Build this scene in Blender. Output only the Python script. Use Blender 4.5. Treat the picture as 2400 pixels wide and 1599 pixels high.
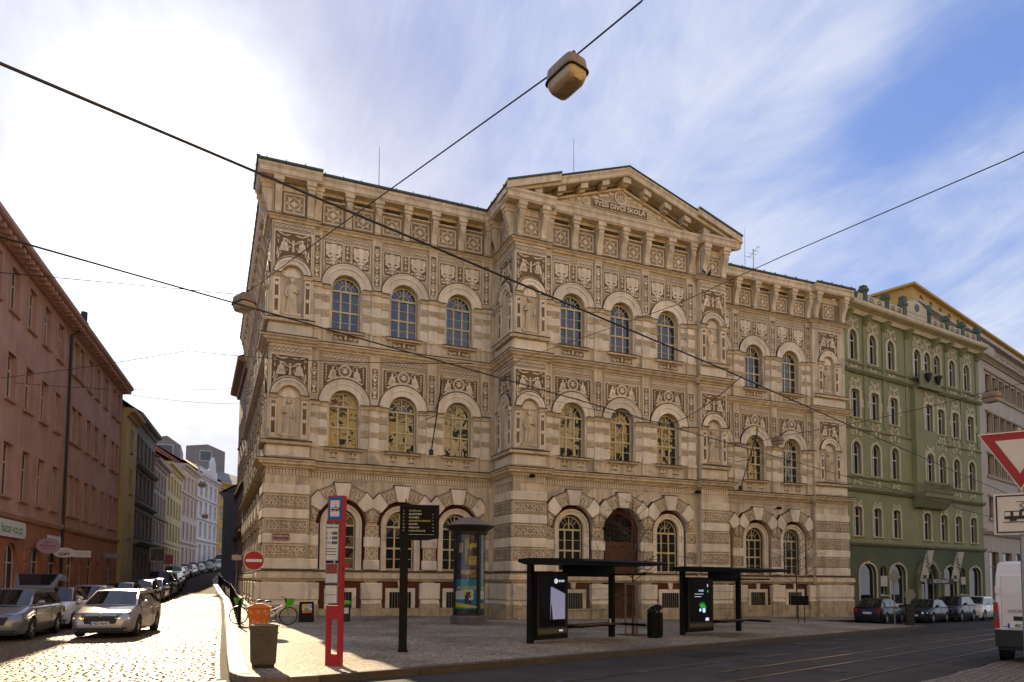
import bpy, bmesh, math, random
from mathutils import Vector, Matrix
for o in list(bpy.data.objects): bpy.data.objects.remove(o)
SC = bpy.context.scene
COL = SC.collection
R = math.radians
rnd = random.Random(7)

# ------------------------------------------------------------------ camera
cam = bpy.data.cameras.new('camera'); camo = bpy.data.objects.new('camera', cam); COL.objects.link(camo)
YAW, PITCH, ROLL = R(22.5), R(3.47), 0.0072
fw = Vector((math.sin(YAW)*math.cos(PITCH), math.cos(YAW)*math.cos(PITCH), math.sin(PITCH)))
rt = Vector((math.cos(YAW), -math.sin(YAW), 0)); up = rt.cross(fw)
r2 = rt*math.cos(ROLL)+up*math.sin(ROLL); u2 = up*math.cos(ROLL)-rt*math.sin(ROLL)
m3 = Matrix((r2, u2, -fw)).transposed()
camo.matrix_world = Matrix.Translation((0, 0, 1.75)) @ m3.to_4x4()
cam.sensor_fit = 'HORIZONTAL'; cam.sensor_width = 36; cam.lens = 24.75; cam.shift_y = 0.1923
cam.clip_start = 0.1; cam.clip_end = 3000
SC.camera = camo

# ------------------------------------------------------------------ sun + sky
AZ, EL = R(-4.2), R(23.5)
SUN = Vector((math.sin(AZ)*math.cos(EL), math.cos(AZ)*math.cos(EL), math.sin(EL)))
sl = bpy.data.lights.new('sun', 'SUN'); sl.energy = 3.4; sl.angle = R(0.53); sl.color = (1.0, 0.78, 0.50)
so = bpy.data.objects.new('sun', sl); COL.objects.link(so)
so.rotation_mode = 'QUATERNION'; so.rotation_quaternion = (-SUN).to_track_quat('-Z', 'Y'); so.location = (0, 0, 60)
SC.view_settings.view_transform = 'Standard'; SC.view_settings.look = 'None'
SC.cycles.max_bounces = 5; SC.cycles.diffuse_bounces = 3; SC.cycles.glossy_bounces = 3; SC.cycles.transmission_bounces = 3; SC.cycles.transparent_max_bounces = 6; SC.cycles.caustics_reflective = False; SC.cycles.caustics_refractive = False
SC.view_settings.gamma = 1; SC.view_settings.exposure = 1.52

world = bpy.data.worlds.new('World'); SC.world = world; world.use_nodes = True
WT = world.node_tree; WT.nodes.clear()
def wn(t, **k):
    n = WT.nodes.new(t)
    for a, b in k.items(): setattr(n, a, b)
    return n
def wm(op, a, b=None, c=None):
    n = wn('ShaderNodeMath', operation=op)
    for i, x in enumerate((a, b, c)):
        if x is None: continue
        if isinstance(x, (int, float)): n.inputs[i].default_value = x
        else: WT.links.new(x, n.inputs[i])
    return n.outputs[0]
def wv(op, a, b=None):
    n = wn('ShaderNodeVectorMath', operation=op)
    for i, x in enumerate((a, b)):
        if x is None: continue
        if isinstance(x, (tuple, Vector)): n.inputs[i].default_value = x
        else: WT.links.new(x, n.inputs[i])
    return n
def wmix(f, a, b):
    n = wn('ShaderNodeMix', data_type='RGBA')
    for i, x in ((0, f), (6, a), (7, b)):
        if isinstance(x, (int, float)): n.inputs[i].default_value = x
        elif isinstance(x, tuple): n.inputs[i].default_value = x
        else: WT.links.new(x, n.inputs[i])
    return n.outputs[2]
def wramp(x, lo, hi, p=1.0):
    n = wn('ShaderNodeMapRange', interpolation_type='SMOOTHSTEP'); WT.links.new(x, n.inputs[0])
    n.inputs[1].default_value = lo; n.inputs[2].default_value = hi
    return n.outputs[0]
tc = wn('ShaderNodeTexCoord'); dirv = tc.outputs['Generated']
sky = wn('ShaderNodeTexSky', sky_type='NISHITA'); sky.sun_disc = False
sky.sun_elevation = EL; sky.sun_rotation = AZ; sky.air_density = 1.0; sky.dust_density = 1.2; sky.ozone_density = 2.5; sky.altitude = 200
sxyz = wn('ShaderNodeSeparateXYZ'); WT.links.new(dirv, sxyz.inputs[0])
zz = wm('ADD', wm('MAXIMUM', sxyz.outputs[2], 0.0), 0.22)
cx = wm('DIVIDE', sxyz.outputs[0], zz); cy = wm('DIVIDE', sxyz.outputs[1], zz)
comb = wn('ShaderNodeCombineXYZ'); WT.links.new(cx, comb.inputs[0]); WT.links.new(cy, comb.inputs[1])
def wnoise(vec, rot, scl, loc, scale, detail, rough, dist):
    mp = wn('ShaderNodeMapping'); WT.links.new(vec, mp.inputs[0])
    mp.inputs['Rotation'].default_value = (0, 0, rot); mp.inputs['Scale'].default_value = scl; mp.inputs['Location'].default_value = loc
    n = wn('ShaderNodeTexNoise'); WT.links.new(mp.outputs[0], n.inputs['Vector'])
    n.inputs['Scale'].default_value = scale; n.inputs['Detail'].default_value = detail
    n.inputs['Roughness'].default_value = rough; n.inputs['Distortion'].default_value = dist
    return n.outputs['Fac']
n1 = wnoise(comb.outputs[0], R(-24), (1.0, 0.5, 1), (3.1, 1.7, 0), 2.4, 7, 0.66, 0.9)
n2 = wnoise(comb.outputs[0], R(0), (1, 1, 1), (8.3, 0.4, 0), 1.6, 4, 0.55, 0.4)
n3 = wnoise(comb.outputs[0], R(-32), (1.0, 0.24, 1), (1.1, 5.2, 0), 6.0, 5, 0.66, 1.6)
cov = wm('ADD', wm('ADD', wm('MULTIPLY', n1, 0.50), wm('MULTIPLY', n2, 0.52)), wm('MULTIPLY', n3, 0.20))
dots = wv('DOT_PRODUCT', dirv, SUN).outputs['Value']
dpos = wm('MAXIMUM', dots, 0.0)
def blob(px, py, w, k, sy=1.0):
    # a thicker or thinner patch of the cirrus veil
    dx = wm('DIVIDE', wm('SUBTRACT', cx, px), w); dy = wm('DIVIDE', wm('SUBTRACT', cy, py), w*sy)
    r = wm('ADD', wm('MULTIPLY', dx, dx), wm('MULTIPLY', dy, dy))
    return wm('MULTIPLY', wm('EXPONENT', wm('MULTIPLY', r, -1.0)), k)
for q_ in ((.95, .60, .14, -.17, 1.4), (.93, .74, .09, -.14, 1.0), (-.08, 1.10, .16, .16, 1.0), (-.3, 1.0, .2, .08, 1.0), (.2, .98, .13, -.10, 1.0), (.12, 1.16, .10, -.08, 1.0), (.76, .66, .06, .12, 2.0), (.5, .95, .3, .05, 1.0)): cov = wm('ADD', cov, blob(*q_))
cov = wm('ADD', cov, wm('MULTIPLY', wm('POWER', dpos, 20.0), 0.14))
cov = wm('ADD', cov, wm('MULTIPLY', wm('SUBTRACT', 1.0, wramp(sxyz.outputs[2], 0.05, 0.5)), 0.20))
mask = wm('MULTIPLY', wramp(cov, 0.40, 0.95), 0.94)
glow = wm('ADD', wm('MULTIPLY', wm('POWER', dpos, 110.0), 10.0), wm('MULTIPLY', wm('POWER', dpos, 48.0), 2.4))
cl = wm('ADD', 6.0, glow)
clc = wn('ShaderNodeVectorMath', operation='SCALE'); clc.inputs[0].default_value = (0.965, 0.985, 1.06); WT.links.new(cl, clc.inputs['Scale'])
# compress the very bright aureole of the clear sky round the sun
lum = wv('DOT_PRODUCT', sky.outputs[0], (0.3, 0.5, 0.2)).outputs['Value']
comp = wm('DIVIDE', 2.6, wm('ADD', 1.0, wm('MULTIPLY', lum, 0.58)))
skyt = wn('ShaderNodeVectorMath', operation='MULTIPLY'); WT.links.new(sky.outputs[0], skyt.inputs[0]); skyt.inputs[1].default_value = (0.92, 0.93, 1.16)
skyv = wn('ShaderNodeVectorMath', operation='SCALE'); WT.links.new(skyt.outputs[0], skyv.inputs[0]); WT.links.new(comp, skyv.inputs['Scale'])
skc = wmix(mask, skyv.outputs[0], clc.outputs[0])
bg = wn('ShaderNodeBackground'); WT.links.new(skc, bg.inputs[0]); bg.inputs[1].default_value = 0.055
wo = wn('ShaderNodeOutputWorld'); WT.links.new(bg.outputs[0], wo.inputs[0])
world.cycles.sampling_method = 'MANUAL'; world.cycles.sample_map_resolution = 1024

# ------------------------------------------------------------------ materials
MATS = {}
def mat(name, col, rough=0.8, var=0.12, scale=1.5, bump=0.15, bscale=40.0, streak=0.0, stain=None, metal=0.0, spec=0.4, emit=None, coat=0.0, ior=None, fine=0.0, orand=0.0):
    if name in MATS: return MATS[name]
    m = bpy.data.materials.new(name); m.use_nodes = True; nt = m.node_tree; L = nt.links
    b = nt.nodes['Principled BSDF']
    b.inputs['Roughness'].default_value = rough; b.inputs['Metallic'].default_value = metal
    b.inputs['Specular IOR Level'].default_value = spec; b.inputs['Coat Weight'].default_value = coat
    if ior: b.inputs['IOR'].default_value = ior
    c = (*col, 1.0)
    b.inputs['Base Color'].default_value = c
    if var or streak or stain or bump or fine:
        g = nt.nodes.new('ShaderNodeNewGeometry'); pos = g.outputs['Position']
    cur = None
    def noise(sc, det=4.0, vec=None, rough_=0.55):
        n = nt.nodes.new('ShaderNodeTexNoise'); n.inputs['Scale'].default_value = sc; n.inputs['Detail'].default_value = det
        n.inputs['Roughness'].default_value = rough_
        L.new(vec or pos, n.inputs['Vector']); return n.outputs['Fac']
    def rng(x, a, b_, lo=0.0, hi=1.0):
        n = nt.nodes.new('ShaderNodeMapRange'); L.new(x, n.inputs[0])
        for i, q in zip((1, 2, 3, 4), (a, b_, lo, hi)): n.inputs[i].default_value = q
        return n.outputs[0]
    def mix(f, a, b2):
        n = nt.nodes.new('ShaderNodeMix'); n.data_type = 'RGBA'
        L.new(f, n.inputs[0])
        for i, q in ((6, a), (7, b2)):
            if isinstance(q, tuple): n.inputs[i].default_value = q
            else: L.new(q, n.inputs[i])
        return n.outputs[2]
    def shade(k): return (min(1, col[0]*k), min(1, col[1]*k), min(1, col[2]*k), 1)
    if var:
        cur = mix(rng(noise(scale, 4), 0.3, 0.7), shade(1-var), shade(1+var))
    if fine:
        cur = mix(rng(noise(bscale*0.7, 3), 0.25, 0.75, 0, fine), cur or c, (col[0]*0.3, col[1]*0.3, col[2]*0.3, 1))
    if streak:
        mp = nt.nodes.new('ShaderNodeMapping'); mp.inputs['Scale'].default_value = (2.2, 2.2, 0.22); L.new(pos, mp.inputs[0])
        f = rng(noise(1.6, 4, mp.outputs[0], 0.6), 0.46, 0.74, 0.0, streak)
        cur = mix(f, cur or c, (col[0]*0.42, col[1]*0.40, col[2]*0.38, 1))
    if stain:
        amt, sc_ = stain
        f = rng(noise(sc_, 4, None, 0.6), 0.60, 0.64, 0.0, amt)
        cur = mix(f, cur or c, (col[0]*0.5, col[1]*0.5, col[2]*0.54, 1))
    if orand:
        oi = nt.nodes.new('ShaderNodeObjectInfo'); hs = nt.nodes.new('ShaderNodeVectorMath'); hs.operation = 'SCALE'
        L.new(cur, hs.inputs[0]); L.new(rng(oi.outputs['Random'], 0, 1, 1-orand, 1+orand*.6), hs.inputs['Scale']); cur = hs.outputs[0]
    if cur: L.new(cur, b.inputs['Base Color'])
    if bump:
        bp = nt.nodes.new('ShaderNodeBump'); bp.inputs['Strength'].default_value = bump; bp.inputs['Distance'].default_value = 0.02
        L.new(noise(bscale, 2), bp.inputs['Height']); L.new(bp.outputs[0], b.inputs['Normal'])
    if emit:
        b.inputs['Emission Color'].default_value = (*emit[0], 1); b.inputs['Emission Strength'].default_value = emit[1]
    MATS[name] = m
    return m
def glass(name, col=(0.012, 0.014, 0.016), rough=0.02, ior=1.9, wave=0.0, wscale=2.0):
    if name in MATS: return MATS[name]
    m = bpy.data.materials.new(name); m.use_nodes = True; nt = m.node_tree
    b = nt.nodes['Principled BSDF']; b.inputs['Base Color'].default_value = (*col, 1)
    b.inputs['Roughness'].default_value = rough; b.inputs['IOR'].default_value = ior; b.inputs['Specular IOR Level'].default_value = 0.5
    if wave:
        g = nt.nodes.new('ShaderNodeNewGeometry'); n = nt.nodes.new('ShaderNodeTexNoise'); n.inputs['Scale'].default_value = wscale; n.inputs['Detail'].default_value = 1.5
        nt.links.new(g.outputs['Position'], n.inputs['Vector'])
        bp = nt.nodes.new('ShaderNodeBump'); bp.inputs['Strength'].default_value = wave; bp.inputs['Distance'].default_value = 0.05
        nt.links.new(n.outputs['Fac'], bp.inputs['Height']); nt.links.new(bp.outputs[0], b.inputs['Normal'])
    MATS[name] = m; return m
def clear_glass(name):
    if name in MATS: return MATS[name]
    m = bpy.data.materials.new(name); m.use_nodes = True; nt = m.node_tree; nt.nodes.clear()
    o = nt.nodes.new('ShaderNodeOutputMaterial'); mx = nt.nodes.new('ShaderNodeMixShader'); t = nt.nodes.new('ShaderNodeBsdfTransparent'); g = nt.nodes.new('ShaderNodeBsdfGlossy')
    g.inputs['Roughness'].default_value = 0.02; t.inputs[0].default_value = (0.86, 0.88, 0.86, 1)
    lw = nt.nodes.new('ShaderNodeLayerWeight'); pw = nt.nodes.new('ShaderNodeMath'); pw.operation = 'POWER'; nt.links.new(lw.outputs['Facing'], pw.inputs[0]); pw.inputs[1].default_value = 4.0
    fr = nt.nodes.new('ShaderNodeMapRange'); nt.links.new(pw.outputs[0], fr.inputs[0]); fr.inputs[3].default_value = .05; fr.inputs[4].default_value = .9
    nt.links.new(fr.outputs[0], mx.inputs[0]); nt.links.new(t.outputs[0], mx.inputs[1]); nt.links.new(g.outputs[0], mx.inputs[2]); nt.links.new(mx.outputs[0], o.inputs[0])
    MATS[name] = m; return m

CREAM = mat('cream_plaster', (0.72, 0.595, 0.40), 0.88, 0.16, 0.7, 0, 30, 0.72, (0.65, 0.5), spec=.2, orand=.06)
CREAM2 = mat('cream_moulding', (0.74, 0.61, 0.41), 0.88, 0.16, 1.6, 0, 30, 0.6, spec=.2, orand=.12)
LIGHT = mat('light_plaster', (0.83, 0.72, 0.53), 0.88, 0.12, 1.2, 0, 40, 0.4, (0.45, 0.8), spec=.2, orand=.14)
ORN = mat('sgraffito_light', (0.80, 0.68, 0.48), 0.88, 0.14, 2.0, 0, 40, 0.3, spec=.2, orand=.1)
BROWN = mat('sgraffito_brown', (0.215, 0.138, 0.066), 0.9, 0.3, 1.5, 0, 40, 0.1, spec=.2, orand=.25)
TAN = mat('sgraffito_tan', (0.31, 0.215, 0.115), 0.9, 0.25, 1.5, 0, 40, 0.1, spec=.2, orand=.2)
DKLINE = mat('sgraffito_line', (0.14, 0.09, 0.045), 0.9, 0.25, 1.5, 0, 40, spec=.2)
SOOTSHADE = mat('soot_and_shade_edge', (0.085, 0.062, 0.040), 0.8, 0.35, 3.0, 0, 40, spec=.2)  # soot on ledge tops; also the painted shade line round arches
MAROON = mat('maroon_plaster', (0.125, 0.040, 0.022), 0.85, 0.2, 1.0, 0, 30, 0.3, spec=.2)
WFRAME = mat('window_paint', (0.62, 0.52, 0.29), 0.55, 0.08, 3, 0.05, 60)
GLASS = glass('old_window_glass', wave=0.17, wscale=1.9)
GLASSG = glass('ground_window_glass', (0.02, 0.02, 0.015), 0.03, 1.42, 0.1)
GREENMET = mat('verdigris_metal', (0.07, 0.10, 0.085), 0.5, 0.2, 2, 0.1, 20, metal=0.3)
STONE = mat('base_sandstone', (0.50, 0.40, 0.235), 0.9, 0.25, 2.2, 0.3, 18, 0.6, (0.7, 1.2))

def ringmat(name, c1, c2, per):
    m = bpy.data.materials.new(name); m.use_nodes = True; nt = m.node_tree; L = nt.links; b = nt.nodes['Principled BSDF']; b.inputs['Roughness'].default_value = .9; b.inputs['Specular IOR Level'].default_value = .2
    tcn = nt.nodes.new('ShaderNodeTexCoord'); sp = nt.nodes.new('ShaderNodeSeparateXYZ'); L.new(tcn.outputs['Object'], sp.inputs[0])
    def mth(op, a, b_=None):
        n = nt.nodes.new('ShaderNodeMath'); n.operation = op
        for i, x in enumerate((a, b_)):
            if x is None: continue
            if isinstance(x, (int, float)): n.inputs[i].default_value = x
            else: L.new(x, n.inputs[i])
        return n.outputs[0]
    fx = mth('SUBTRACT', mth('FRACT', mth('DIVIDE', sp.outputs[0], per)), .5); fz = mth('SUBTRACT', mth('FRACT', mth('DIVIDE', sp.outputs[2], per)), .5)
    d = mth('SQRT', mth('ADD', mth('MULTIPLY', fx, fx), mth('MULTIPLY', fz, fz)))
    f = mth('MAXIMUM', mth('LESS_THAN', mth('ABSOLUTE', mth('SUBTRACT', d, .31)), .085), mth('LESS_THAN', d, .12))
    f = mth('MAXIMUM', f, mth('GREATER_THAN', d, .60))
    n = nt.nodes.new('ShaderNodeTexNoise'); n.inputs['Scale'].default_value = 1.3; n.inputs['Detail'].default_value = 4; g = nt.nodes.new('ShaderNodeNewGeometry'); L.new(g.outputs['Position'], n.inputs['Vector'])
    f = mth('MULTIPLY', f, mth('MINIMUM', 1.0, mth('MAXIMUM', .25, mth('MULTIPLY', mth('SUBTRACT', n.outputs['Fac'], .2), 2.4))))
    mx = nt.nodes.new('ShaderNodeMix'); mx.data_type = 'RGBA'; L.new(f, mx.inputs[0]); mx.inputs[6].default_value = (*c2, 1); mx.inputs[7].default_value = (*c1, 1); L.new(mx.outputs[2], b.inputs['Base Color']); MATS[name] = m; return m
FIELD = ringmat('sgraffito_field', (0.72, 0.60, 0.38), (0.36, 0.255, 0.14), .15)
# ------------------------------------------------------------------ helpers
I4 = Matrix.Identity(4)
def T(x, y, z): return Matrix.Translation((x, y, z))
def RZ(a): return Matrix.Rotation(a, 4, 'Z')
def RX(a): return Matrix.Rotation(a, 4, 'X')
def RY(a): return Matrix.Rotation(a, 4, 'Y')
class MB:
    def __init__(s): s.v = []; s.f = []; s.m = []; s.c = 0
    def face(s, pts, m=None):
        b = len(s.v); s.v += [tuple(p) for p in pts]; s.f.append(tuple(range(b, b+len(pts)))); s.m.append(s.c if m is None else m)
    def grid(s, rows, close=False, m=None):
        b = len(s.v); n = len(rows[0])
        for r in rows: s.v += [tuple(p) for p in r]
        for i in range(len(rows)-1):
            for j in range(n if close else n-1):
                k = (j+1) % n
                s.f.append((b+i*n+j, b+i*n+k, b+(i+1)*n+k, b+(i+1)*n+j)); s.m.append(s.c if m is None else m)
    def box(s, x0, x1, y0, y1, z0, z1, m=None):
        b = len(s.v)
        s.v += [(x, y, z) for z in (z0, z1) for y in (y0, y1) for x in (x0, x1)]
        for q in ((0, 1, 3, 2), (4, 6, 7, 5), (0, 4, 5, 1), (2, 3, 7, 6), (0, 2, 6, 4), (1, 5, 7, 3)):
            s.f.append(tuple(b+i for i in q)); s.m.append(s.c if m is None else m)
    def cbox(s, x0, x1, yf, yb, z0, z1, c=0.03, m=None):
        # block whose front (-y) face is chamfered
        A = [(x0, yb, z0), (x1, yb, z0), (x1, yb, z1), (x0, yb, z1)]
        B = [(x0, yf+c, z0), (x1, yf+c, z0), (x1, yf+c, z1), (x0, yf+c, z1)]
        C = [(x0+c, yf, z0+c), (x1-c, yf, z0+c), (x1-c, yf, z1-c), (x0+c, yf, z1-c)]
        s.grid([A, B, C], True, m); s.face(C, m)
    def prism(s, poly, y0, y1, m=None, back=True):
        # polygon in (x,z), extruded y0 (front) .. y1
        n = len(poly); b = len(s.v)
        s.v += [(x, y0, z) for x, z in poly]+[(x, y1, z) for x, z in poly]
        k = s.c if m is None else m
        s.f.append(tuple(range(b, b+n))); s.m.append(k)
        if back: s.f.append(tuple(range(b+2*n-1, b+n-1, -1))); s.m.append(k)
        for i in range(n):
            j = (i+1) % n; s.f.append((b+i, b+n+i, b+n+j, b+j)); s.m.append(k)
    def prof(s, pts, x0, x1, m=None, cap=True):
        # profile [(y,z)] extruded along x
        s.grid([[(x0, y, z) for y, z in pts], [(x1, y, z) for y, z in pts]], True, m)
        if cap:
            s.face([(x0, y, z) for y, z in pts], m); s.face([(x1, y, z) for y, z in reversed(pts)], m)
    def pz(s, poly, z0, z1, m=None):
        n = len(poly); lo = [(x, y, z0) for x, y in poly]; hi = [(x, y, z1) for x, y in poly]
        s.grid([lo, hi], True, m); s.face(hi, m); s.face(lo[::-1], m)
    def tube(s, pts, r, n=6, m=None, cap=True):
        pts = [Vector(p) for p in pts]; rows = []
        for i, p in enumerate(pts):
            d = (pts[min(i+1, len(pts)-1)]-pts[max(i-1, 0)]).normalized()
            a = Vector((0, 0, 1)) if abs(d.z) < 0.9 else Vector((1, 0, 0))
            u = d.cross(a).normalized(); v = d.cross(u)
            rr = r[i] if isinstance(r, (list, tuple)) else r
            rows.append([p+(u*math.cos(t)+v*math.sin(t))*rr for t in (2*math.pi*k/n for k in range(n))])
        s.grid(rows, True, m)
        if cap: s.face(rows[0][::-1], m); s.face(rows[-1], m)
    def lathe(s, prof, n=16, c=(0, 0), m=None, sx=1, sy=1, cap=True):
        rows = [[(c[0]+r*math.cos(2*math.pi*k/n)*sx, c[1]+r*math.sin(2*math.pi*k/n)*sy, z) for k in range(n)] for r, z in prof]
        s.grid(rows, True, m)
        if cap: s.face(rows[0][::-1], m); s.face(rows[-1], m)
    def ball(s, c, r, n=8, m=None, sx=1, sy=1, sz=1):
        k = max(4, n//2)
        rows = [[(c[0]+r*sx*math.sin(math.pi*i/k)*math.cos(2*math.pi*j/n), c[1]+r*sy*math.sin(math.pi*i/k)*math.sin(2*math.pi*j/n), c[2]+r*sz*math.cos(math.pi*i/k)) for j in range(n)] for i in range(k+1)]
        s.grid(rows, True, m)
    def xf(s, M, i0=0):
        for i in range(i0, len(s.v)): s.v[i] = tuple(M @ Vector(s.v[i]))
    def mesh(s, name, mats, smooth=False, fix=True):
        me = bpy.data.meshes.new(name); me.from_pydata(s.v, [], s.f)
        if not isinstance(mats, (list, tuple)): mats = [mats]
        for q in mats: me.materials.append(q)
        if len(mats) > 1: me.polygons.foreach_set('material_index', s.m)
        if fix:
            b = bmesh.new(); b.from_mesh(me)
            bmesh.ops.remove_doubles(b, verts=b.verts, dist=0.0002)
            bmesh.ops.recalc_face_normals(b, faces=b.faces); b.to_mesh(me); b.free()
        if smooth:
            me.polygons.foreach_set('use_smooth', [True]*len(me.polygons))
            try: me.set_sharp_from_angle(angle=R(smooth if smooth is not True else 40))
            except Exception: pass
        return me
WM = {}
def put(name, me, parent=None, M=I4, **kw):
    o = bpy.data.objects.new(name, me); COL.objects.link(o)
    if parent is not None:
        o.parent = parent; o.matrix_basis = WM[parent].inverted() @ M
    else: o.matrix_basis = M
    WM[o] = M.copy()
    for a, b in kw.items(): o[a] = b
    return o
def thing(name, label, cat, M=I4, group=None):
    o = put(name, None, None, M); o.empty_display_size = 0.2
    o['label'] = label; o['category'] = cat
    if group: o['group'] = group
    return o
def copy_tree(o, M, parent=None, label=None):
    c = o.copy(); COL.objects.link(c)
    if parent is None: c.matrix_basis = M
    else: c.parent = parent
    WM[c] = M
    for ch in list(o.children): copy_tree(ch, I4, c)
    if label: c['label'] = label
    return c
def U(Y): return 0 if Y < 34 else (.02*(Y-34) if Y < 60 else .52+.05*(Y-60))
def gz(X, Y): return -0.0145*max(X, 0)+U(Y)
def rz(X, Y): return gz(X, Y)-0.14
def text_mesh(name, body, size, material, depth=0.006, align='CENTER', bold=0.0):
    c = bpy.data.curves.new(name, 'FONT'); c.body = body; c.size = size; c.extrude = depth; c.align_x = align; c.align_y = 'CENTER'; c.offset = bold; c.resolution_u = 2
    o = bpy.data.objects.new(name, c)
    me = bpy.data.meshes.new_from_object(o)
    bpy.data.objects.remove(o); me.name = name; me.materials.clear(); me.materials.append(material)
    return me
UPR = RX(R(90))     # text plane upright, facing -y
# wall with openings: local x,z at y=0, outside is -y
def wall(mb, x0, x1, z0, z1, holes, depth=0.3, y=0.0, m=0, mr=None):
    xs = {x0, x1}; zs = {z0, z1}
    for (a, b, c, d, arch) in holes: xs |= {a, b}; zs |= {c, d}
    xs = sorted(v for v in xs if x0 <= v <= x1); zs = sorted(v for v in zs if z0 <= v <= z1)
    for i in range(len(xs)-1):
        zi = None
        for j in range(len(zs)):
            if j < len(zs)-1:
                mx, mz = (xs[i]+xs[i+1])/2, (zs[j]+zs[j+1])/2
                solid = not any(a < mx < b and c < mz < d for a, b, c, d, _ in holes)
            else: solid = False
            if solid and zi is None: zi = zs[j]
            if not solid and zi is not None:
                mb.face([(xs[i], y, zi), (xs[i+1], y, zi), (xs[i+1], y, zs[j]), (xs[i], y, zs[j])], m); zi = None
    for (a, b, c, d, arch) in holes:
        cxx = (a+b)/2; r = (b-a)/2
        if arch:
            ah = arch if arch is not True else r      # arch rise
            pts = [(cxx-r*math.cos(math.pi*k/14), d-ah+ah*math.sin(math.pi*k/14)) for k in range(15)]
            for (p, q) in zip(pts, pts[1:]):
                mb.face([(p[0], y, p[1]), (q[0], y, q[1]), (q[0], y, d), (p[0], y, d)], m)
            loop = [(a, c)]+pts+[(b, c)]
        else: loop = [(a, c), (a, d), (b, d), (b, c)]
        k = m if mr is None else mr
        n = len(loop)
        mb.grid([[(p[0], y, p[1]) for p in loop], [(p[0], y+depth, p[1]) for p in loop]], True, k)
def arcpts(cx, cz, r, a0=0, a1=180, n=16):
    return [(cx+r*math.cos(R(a0+(a1-a0)*k/n)), cz+r*math.sin(R(a0+(a1-a0)*k/n))) for k in range(n+1)]
def archring(mb, cx, cz, r0, r1, yf, yb, n=20, a0=0, a1=180, m=None, legs=0):
    o = arcpts(cx, cz, r1, a0, a1, n); i = arcpts(cx, cz, r0, a0, a1, n)
    if legs: o = [(cx+r1, cz-legs)]+o+[(cx-r1, cz-legs)]; i = [(cx+r0, cz-legs)]+i+[(cx-r0, cz-legs)]
    mb.grid([[(p[0], yb, p[1]) for p in o], [(p[0], yf, p[1]) for p in o], [(p[0], yf, p[1]) for p in i], [(p[0], yb, p[1]) for p in i]], False, m)
    mb.face([(o[0][0], yb, o[0][1]), (o[0][0], yf, o[0][1]), (i[0][0], yf, i[0][1]), (i[0][0], yb, i[0][1])], m)
    mb.face([(o[-1][0], yb, o[-1][1]), (o[-1][0], yf, o[-1][1]), (i[-1][0], yf, i[-1][1]), (i[-1][0], yb, i[-1][1])], m)
_jc=[0]
def JT(t):
    _jc[0]=(_jc[0]+1)%9
    return t+_jc[0]*0.0009
# flat ornament shapes in x,z, front at -t
def disc(mb, x, z, r, t=0.032, n=10, m=1, sx=1, sz=1):
    t = JT(t)
    mb.prism([(x+r*sx*math.cos(2*math.pi*k/n), z+r*sz*math.sin(2*math.pi*k/n)) for k in range(n)], -t, 0.0, m, False)
def ring(mb, x, z, r0, r1, t=0.032, n=16, m=1):
    t = JT(t)
    for k in range(n):
        a, b = 2*math.pi*k/n, 2*math.pi*(k+1)/n
        mb.face([(x+r0*math.cos(a), -t, z+r0*math.sin(a)), (x+r1*math.cos(a), -t, z+r1*math.sin(a)), (x+r1*math.cos(b), -t, z+r1*math.sin(b)), (x+r0*math.cos(b), -t, z+r0*math.sin(b))], m)
def leaf(mb, x, z, l, w, a, t=0.032, m=1, n=5):
    t = JT(t)
    ca, sa = math.cos(R(a)), math.sin(R(a)); p = []
    for k in range(n+1):
        u = k/n; p.append((u*l, w/2*math.sin(math.pi*u)**0.8))
    q = p+[(u, -v) for u, v in reversed(p[1:-1])]
    mb.prism([(x+u*ca-v*sa, z+u*sa+v*ca) for u, v in q], -t, 0.0, m, False)
def scroll(mb, x, z, r, w, a0, turns=1.3, d=1, t=0.032, m=1):
    t = JT(t)
    n = int(12*turns)+2; A = []; B = []
    for k in range(n+1):
        u = k/n; rr = r*(1-u*0.85); an = R(a0)+d*u*turns*2*math.pi; ww = w*(1-0.5*u)/2
        A.append((x+(rr+ww)*math.cos(an), -t, z+(rr+ww)*math.sin(an))); B.append((x+(rr-ww)*math.cos(an), -t, z+(rr-ww)*math.sin(an)))
    mb.grid([A, B], False, m)
def rect(mb, x0, x1, z0, z1, t=0.032, m=1):
    t = JT(t)
    mb.face([(x0, -t, z0), (x1, -t, z0), (x1, -t, z1), (x0, -t, z1)], m)
def border(mb, x0, x1, z0, z1, w, t=0.032, m=1):
    rect(mb, x0, x1, z0, z0+w, t, m); rect(mb, x0, x1, z1-w, z1, t, m); rect(mb, x0, x0+w, z0+w, z1-w, t, m); rect(mb, x1-w, x1, z0+w, z1-w, t, m)
def poly(mb, pts, t=0.032, m=1):
    t = JT(t)
    mb.prism(pts, -t, 0.0, m, False)
# ------------------------------------------------------------------ school building
school = thing('school_building', 'large cream three storey school with brown sgraffito, arched windows and central pediment', 'building', T(20.5, 34, 0))
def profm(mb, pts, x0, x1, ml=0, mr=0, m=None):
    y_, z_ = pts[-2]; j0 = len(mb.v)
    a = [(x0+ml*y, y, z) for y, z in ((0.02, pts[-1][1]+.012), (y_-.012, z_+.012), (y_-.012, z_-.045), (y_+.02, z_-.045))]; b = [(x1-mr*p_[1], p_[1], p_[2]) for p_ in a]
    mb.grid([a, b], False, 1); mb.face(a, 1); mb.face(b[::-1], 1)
    a = [(x0+ml*y, y, z) for y, z in pts]; b = [(x1-mr*y, y, z) for y, z in pts]
    mb.grid([a, b], True, m); mb.face(a, m); mb.face(b[::-1], m)
def cache(f):
    d = {}
    def g(*a):
        if a not in d: d[a] = f(*a)
        return d[a]
    return g
def base(mb, x0, x1, z0, z1, m=0): mb.box(x0, x1, -0.02, 0.01, z0, z1, m)
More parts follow.
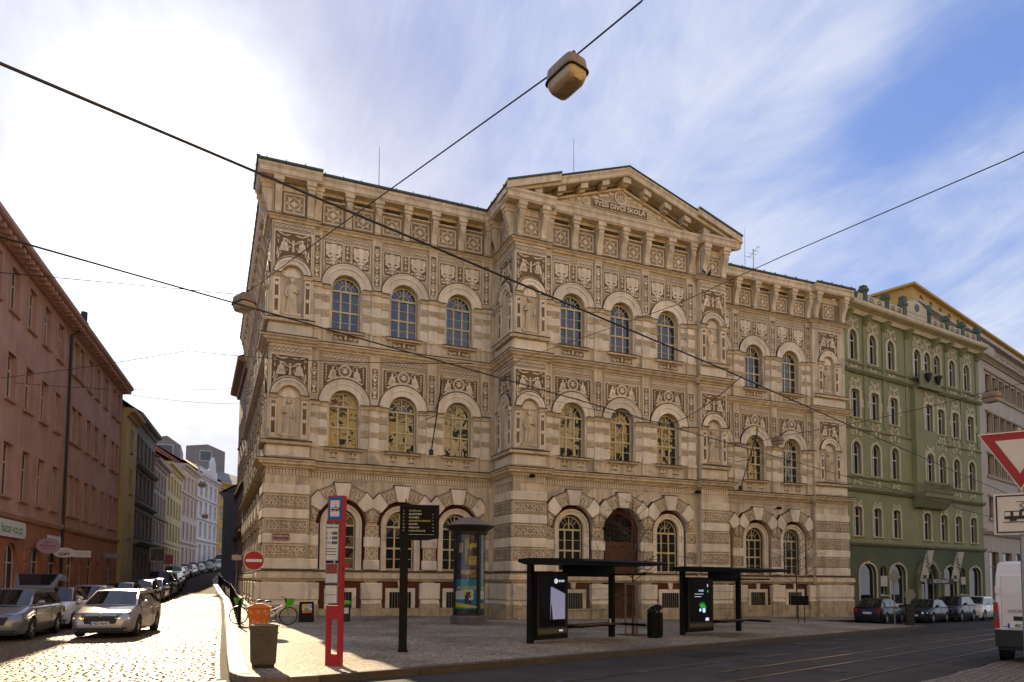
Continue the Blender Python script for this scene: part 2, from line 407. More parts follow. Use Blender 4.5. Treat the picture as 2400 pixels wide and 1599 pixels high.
@cache
def m_diamond():
    b = MB(); base(b, -.5, .5, -.5, .5); border(b, -.5, .5, -.5, .5, .06); border(b, -.41, .41, -.41, .41, .012)
    for k in range(4):
        a = 90*k; c, s = math.cos(R(a)), math.sin(R(a)); e, f = math.cos(R(a+90)), math.sin(R(a+90))
        for r, w in ((.40, .05), (.30, .012)):
            poly(b, [(c*r, s*r), (c*(r-w), s*(r-w)), (e*(r-w), f*(r-w)), (e*r, f*r)])
        x, z = math.cos(R(a+45))*.40, math.sin(R(a+45))*.40
        ring(b, x, z, .035, .05); disc(b, x, z, .018)
        for q in (-50, 0, 50): leaf(b, x*.93, z*.93, .14, .045, a+225+q)
        leaf(b, 0, 0, .22, .07, a); leaf(b, 0, 0, .17, .05, a+45); disc(b, c*.25, s*.25, .025, sx=1)
    ring(b, 0, 0, .07, .09); disc(b, 0, 0, .04); return b.mesh('square_panel', [TAN, ORN])
@cache
def m_mask(v=0):
    b = MB(); base(b, -.46, .46, -.6, .6); border(b, -.46, .46, -.6, .6, .045, m=1)
    b2 = [(-.34, .5), (-.2, .46), (0, .52), (.2, .46), (.34, .5), (.38, .3), (.33, .12), (.36, -.02), (.2, -.16), (.12, -.3), (0, -.26), (-.12, -.3), (-.2, -.16), (-.36, -.02), (-.33, .12), (-.38, .3)]
    poly(b, b2)
    for s in (-1, 1):
        b.c = 0
        leaf(b, s*.06, -.02, .2, .075, 90-s*72, t=.04, m=0); leaf(b, s*.03, -.12, .17, .05, 90-s*110, t=.04, m=0)
        leaf(b, s*.1, .14, .16, .022, 90-s*60, t=.04, m=2); leaf(b, s*.05, .25, .25, .02, 90-s*70, t=.04, m=2)
        leaf(b, s*.1, .35, .2, .02, 90-s*60, t=.04, m=2)
        scroll(b, s*.24, -.36, .12, .045, 90-s*90, 1.2, s); leaf(b, s*.08, -.45, .3, .06, 90-s*80)
        leaf(b, s*.30, -.2, .14, .05, -90+s*20); disc(b, s*.38, -.5, .028); leaf(b, s*.12, -.36, .12, .04, -90+s*30)
    poly(b, [(-.05, .1), (.05, .1), (.065, -.1), (-.065, -.1)], t=.042)
    disc(b, 0, -.38, .07); ring(b, 0, -.38, .08, .1); leaf(b, 0, -.44, .14, .07, -90)
    return b.mesh('mask_panel', [BROWN, ORN, TAN])
@cache
def m_candel(h, w):
    b = MB(); base(b, -w/2, w/2, -h/2, h/2); border(b, -w/2, w/2, -h/2, h/2, .05); border(b, -w/2+.075, w/2-.075, -h/2+.075, h/2-.075, .01)
    z = -h/2+.12; k = 0
    poly(b, [(-.11, z), (.11, z), (.03, z+.14), (-.03, z+.14)]); z += .17
    while z < h/2-.2:
        if k % 3 == 0:
            poly(b, [(-.035, z), (.035, z), (.1, z+.16), (.12, z+.2), (-.12, z+.2), (-.1, z+.16)]); step = .24
        elif k % 3 == 1:
            for s in (-1, 1): leaf(b, 0, z, .17, .05, 90-s*55); leaf(b, 0, z+.1, .15, .045, 90-s*45); scroll(b, s*.09, z+.02, .05, .02, 0, 1, s)
            leaf(b, 0, z+.02, .2, .06, 90); step = .25
        else:
            disc(b, 0, z+.05, .05); leaf(b, 0, z+.1, .13, .03, 20); leaf(b, 0, z+.1, .13, .03, 160); step = .19
        z += step; k += 1
    return b.mesh('candelabra_panel', [BROWN, ORN])
@cache
def m_frieze(w, h):
    b = MB(); base(b, -w/2, w/2, -h/2, h/2); b.c = 1
    rect(b, -w/2, w/2, -h/2, -h/2+.03); rect(b, -w/2, w/2, h/2-.03, h/2)
    n = max(2, int(w/.2)); st = w/n
    for i in range(n):
        x = -w/2+st*(i+.5); ring(b, x, 0, h*.20, h*.31, n=10); disc(b, x, 0, h*.10, n=6)
        if i: leaf(b, x-st/2, -h*.22, h*.44, .05, 90)
    return b.mesh('frieze_panel', [TAN, ORN])
@cache
def m_arcade(w, h):
    b = MB(); base(b, -w/2, w/2, -h/2, h/2); b.c = 1
    rect(b, -w/2, w/2, h/2-.035, h/2); rect(b, -w/2, w/2, -h/2, -h/2+.03)
    n = max(2, int(w/.145)); st = w/n
    for i in range(n):
        x = -w/2+st*(i+.5)
        poly(b, [(x-st*.34, -h*.36), (x+st*.34, -h*.36), (x+st*.34, h*.1), (x+st*.2, h*.3), (x-st*.2, h*.3), (x-st*.34, h*.1)])
        disc(b, x, -h*.03, st*.15, t=.04, n=6, m=0)
    return b.mesh('arcade_frieze', [TAN, ORN])
@cache
def m_block(w, h, sd=0):
    # dark line arabesque on a cream block face
    b = MB(); b.cbox(-w/2, w/2, -.05, .02, -h/2, h/2, .025, 0)
    q = random.Random(sd); t = .058
    border(b, -w/2+.05, w/2-.05, -h/2+.05, h/2-.05, .018, t); border(b, -w/2+.13, w/2-.13, -h/2+.13, h/2-.13, .012, t)
    n = max(2, int(w/.22))
    for i in range(n):
        x = -w/2+.09+(w-.18)*(i+.5)/n
        for z in (-h/2+.1, h/2-.1): rect(b, x-.06, x+.06, z-.012, z+.012, t)
    ring(b, 0, 0, h*.13, h*.17, t, 12); ring(b, 0, 0, h*.05, h*.08, t, 8)
    for s in (-1, 1):
        k = 0; x = .16
        while x < w/2-.18:
            d = 1 if k % 2 else -1
            scroll(b, s*(x+.02), d*h*.08, h*.13, .022, 90+d*90, 1.1, s*d, t); leaf(b, s*x, -d*h*.05, .15, .05, 90-s*(90+d*40), t); leaf(b, s*(x+.06), d*h*.2, .1, .035, 90-s*40, t)
            disc(b, s*(x+.05), -d*h*.2, .02, t, 6); x += .16; k += 1
    return b.mesh('patterned_block', [CREAM2, DKLINE])
@cache
def m_plain(w, h, t=.05):
    b = MB(); b.cbox(-w/2, w/2, -t, .02, -h/2, h/2, .03); return b.mesh('plain_block', LIGHT)
@cache
def m_scrollpanel(w, h):
    b = MB(); base(b, -w/2, w/2, -h/2, h/2); border(b, -w/2, w/2, -h/2, h/2, .025)
    for s in (-1, 1):
        scroll(b, s*w*.36, 0, h*.3, .04, 90+s*90, 1.3, s); scroll(b, s*w*.2, h*.05, h*.24, .035, 90-s*90, 1.2, -s)
        leaf(b, s*w*.28, -h*.3, w*.14, .05, 90-s*60); leaf(b, s*w*.1, -h*.15, w*.18, .06, 90-s*80); leaf(b, s*w*.44, h*.2, .12, .04, -90)
    disc(b, 0, -.02, h*.2); leaf(b, 0, 0, h*.42, .1, 90); return b.mesh('sill_panel', [BROWN, ORN])
def figure(b, x, z, s, k=1.0):
    # seated draped figure silhouette
    P = [(0, 0), (.22, 0), (.26, .1), (.17, .2), (.2, .34), (.13, .46), (.06, .5), (.05, .56), (-.03, .56), (-.04, .49), (-.12, .43), (-.15, .26), (-.2, .12), (-.24, 0)]
    poly(b, [(x+s*u*k, z+v*k) for u, v in P]); disc(b, x+s*.02*k, z+.6*k, .06*k, n=8); leaf(b, x+s*.1*k, z+.42*k, .26*k, .05*k, 90-s*50)
    for i in range(3): leaf(b, x+s*(-.05+.08*i)*k, z+.05*k, .28*k, .014, 90-s*10+8*i, t=.04, m=0)
@cache
def m_spandrel(w, h, ra, drop):
    # arch-cut panel: arch centre is 'drop' below panel bottom
    b = MB(); n = 16; xs = [-w/2+w*i/n for i in range(n+1)]
    def zb(x): 
        q = ra*ra-x*x
        return max(0, (math.sqrt(q) if q > 0 else -9)-drop)
    for u, v in zip(xs, xs[1:]):
        b.face([(u, -.02, zb(u)), (v, -.02, zb(v)), (v, -.02, h), (u, -.02, h)], 0)
    rect(b, -w/2, w/2, h-.05, h); rect(b, -w/2, w/2, h-.09, h-.078); rect(b, -w/2, -w/2+.05, 0, h-.05); rect(b, w/2-.05, w/2, 0, h-.05)
    for k in range(14):
        a0, a1 = R(180*k/14), R(180*(k+1)/14); pp = []
        for r, a in ((ra+.02, a0), (ra+.1, a0), (ra+.1, a1), (ra+.02, a1)): pp.append((r*math.cos(a), -.032, r*math.sin(a)-drop))
        if all(p[2] > 0 and abs(p[0]) < w/2 for p in pp): b.face(pp, 1)
    zc = h-.40
    ring(b, 0, zc, .26, .335, n=20); ring(b, 0, zc, .225, .24, n=16); disc(b, 0, zc+.07, .085, n=8); poly(b, [(-.1, zc-.12), (.1, zc-.12), (.06, zc+.02), (-.06, zc+.02)])
    for s in (-1, 1):
        leaf(b, s*.06, zc-.05, .14, .07, 90-s*50); leaf(b, s*.04, zc+.1, .13, .05, 90-s*60)
        figure(b, s*.62, zb(.62)+.08, -s, .95)
        for i in range(5): disc(b, s*.93, h-.2-.16*i, .045-.004*i, n=7); leaf(b, s*.93, h-.26-.16*i, .09, .04, -90+s*25)
        leaf(b, s*.38, h-.12, .3, .035, 90-s*95); leaf(b, s*.62, h-.14, .3, .035, 90-s*80)
        scroll(b, s*.42, h-.22, .06, .025, 0, 1, s); leaf(b, s*.84, .1, .18, .05, 80)
    return b.mesh('spandrel_panel', [BROWN, ORN])
@cache
def m_nichespan(w, h, ra, drop):
    b = MB(); n = 14; xs = [-w/2+w*i/n for i in range(n+1)]
    def zb(x):
        q = ra*ra-x*x
        return max(0, (math.sqrt(q) if q > 0 else -9)-drop)
    for u, v in zip(xs, xs[1:]): b.face([(u, -.02, zb(u)), (v, -.02, zb(v)), (v, -.02, h), (u, -.02, h)], 0)
    rect(b, -w/2, w/2, h-.07, h); rect(b, -w/2, -w/2+.07, 0, h-.07); rect(b, w/2-.07, w/2, 0, h-.07)
    zc = h-.72
    poly(b, [(-.06, zc-.3), (.06, zc-.3), (.03, zc), (.09, zc+.14), (-.09, zc+.14), (-.03, zc)]); disc(b, 0, zc+.22, .06, n=8)
    for s in (-1, 1):
        figure(b, s*.45, zc-.30, -s, .95); scroll(b, s*.66, zc-.42, .10, .04, 90, 1.3, s); leaf(b, s*.72, zc-.75, .3, .09, 90+s*8); disc(b, s*.78, zc-.5, .04); leaf(b, s*.2, zc+.25, .35, .07, 90-s*75); scroll(b, s*.72, zc+.42, .08, .035, 0, 1.2, s); leaf(b, s*.08, zc+.1, .3, .07, 90-s*60)
        leaf(b, s*.1, h-.17, .4, .07, 90-s*100); leaf(b, s*.4, h-.22, .35, .06, 90-s*70); scroll(b, s*.2, zc-.1, .08, .03, 0, 1.2, -s); leaf(b, s*.7, zc+.02, .25, .05, 95); leaf(b, s*.74, zc-.5, .35, .06, 90)
    return b.mesh('niche_spandrel', [BROWN, ORN])
def console(w=.42, deep=.95):
    b = MB(); h = w/2
    P = [(.0, 19.75), (-.18, 19.75), (-.24, 19.85), (-.2, 20.0), (-.27, 20.3), (-.44, 20.68), (-.5, 20.87), (-.46, 21.06), (.0, 21.06)]
    b.prof(P, -h*.74, h*.74)
    b.box(-h, h, -.52, 0, 21.06, 21.24); b.box(-h*1.14, h*1.14, -.58, 0, 21.24, 21.45)
    for s in (-1, 1):
        for k in range(10):
            a0, a1 = 2*math.pi*k/10, 2*math.pi*(k+1)/10
            for r0, r1 in ((.1, .16), (.03, .06)):
                x = s*h*.74+s*.012
                b.face([(x, -.31+r*math.cos(a), 20.84+r*math.sin(a)) for r, a in ((r0, a0), (r1, a0), (r1, a1), (r0, a1))])
    leafy = [(-h*.5, 20.9), (0, 20.55), (h*.5, 20.9)]
    b.face([(x, -.51, z+.05) for x, z in leafy])
    return b.mesh('bracket', [CREAM2])
M_BR = console()
CORN = [(0.02, 21.44), (-.58, 21.44), (-.62, 21.5), (-.66, 21.52), (-.66, 21.74), (-.74, 21.85), (-.74, 21.95), (-.68, 21.99), (0.02, 22.1)]
LEDGE = [(0.02, 19.48), (-.08, 19.48), (-.12, 19.55), (-.26, 19.62), (-.26, 19.69), (0.02, 19.73)]
STR1 = [(0.02, 13.28), (-.08, 13.28), (-.12, 13.36), (-.24, 13.42), (-.28, 13.5), (-.38, 13.56), (-.38, 13.66), (0.02, 13.76)]
STR0 = [(0.02, 7.18), (-.1, 7.18), (-.14, 7.26), (-.3, 7.32), (-.34, 7.42), (-.44, 7.48), (-.44, 7.57), (0.02, 7.66)]
PLC = [(0.02, 1.68), (-.1, 1.68), (-.14, 1.76), (-.28, 1.8), (-.28, 2.0), (-.2, 2.04), (-.24, 2.1), (-.24, 2.16), (0.02, 2.22)]
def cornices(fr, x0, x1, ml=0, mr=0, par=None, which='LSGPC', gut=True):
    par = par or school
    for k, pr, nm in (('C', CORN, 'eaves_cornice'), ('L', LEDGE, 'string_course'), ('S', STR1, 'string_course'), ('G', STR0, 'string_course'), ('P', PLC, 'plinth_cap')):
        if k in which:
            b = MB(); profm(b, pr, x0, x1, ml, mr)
            put(nm, b.mesh(nm, [CREAM2, SOOTSHADE]), par, fr)
    if 'C' in which and gut:
        b = MB(); gy = -.76; xa, xb = x0+ml*gy, x1-mr*gy
        b.tube([(xa, gy, 22.03), (xb, gy, 22.03)], .075, 8)
        x = xa+.4
        while x < xb: b.box(x-.02, x+.02, gy-.09, gy+.09, 22.02, 22.14); x += .9
        put('gutter', b.mesh('gutter', GREENMET), par, fr)
# --- windows
def window_frame(w, zb, zs, cols=3, t=.055, dep=.07, midrows=1, name='window', arch=True):
    b = MB(); r = w/2
    if arch: archring(b, 0, zs, r-.06, r+.02, 0, dep, 18, legs=zs-zb)
    else: b.box(-r-.02, -r+.06, 0, dep, zb, zs); b.box(r-.06, r+.02, 0, dep, zb, zs); b.box(-r, r, 0, dep, zs-.06, zs+.02)
    b.box(-r, r, .002, dep, zb, zb+.07); b.box(-r, r, -.02, dep, zs-.05, zs+.05)
    for k in range(1, cols):
        x = -r+w*k/cols
        b.box(x-.04, x+.04, .004, dep, zb, zs)
    for k in range(1, midrows+1):
        z = zb+(zs-zb)*k/(midrows+1); b.box(-r, r, -.01, dep, z-.045, z+.045)
        for zz_ in (z-(zs-zb)/(midrows+1)*.5, z+(zs-zb)/(midrows+1)*.5*(1 if k == midrows else 0)): b.box(-r, r, .02, dep-.01, zz_-.014, zz_+.014)
    if arch:
        archring(b, 0, zs+.02, r*.4, r*.4+.03, .01, dep, 10)
        for a in (45, 68, 112, 135):
            c, s = math.cos(R(a)), math.sin(R(a)); n = (-s*.015, c*.015)
            b.prism([(c*r*.42+n[0], zs+.02+s*r*.42+n[1]), (c*r*.42-n[0], zs+.02+s*r*.42-n[1]), (c*r*.97-n[0], zs+.02+s*r*.97-n[1]), (c*r*.97+n[0], zs+.02+s*r*.97+n[1])], .012, dep)
        b.box(-.03, .03, .005, dep, zs, zs+r*.98)
    return b.mesh(name, WFRAME)
def window_panes(w, zb, zs, cols, rows, name, gl):
    # list of (mesh, offset) so that every pane is one object
    out = []; r = w/2; cw = w/cols; rh = (zs-zb)/rows
    b = MB(); b.face([(-cw/2, 0, -rh/2), (cw/2, 0, -rh/2), (cw/2, 0, rh/2), (-cw/2, 0, rh/2)]); me = b.mesh('pane', gl)
    for i in range(cols):
        for j in range(rows): out.append((me, (-r+cw*(i+.5), 0, zb+rh*(j+.5))))
    n = 4
    for k in range(n):
        b = MB(); p = [(0, zs)]+arcpts(0, zs, r-.01, 180*k/n, 180*(k+1)/n, 5); b.face([(x, 0, z-zs) for x, z in p]); out.append((b.mesh('pane', gl), (0, 0, zs)))
    return out
WK = {}
def put_window(fr, x, w, zb, zs, y, cols=3, rows=4, gl=None, par=None, mid=1, tilt=.011):
    gl = gl or GLASS; k = (w, zb, zs, cols, rows, gl.name)
    if k not in WK: WK[k] = (window_frame(w, zb, zs, cols, midrows=mid), window_panes(w, zb, zs, cols, rows, 'pane', gl))
    f, ps = WK[k]
    wo_ = put('window', f, par or school, fr @ T(x, y, 0))
    for me, off in ps:
        put('pane', me, wo_, fr @ T(x+off[0], y+.045, off[2]) @ RX(rnd.gauss(0, tilt)) @ RZ(rnd.gauss(0, tilt)))
    return wo_
@cache
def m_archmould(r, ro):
    b = MB(); archring(b, 0, 0, r, ro-.24, -.06, .02, 22); archring(b, 0, 0, ro-.26, ro-.06, -.10, .02, 22); archring(b, 0, 0, ro-.08, ro, -.13, .02, 22); archring(b, 0, 0, ro-.004, ro+.035, -.135, .02, 22, m=1)  # last ring is the dark shading line, put into the colour
    return b.mesh('arch_moulding', [LIGHT, SOOTSHADE])
@cache
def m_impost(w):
    b = MB(); profm(b, [(0, -.14), (-.1, -.14), (-.13, -.06), (-.18, -.02), (-.18, .05), (0, .06)], -w/2, w/2); return b.mesh('impost', [CREAM2, SOOTSHADE])
def clipx(P, lim):
    def half(P, s):
        out = []
        for i in range(len(P)):
            a, b = P[i-1], P[i]; ia, ib = s*a[0] <= lim, s*b[0] <= lim
            if ia != ib:
                t = (s*lim-a[0])/(b[0]-a[0]); out.append((s*lim, a[1]+t*(b[1]-a[1])))
            if ib: out.append(b)
        return out
    return half(half(P, 1), -1)
@cache
def m_vouss(k, lim):
    # k: 0..6 wedge index around the arch
    a0, a1 = 4+k*(172/7), 4+(k+1)*(172/7); pat = k % 2 == 0
    r0 = 1.28 if pat else 1.24; r1 = 1.95 if k in (2, 3, 4) else 2.0
    if k == 3: r1 = 2.06
    g = .5
    P = [(r*math.cos(R(a)), r*math.sin(R(a))) for r, a in ((r0, a0+g), (r1, a0+g), (r1, a1-g), (r0, a1-g))]
    P = clipx(P, lim)
    b = MB(); y = -.17 if pat else -.24
    b.prism(P, y, .02, 0)
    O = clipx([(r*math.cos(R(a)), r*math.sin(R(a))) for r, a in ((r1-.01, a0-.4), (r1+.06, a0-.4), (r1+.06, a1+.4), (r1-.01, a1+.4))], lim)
    if len(O) > 2: b.prism(O, y+.015, .02, 2)  # dark rim paints the shadow outline of the wedge, grime included
    if pat:
        cxm = sum(p[0] for p in P)/len(P); czm = sum(p[1] for p in P)/len(P); t = -y+.008
        Q = [(cxm+(p[0]-cxm)*.86, czm+(p[1]-czm)*.86) for p in P]; Q2 = [(cxm+(p[0]-cxm)*.78, czm+(p[1]-czm)*.78) for p in P]
        for i in range(len(Q)):
            b.face([(Q[i-1][0], -t, Q[i-1][1]), (Q[i][0], -t, Q[i][1]), (Q2[i][0], -t, Q2[i][1]), (Q2[i-1][0], -t, Q2[i-1][1])], 1)
        am = R((a0+a1)/2)
        for u in (-.14, 0, .14):
            for v in (-.17, 0, .17):
                x, z = cxm+u*math.cos(am)-v*math.sin(am), czm+u*math.sin(am)+v*math.cos(am)
                if abs(x) < lim-.1: scroll(b, x, z, .06, .025, rnd.random()*360, 1.1, rnd.choice((1, -1)), t, 1); leaf(b, x, z, .09, .03, rnd.random()*360, t, 1)
    return b.mesh('voussoir', [CREAM2 if pat else LIGHT, DKLINE, SOOTSHADE])
BAY = 3.05
BM_WB, BM_F1, BM_F2 = 2.27, 8.39, 14.43
@cache
def m_pierpat():
    b = MB(); b.cbox(-.34, .34, -.06, .02, -.34, .34, .02, 0); t = .068
    border(b, -.29, .29, -.29, .29, .018, t); border(b, -.2, .2, -.2, .2, .014, t); border(b, -.1, .1, -.1, .1, .02, t); disc(b, 0, 0, .045, t, 8)
    for s in (-1, 1):
        for q in (-1, 1): scroll(b, s*.15, q*.15, .04, .016, 45, 1, s, t); rect(b, s*.245-.012, s*.245+.012, q*.12-.05, q*.12+.05, t); rect(b, q*.12-.05, q*.12+.05, s*.245-.012, s*.245+.012, t)
    return b.mesh('patterned_block', [CREAM2, DKLINE])
@cache
def m_plinthblock(w):
    b = MB(); b.cbox(-w/2, w/2, -.34, .02, .75, 1.58, .04, 0)
    b.prof([(.02, .52), (-.36, .52), (-.36, .58), (-.3, .62), (-.3, .68), (-.24, .75), (.02, .75)], -w/2+.04, w/2-.04, 0)
    b.cbox(-w/2+.0, w/2-.0, -.36, .02, -.75, .52, .03, 1); return b.mesh('pedestal', [LIGHT, STONE])
@cache
def m_band(w):
    b = MB(); b.box(-w/2, w/2, -.012, .01, -.14, .14, 0); n = max(2, int(w/.13))
    for i in range(n):
        x = -w/2+w*(i+.5)/n; scroll(b, x, 0, .05, .025, 0, 1, 1 if i % 2 else -1, .02)
    rect(b, -w/2, w/2, .1, .115, .02); rect(b, -w/2, w/2, -.115, -.1, .02)
    return b.mesh('sgraffito_band', [mat('band_ground', (0.47, 0.36, 0.20), .9, .25, 2, 0, spec=.2, orand=.1), ORN])
def pier(fr, x, z0, z1, half=.0, side=0):
    # three-part pilaster pier with two sgraffito bands between windows
    zs_ = [z0, z0+.62, z0+.9, z0+1.52, z0+1.8, z1]
    hw = .26
    b = MB(); b.cbox(-hw, hw, -.16, .02, z0, z1-.1, .02); po = put('pilaster', b.mesh('pilaster', LIGHT), school, fr @ T(x, 0, 0))
    for s in ((-1, 1) if not side else (side,)):
        b = MB()
        for a, q in ((z0, z0+.58), (z0+.6, z0+.94), (z0+.96, z0+1.36), (z0+1.38, z0+1.72), (z0+1.74, z1-.12)):
            b.cbox(s*.26 if s > 0 else -.70, .70 if s > 0 else -.26, -.07, .02, a, q, .015)
        put('rusticated_pier', b.mesh('rusticated_pier', LIGHT), school, fr @ T(x, 0, 0))
    for z in (z0+.77, z0+1.55):
        put('band', m_band(.5), po, fr @ T(x, -.162, z))
        for s in ((-1, 1) if not side else (side,)): put('band', m_band(.38), po, fr @ T(x+s*.48, -.072, z))
    put('impost', m_impost(.56), school, fr @ T(x, -.16, z1-.02))
    for s in ((-1, 1) if not side else (side,)): put('impost', m_impost(.46), school, fr @ T(x+s*.49, -.05, z1-.03))
    b = MB(); b.prof([(.02, -.12), (-.2, -.12), (-.2, 0), (-.17, .06), (.02, .06)], -.3, .3); put('pilaster_base', b.mesh('pilaster_base', CREAM2), school, fr @ T(x, 0, z0+.02))
def wing(fr, centers, x0, x1, door=None, ends=(1, 1), cornice=(0, 0, 0, 0), basement=True, gut=True):
    holes = []
    for i, c in enumerate(centers):
        holes += [(c-1.27, c+1.27, 2.22 if i != door else -.75, 4.57+1.27, True), (c-.74, c+.74, 8.39, 10.63+.74, True), (c-.72, c+.72, 14.43, 16.66+.72, True)]
    b = MB(); wall(b, x0, x1, -.75, 21.5, holes, .42)
    put('wall', b.mesh('wall', CREAM), school, fr)
    b = MB()       # maroon field behind the ground-floor arches
    hh = [(c-.74, c+.74, 2.27, 4.57+.74, True) for i, c in enumerate(centers) if i != door]
    for i, c in enumerate(centers):
        if i != door: wall(b, c-1.28, c+1.28, 2.2, 5.9, [h_ for h_ in hh if c-1 < h_[0] < c+1], .3, .30)
    if b.f: put('window_recess', b.mesh('window_recess', MAROON), school, fr)
    for i, c in enumerate(centers):
        if i != door:
            b = MB(); archring(b, 0, 4.57, .74, .96, .12, .32, 20, legs=2.33); archring(b, 0, 4.57, .93, 1.03, .05, .32, 20, legs=2.33)
            put('window_surround', b.mesh('window_surround', LIGHT), school, fr @ T(c, 0, 0))
            put_window(fr, c, 1.48, 2.27, 4.5, .42, 3, 4, GLASSG)
            b = MB(); b.box(c-1.25, c+1.25, -.03, .3, 2.16, 2.24); put('sill', b.mesh('sill', CREAM2), school, fr)
        put_window(fr, c, 1.48, 8.39, 10.58, .30); put_window(fr, c, 1.44, 14.43, 16.6, .30)
        for z, r in ((10.63, .74), (16.66, .72)):
            put('arch_moulding', m_archmould(r, 1.28), school, fr @ T(c, 0, z))
        for z in (8.33, 14.37):
            b = MB(); profm(b, [(.25, -.08), (-.2, -.08), (-.24, 0), (-.24, .05), (.25, .07)], -.95, .95); put('sill', b.mesh('sill', [CREAM2, SOOTSHADE]), school, fr @ T(c, 0, z))
        put('spandrel_panel', m_spandrel(2.25, 1.5, 1.36, .62), school, fr @ T(c, 0, 11.25))
        put('frieze_panel', m_frieze(2.3, .34), school, fr @ T(c, 0, 13.05))
        put('sill_panel', m_scrollpanel(1.35, .34), school, fr @ T(c, 0, 14.07))
        for s in (-1, 1):
            put('sill_panel', m_scrollpanel(.42, .36), school, fr @ T(c+s*.48, 0, 8.0))
            put('mask_panel', m_mask(), school, fr @ T(c+s*.70, 0, 18.35) @ Matrix.Diagonal((1.08, 1, 1.1, 1)))
            put('frieze_panel', m_frieze(1.05, .3), school, fr @ T(c+s*.72, 0, 19.2))
        b = MB(); base(b, -.17, .17, -.45, .45); border(b, -.17, .17, -.45, .45, .03)
        for z in (-.28, 0, .2): leaf(b, 0, z, .2, .06, 90); leaf(b, 0, z, .13, .04, 40); leaf(b, 0, z, .13, .04, 140)
        put('ornament_strip', b.mesh('ornament_strip', [BROWN, ORN]), school, fr @ T(c, -.03, 18.5) )
        for s in (-1, 1): put('square_panel', m_diamond(), school, fr @ T(c+s*BAY/4*1.0, 0, 20.4))
        for k in range(7):
            lim = BAY/2-.004
            if (k < 1 and ends[1] == 0 and i == len(centers)-1) or (k > 5 and ends[0] == 0 and i == 0): continue
            put('voussoir', m_vouss(k, lim), school, fr @ T(c, 0, 4.57))
        b = MB(); wmod = .0
        n = 9
        for q in range(n):
            for s in (-1, 1):
                x = c+s*BAY/4-.42+.84*(q+.5)/n; b.box(x-.024, x+.024, -.16, .01, 21.12, 21.27)
        put('dentils', b.mesh('dentils', [DKLINE]), school, fr)['kind'] = 'stuff'
        b = MB(); b.box(c-BAY/2, c+BAY/2, -.13, .01, 21.28, 21.44); b.box(c-BAY/2, c+BAY/2, -.10, .01, 21.02, 21.10); b.box(c-BAY/2+.01, c+BAY/2-.01, -.008, .01, 19.75, 21.0, 1); put('bed_moulding', b.mesh('bed_moulding', [CREAM2, TAN]), school, fr)
        put('bracket', M_BR, school, fr @ T(c, 0, 0))
        if basement and i != door:
            b = MB(); b.box(c-1.2, c+1.2, -.04, .01, .3, 1.66, 0)
            put('maroon_field', b.mesh('maroon_field', MAROON), school, fr)
            b = MB()
            b.box(c-.78, c-.58, -.10, 0, .3, 1.32, 0); b.box(c+.58, c+.78, -.10, 0, .3, 1.32, 0); b.box(c-.58, c+.58, -.098, 0, 1.12, 1.32, 0); b.prism([(c-.1, 1.3), (c+.1, 1.3), (c+.15, 1.68), (c-.15, 1.68)], -.13, 0, 0)
            put('basement_surround', b.mesh('basement_surround', LIGHT), school, fr)
            b = MB(); b.box(c-.58, c+.58, -.06, -.045, .3, 1.12, 0)
            for q in range(9): b.box(c-.56+.14*q-.012, c-.56+.14*q+.012, -.085, -.07, .3, 1.12, 1)
            put('basement_window', b.mesh('basement_window', [GLASSG, mat('iron_bars', (.25, .22, .17), .6, 0, 1, 0)]), school, fr)
            b = MB(); b.cbox(c-1.25, c+1.25, -.22, .01, -.75, .28, .03); put('base_stone', b.mesh('base_stone', STONE), school, fr)
    for zc_, ra_, zt_ in ((10.63, 1.33, 13.25), (16.66, 1.33, 19.45)):
        for c in centers:
            b = MB(); n_ = 20; w_ = BAY/2-.27; zl_ = zc_+.12
            for i_ in range(n_):
                u0, u1 = -w_+2*w_*i_/n_, -w_+2*w_*(i_+1)/n_
                zz0, zz1 = (max(zl_-zc_, math.sqrt(max(0, ra_*ra_-u*u))) for u in (u0, u1))
                b.face([(c+u0, -.012, zc_+zz0), (c+u1, -.012, zc_+zz1), (c+u1, -.012, zt_), (c+u0, -.012, zt_)])
            put('sgraffito_field', b.mesh('sgraffito_field', FIELD), school, fr)
    # piers
    px = [(c, d) for c, d in zip(centers, centers[1:])]
    ps = [((c+d)/2, 0) for c, d in px]
    if ends[0]: ps.append((centers[0]-BAY/2, 1))
    if ends[1]: ps.append((centers[-1]+BAY/2, -1))
    for x, side in ps:
        pier(fr, x, 8.4, 10.62, side=side); pier(fr, x, 14.45, 16.66, side=side)
        put('candelabra_panel', m_candel(1.72, .44), school, fr @ T(x, -.06, 11.85)); put('candelabra_panel', m_candel(2.3, .42), school, fr @ T(x, -.06, 18.1))
        for w_, o_, za_, zb_ in ((.25, .07, 10.75, 13.3), (.25, .07, 16.75, 19.5), (.3, .14, 7.66, 8.3), (.3, .14, 13.76, 14.35)):
            b = MB(); b.box(x-w_, x+w_, -o_, .01, za_, zb_); put('pilaster_strip', b.mesh('pilaster_strip', CREAM), school, fr)
        put('bracket', M_BR, school, fr @ T(x, 0, 0))
        w = .76 if not side else .62
        dx = 0 if not side else side*.05
        for k, z in enumerate((2.5, 3.1, 3.66, 4.2)):
            if k % 2 == 0: put('pier_block', m_plain(w+.06, .5, .12), school, fr @ T(x+dx, 0, z))
            else: put('pier_block', m_pierpat(), school, fr @ T(x+dx, -.02, z-.02))
        if basement: put('pedestal', m_plinthblock(1.08 if not side else .8), school, fr @ T(x+dx, 0, 0))
    w = x1-x0
    put('arcade_frieze', m_arcade(round(w-.04, 2), .34), school, fr @ T((x0+x1)/2, 0, 6.98))
    cornices(fr, x0, x1, cornice[0], cornice[1], gut=gut)
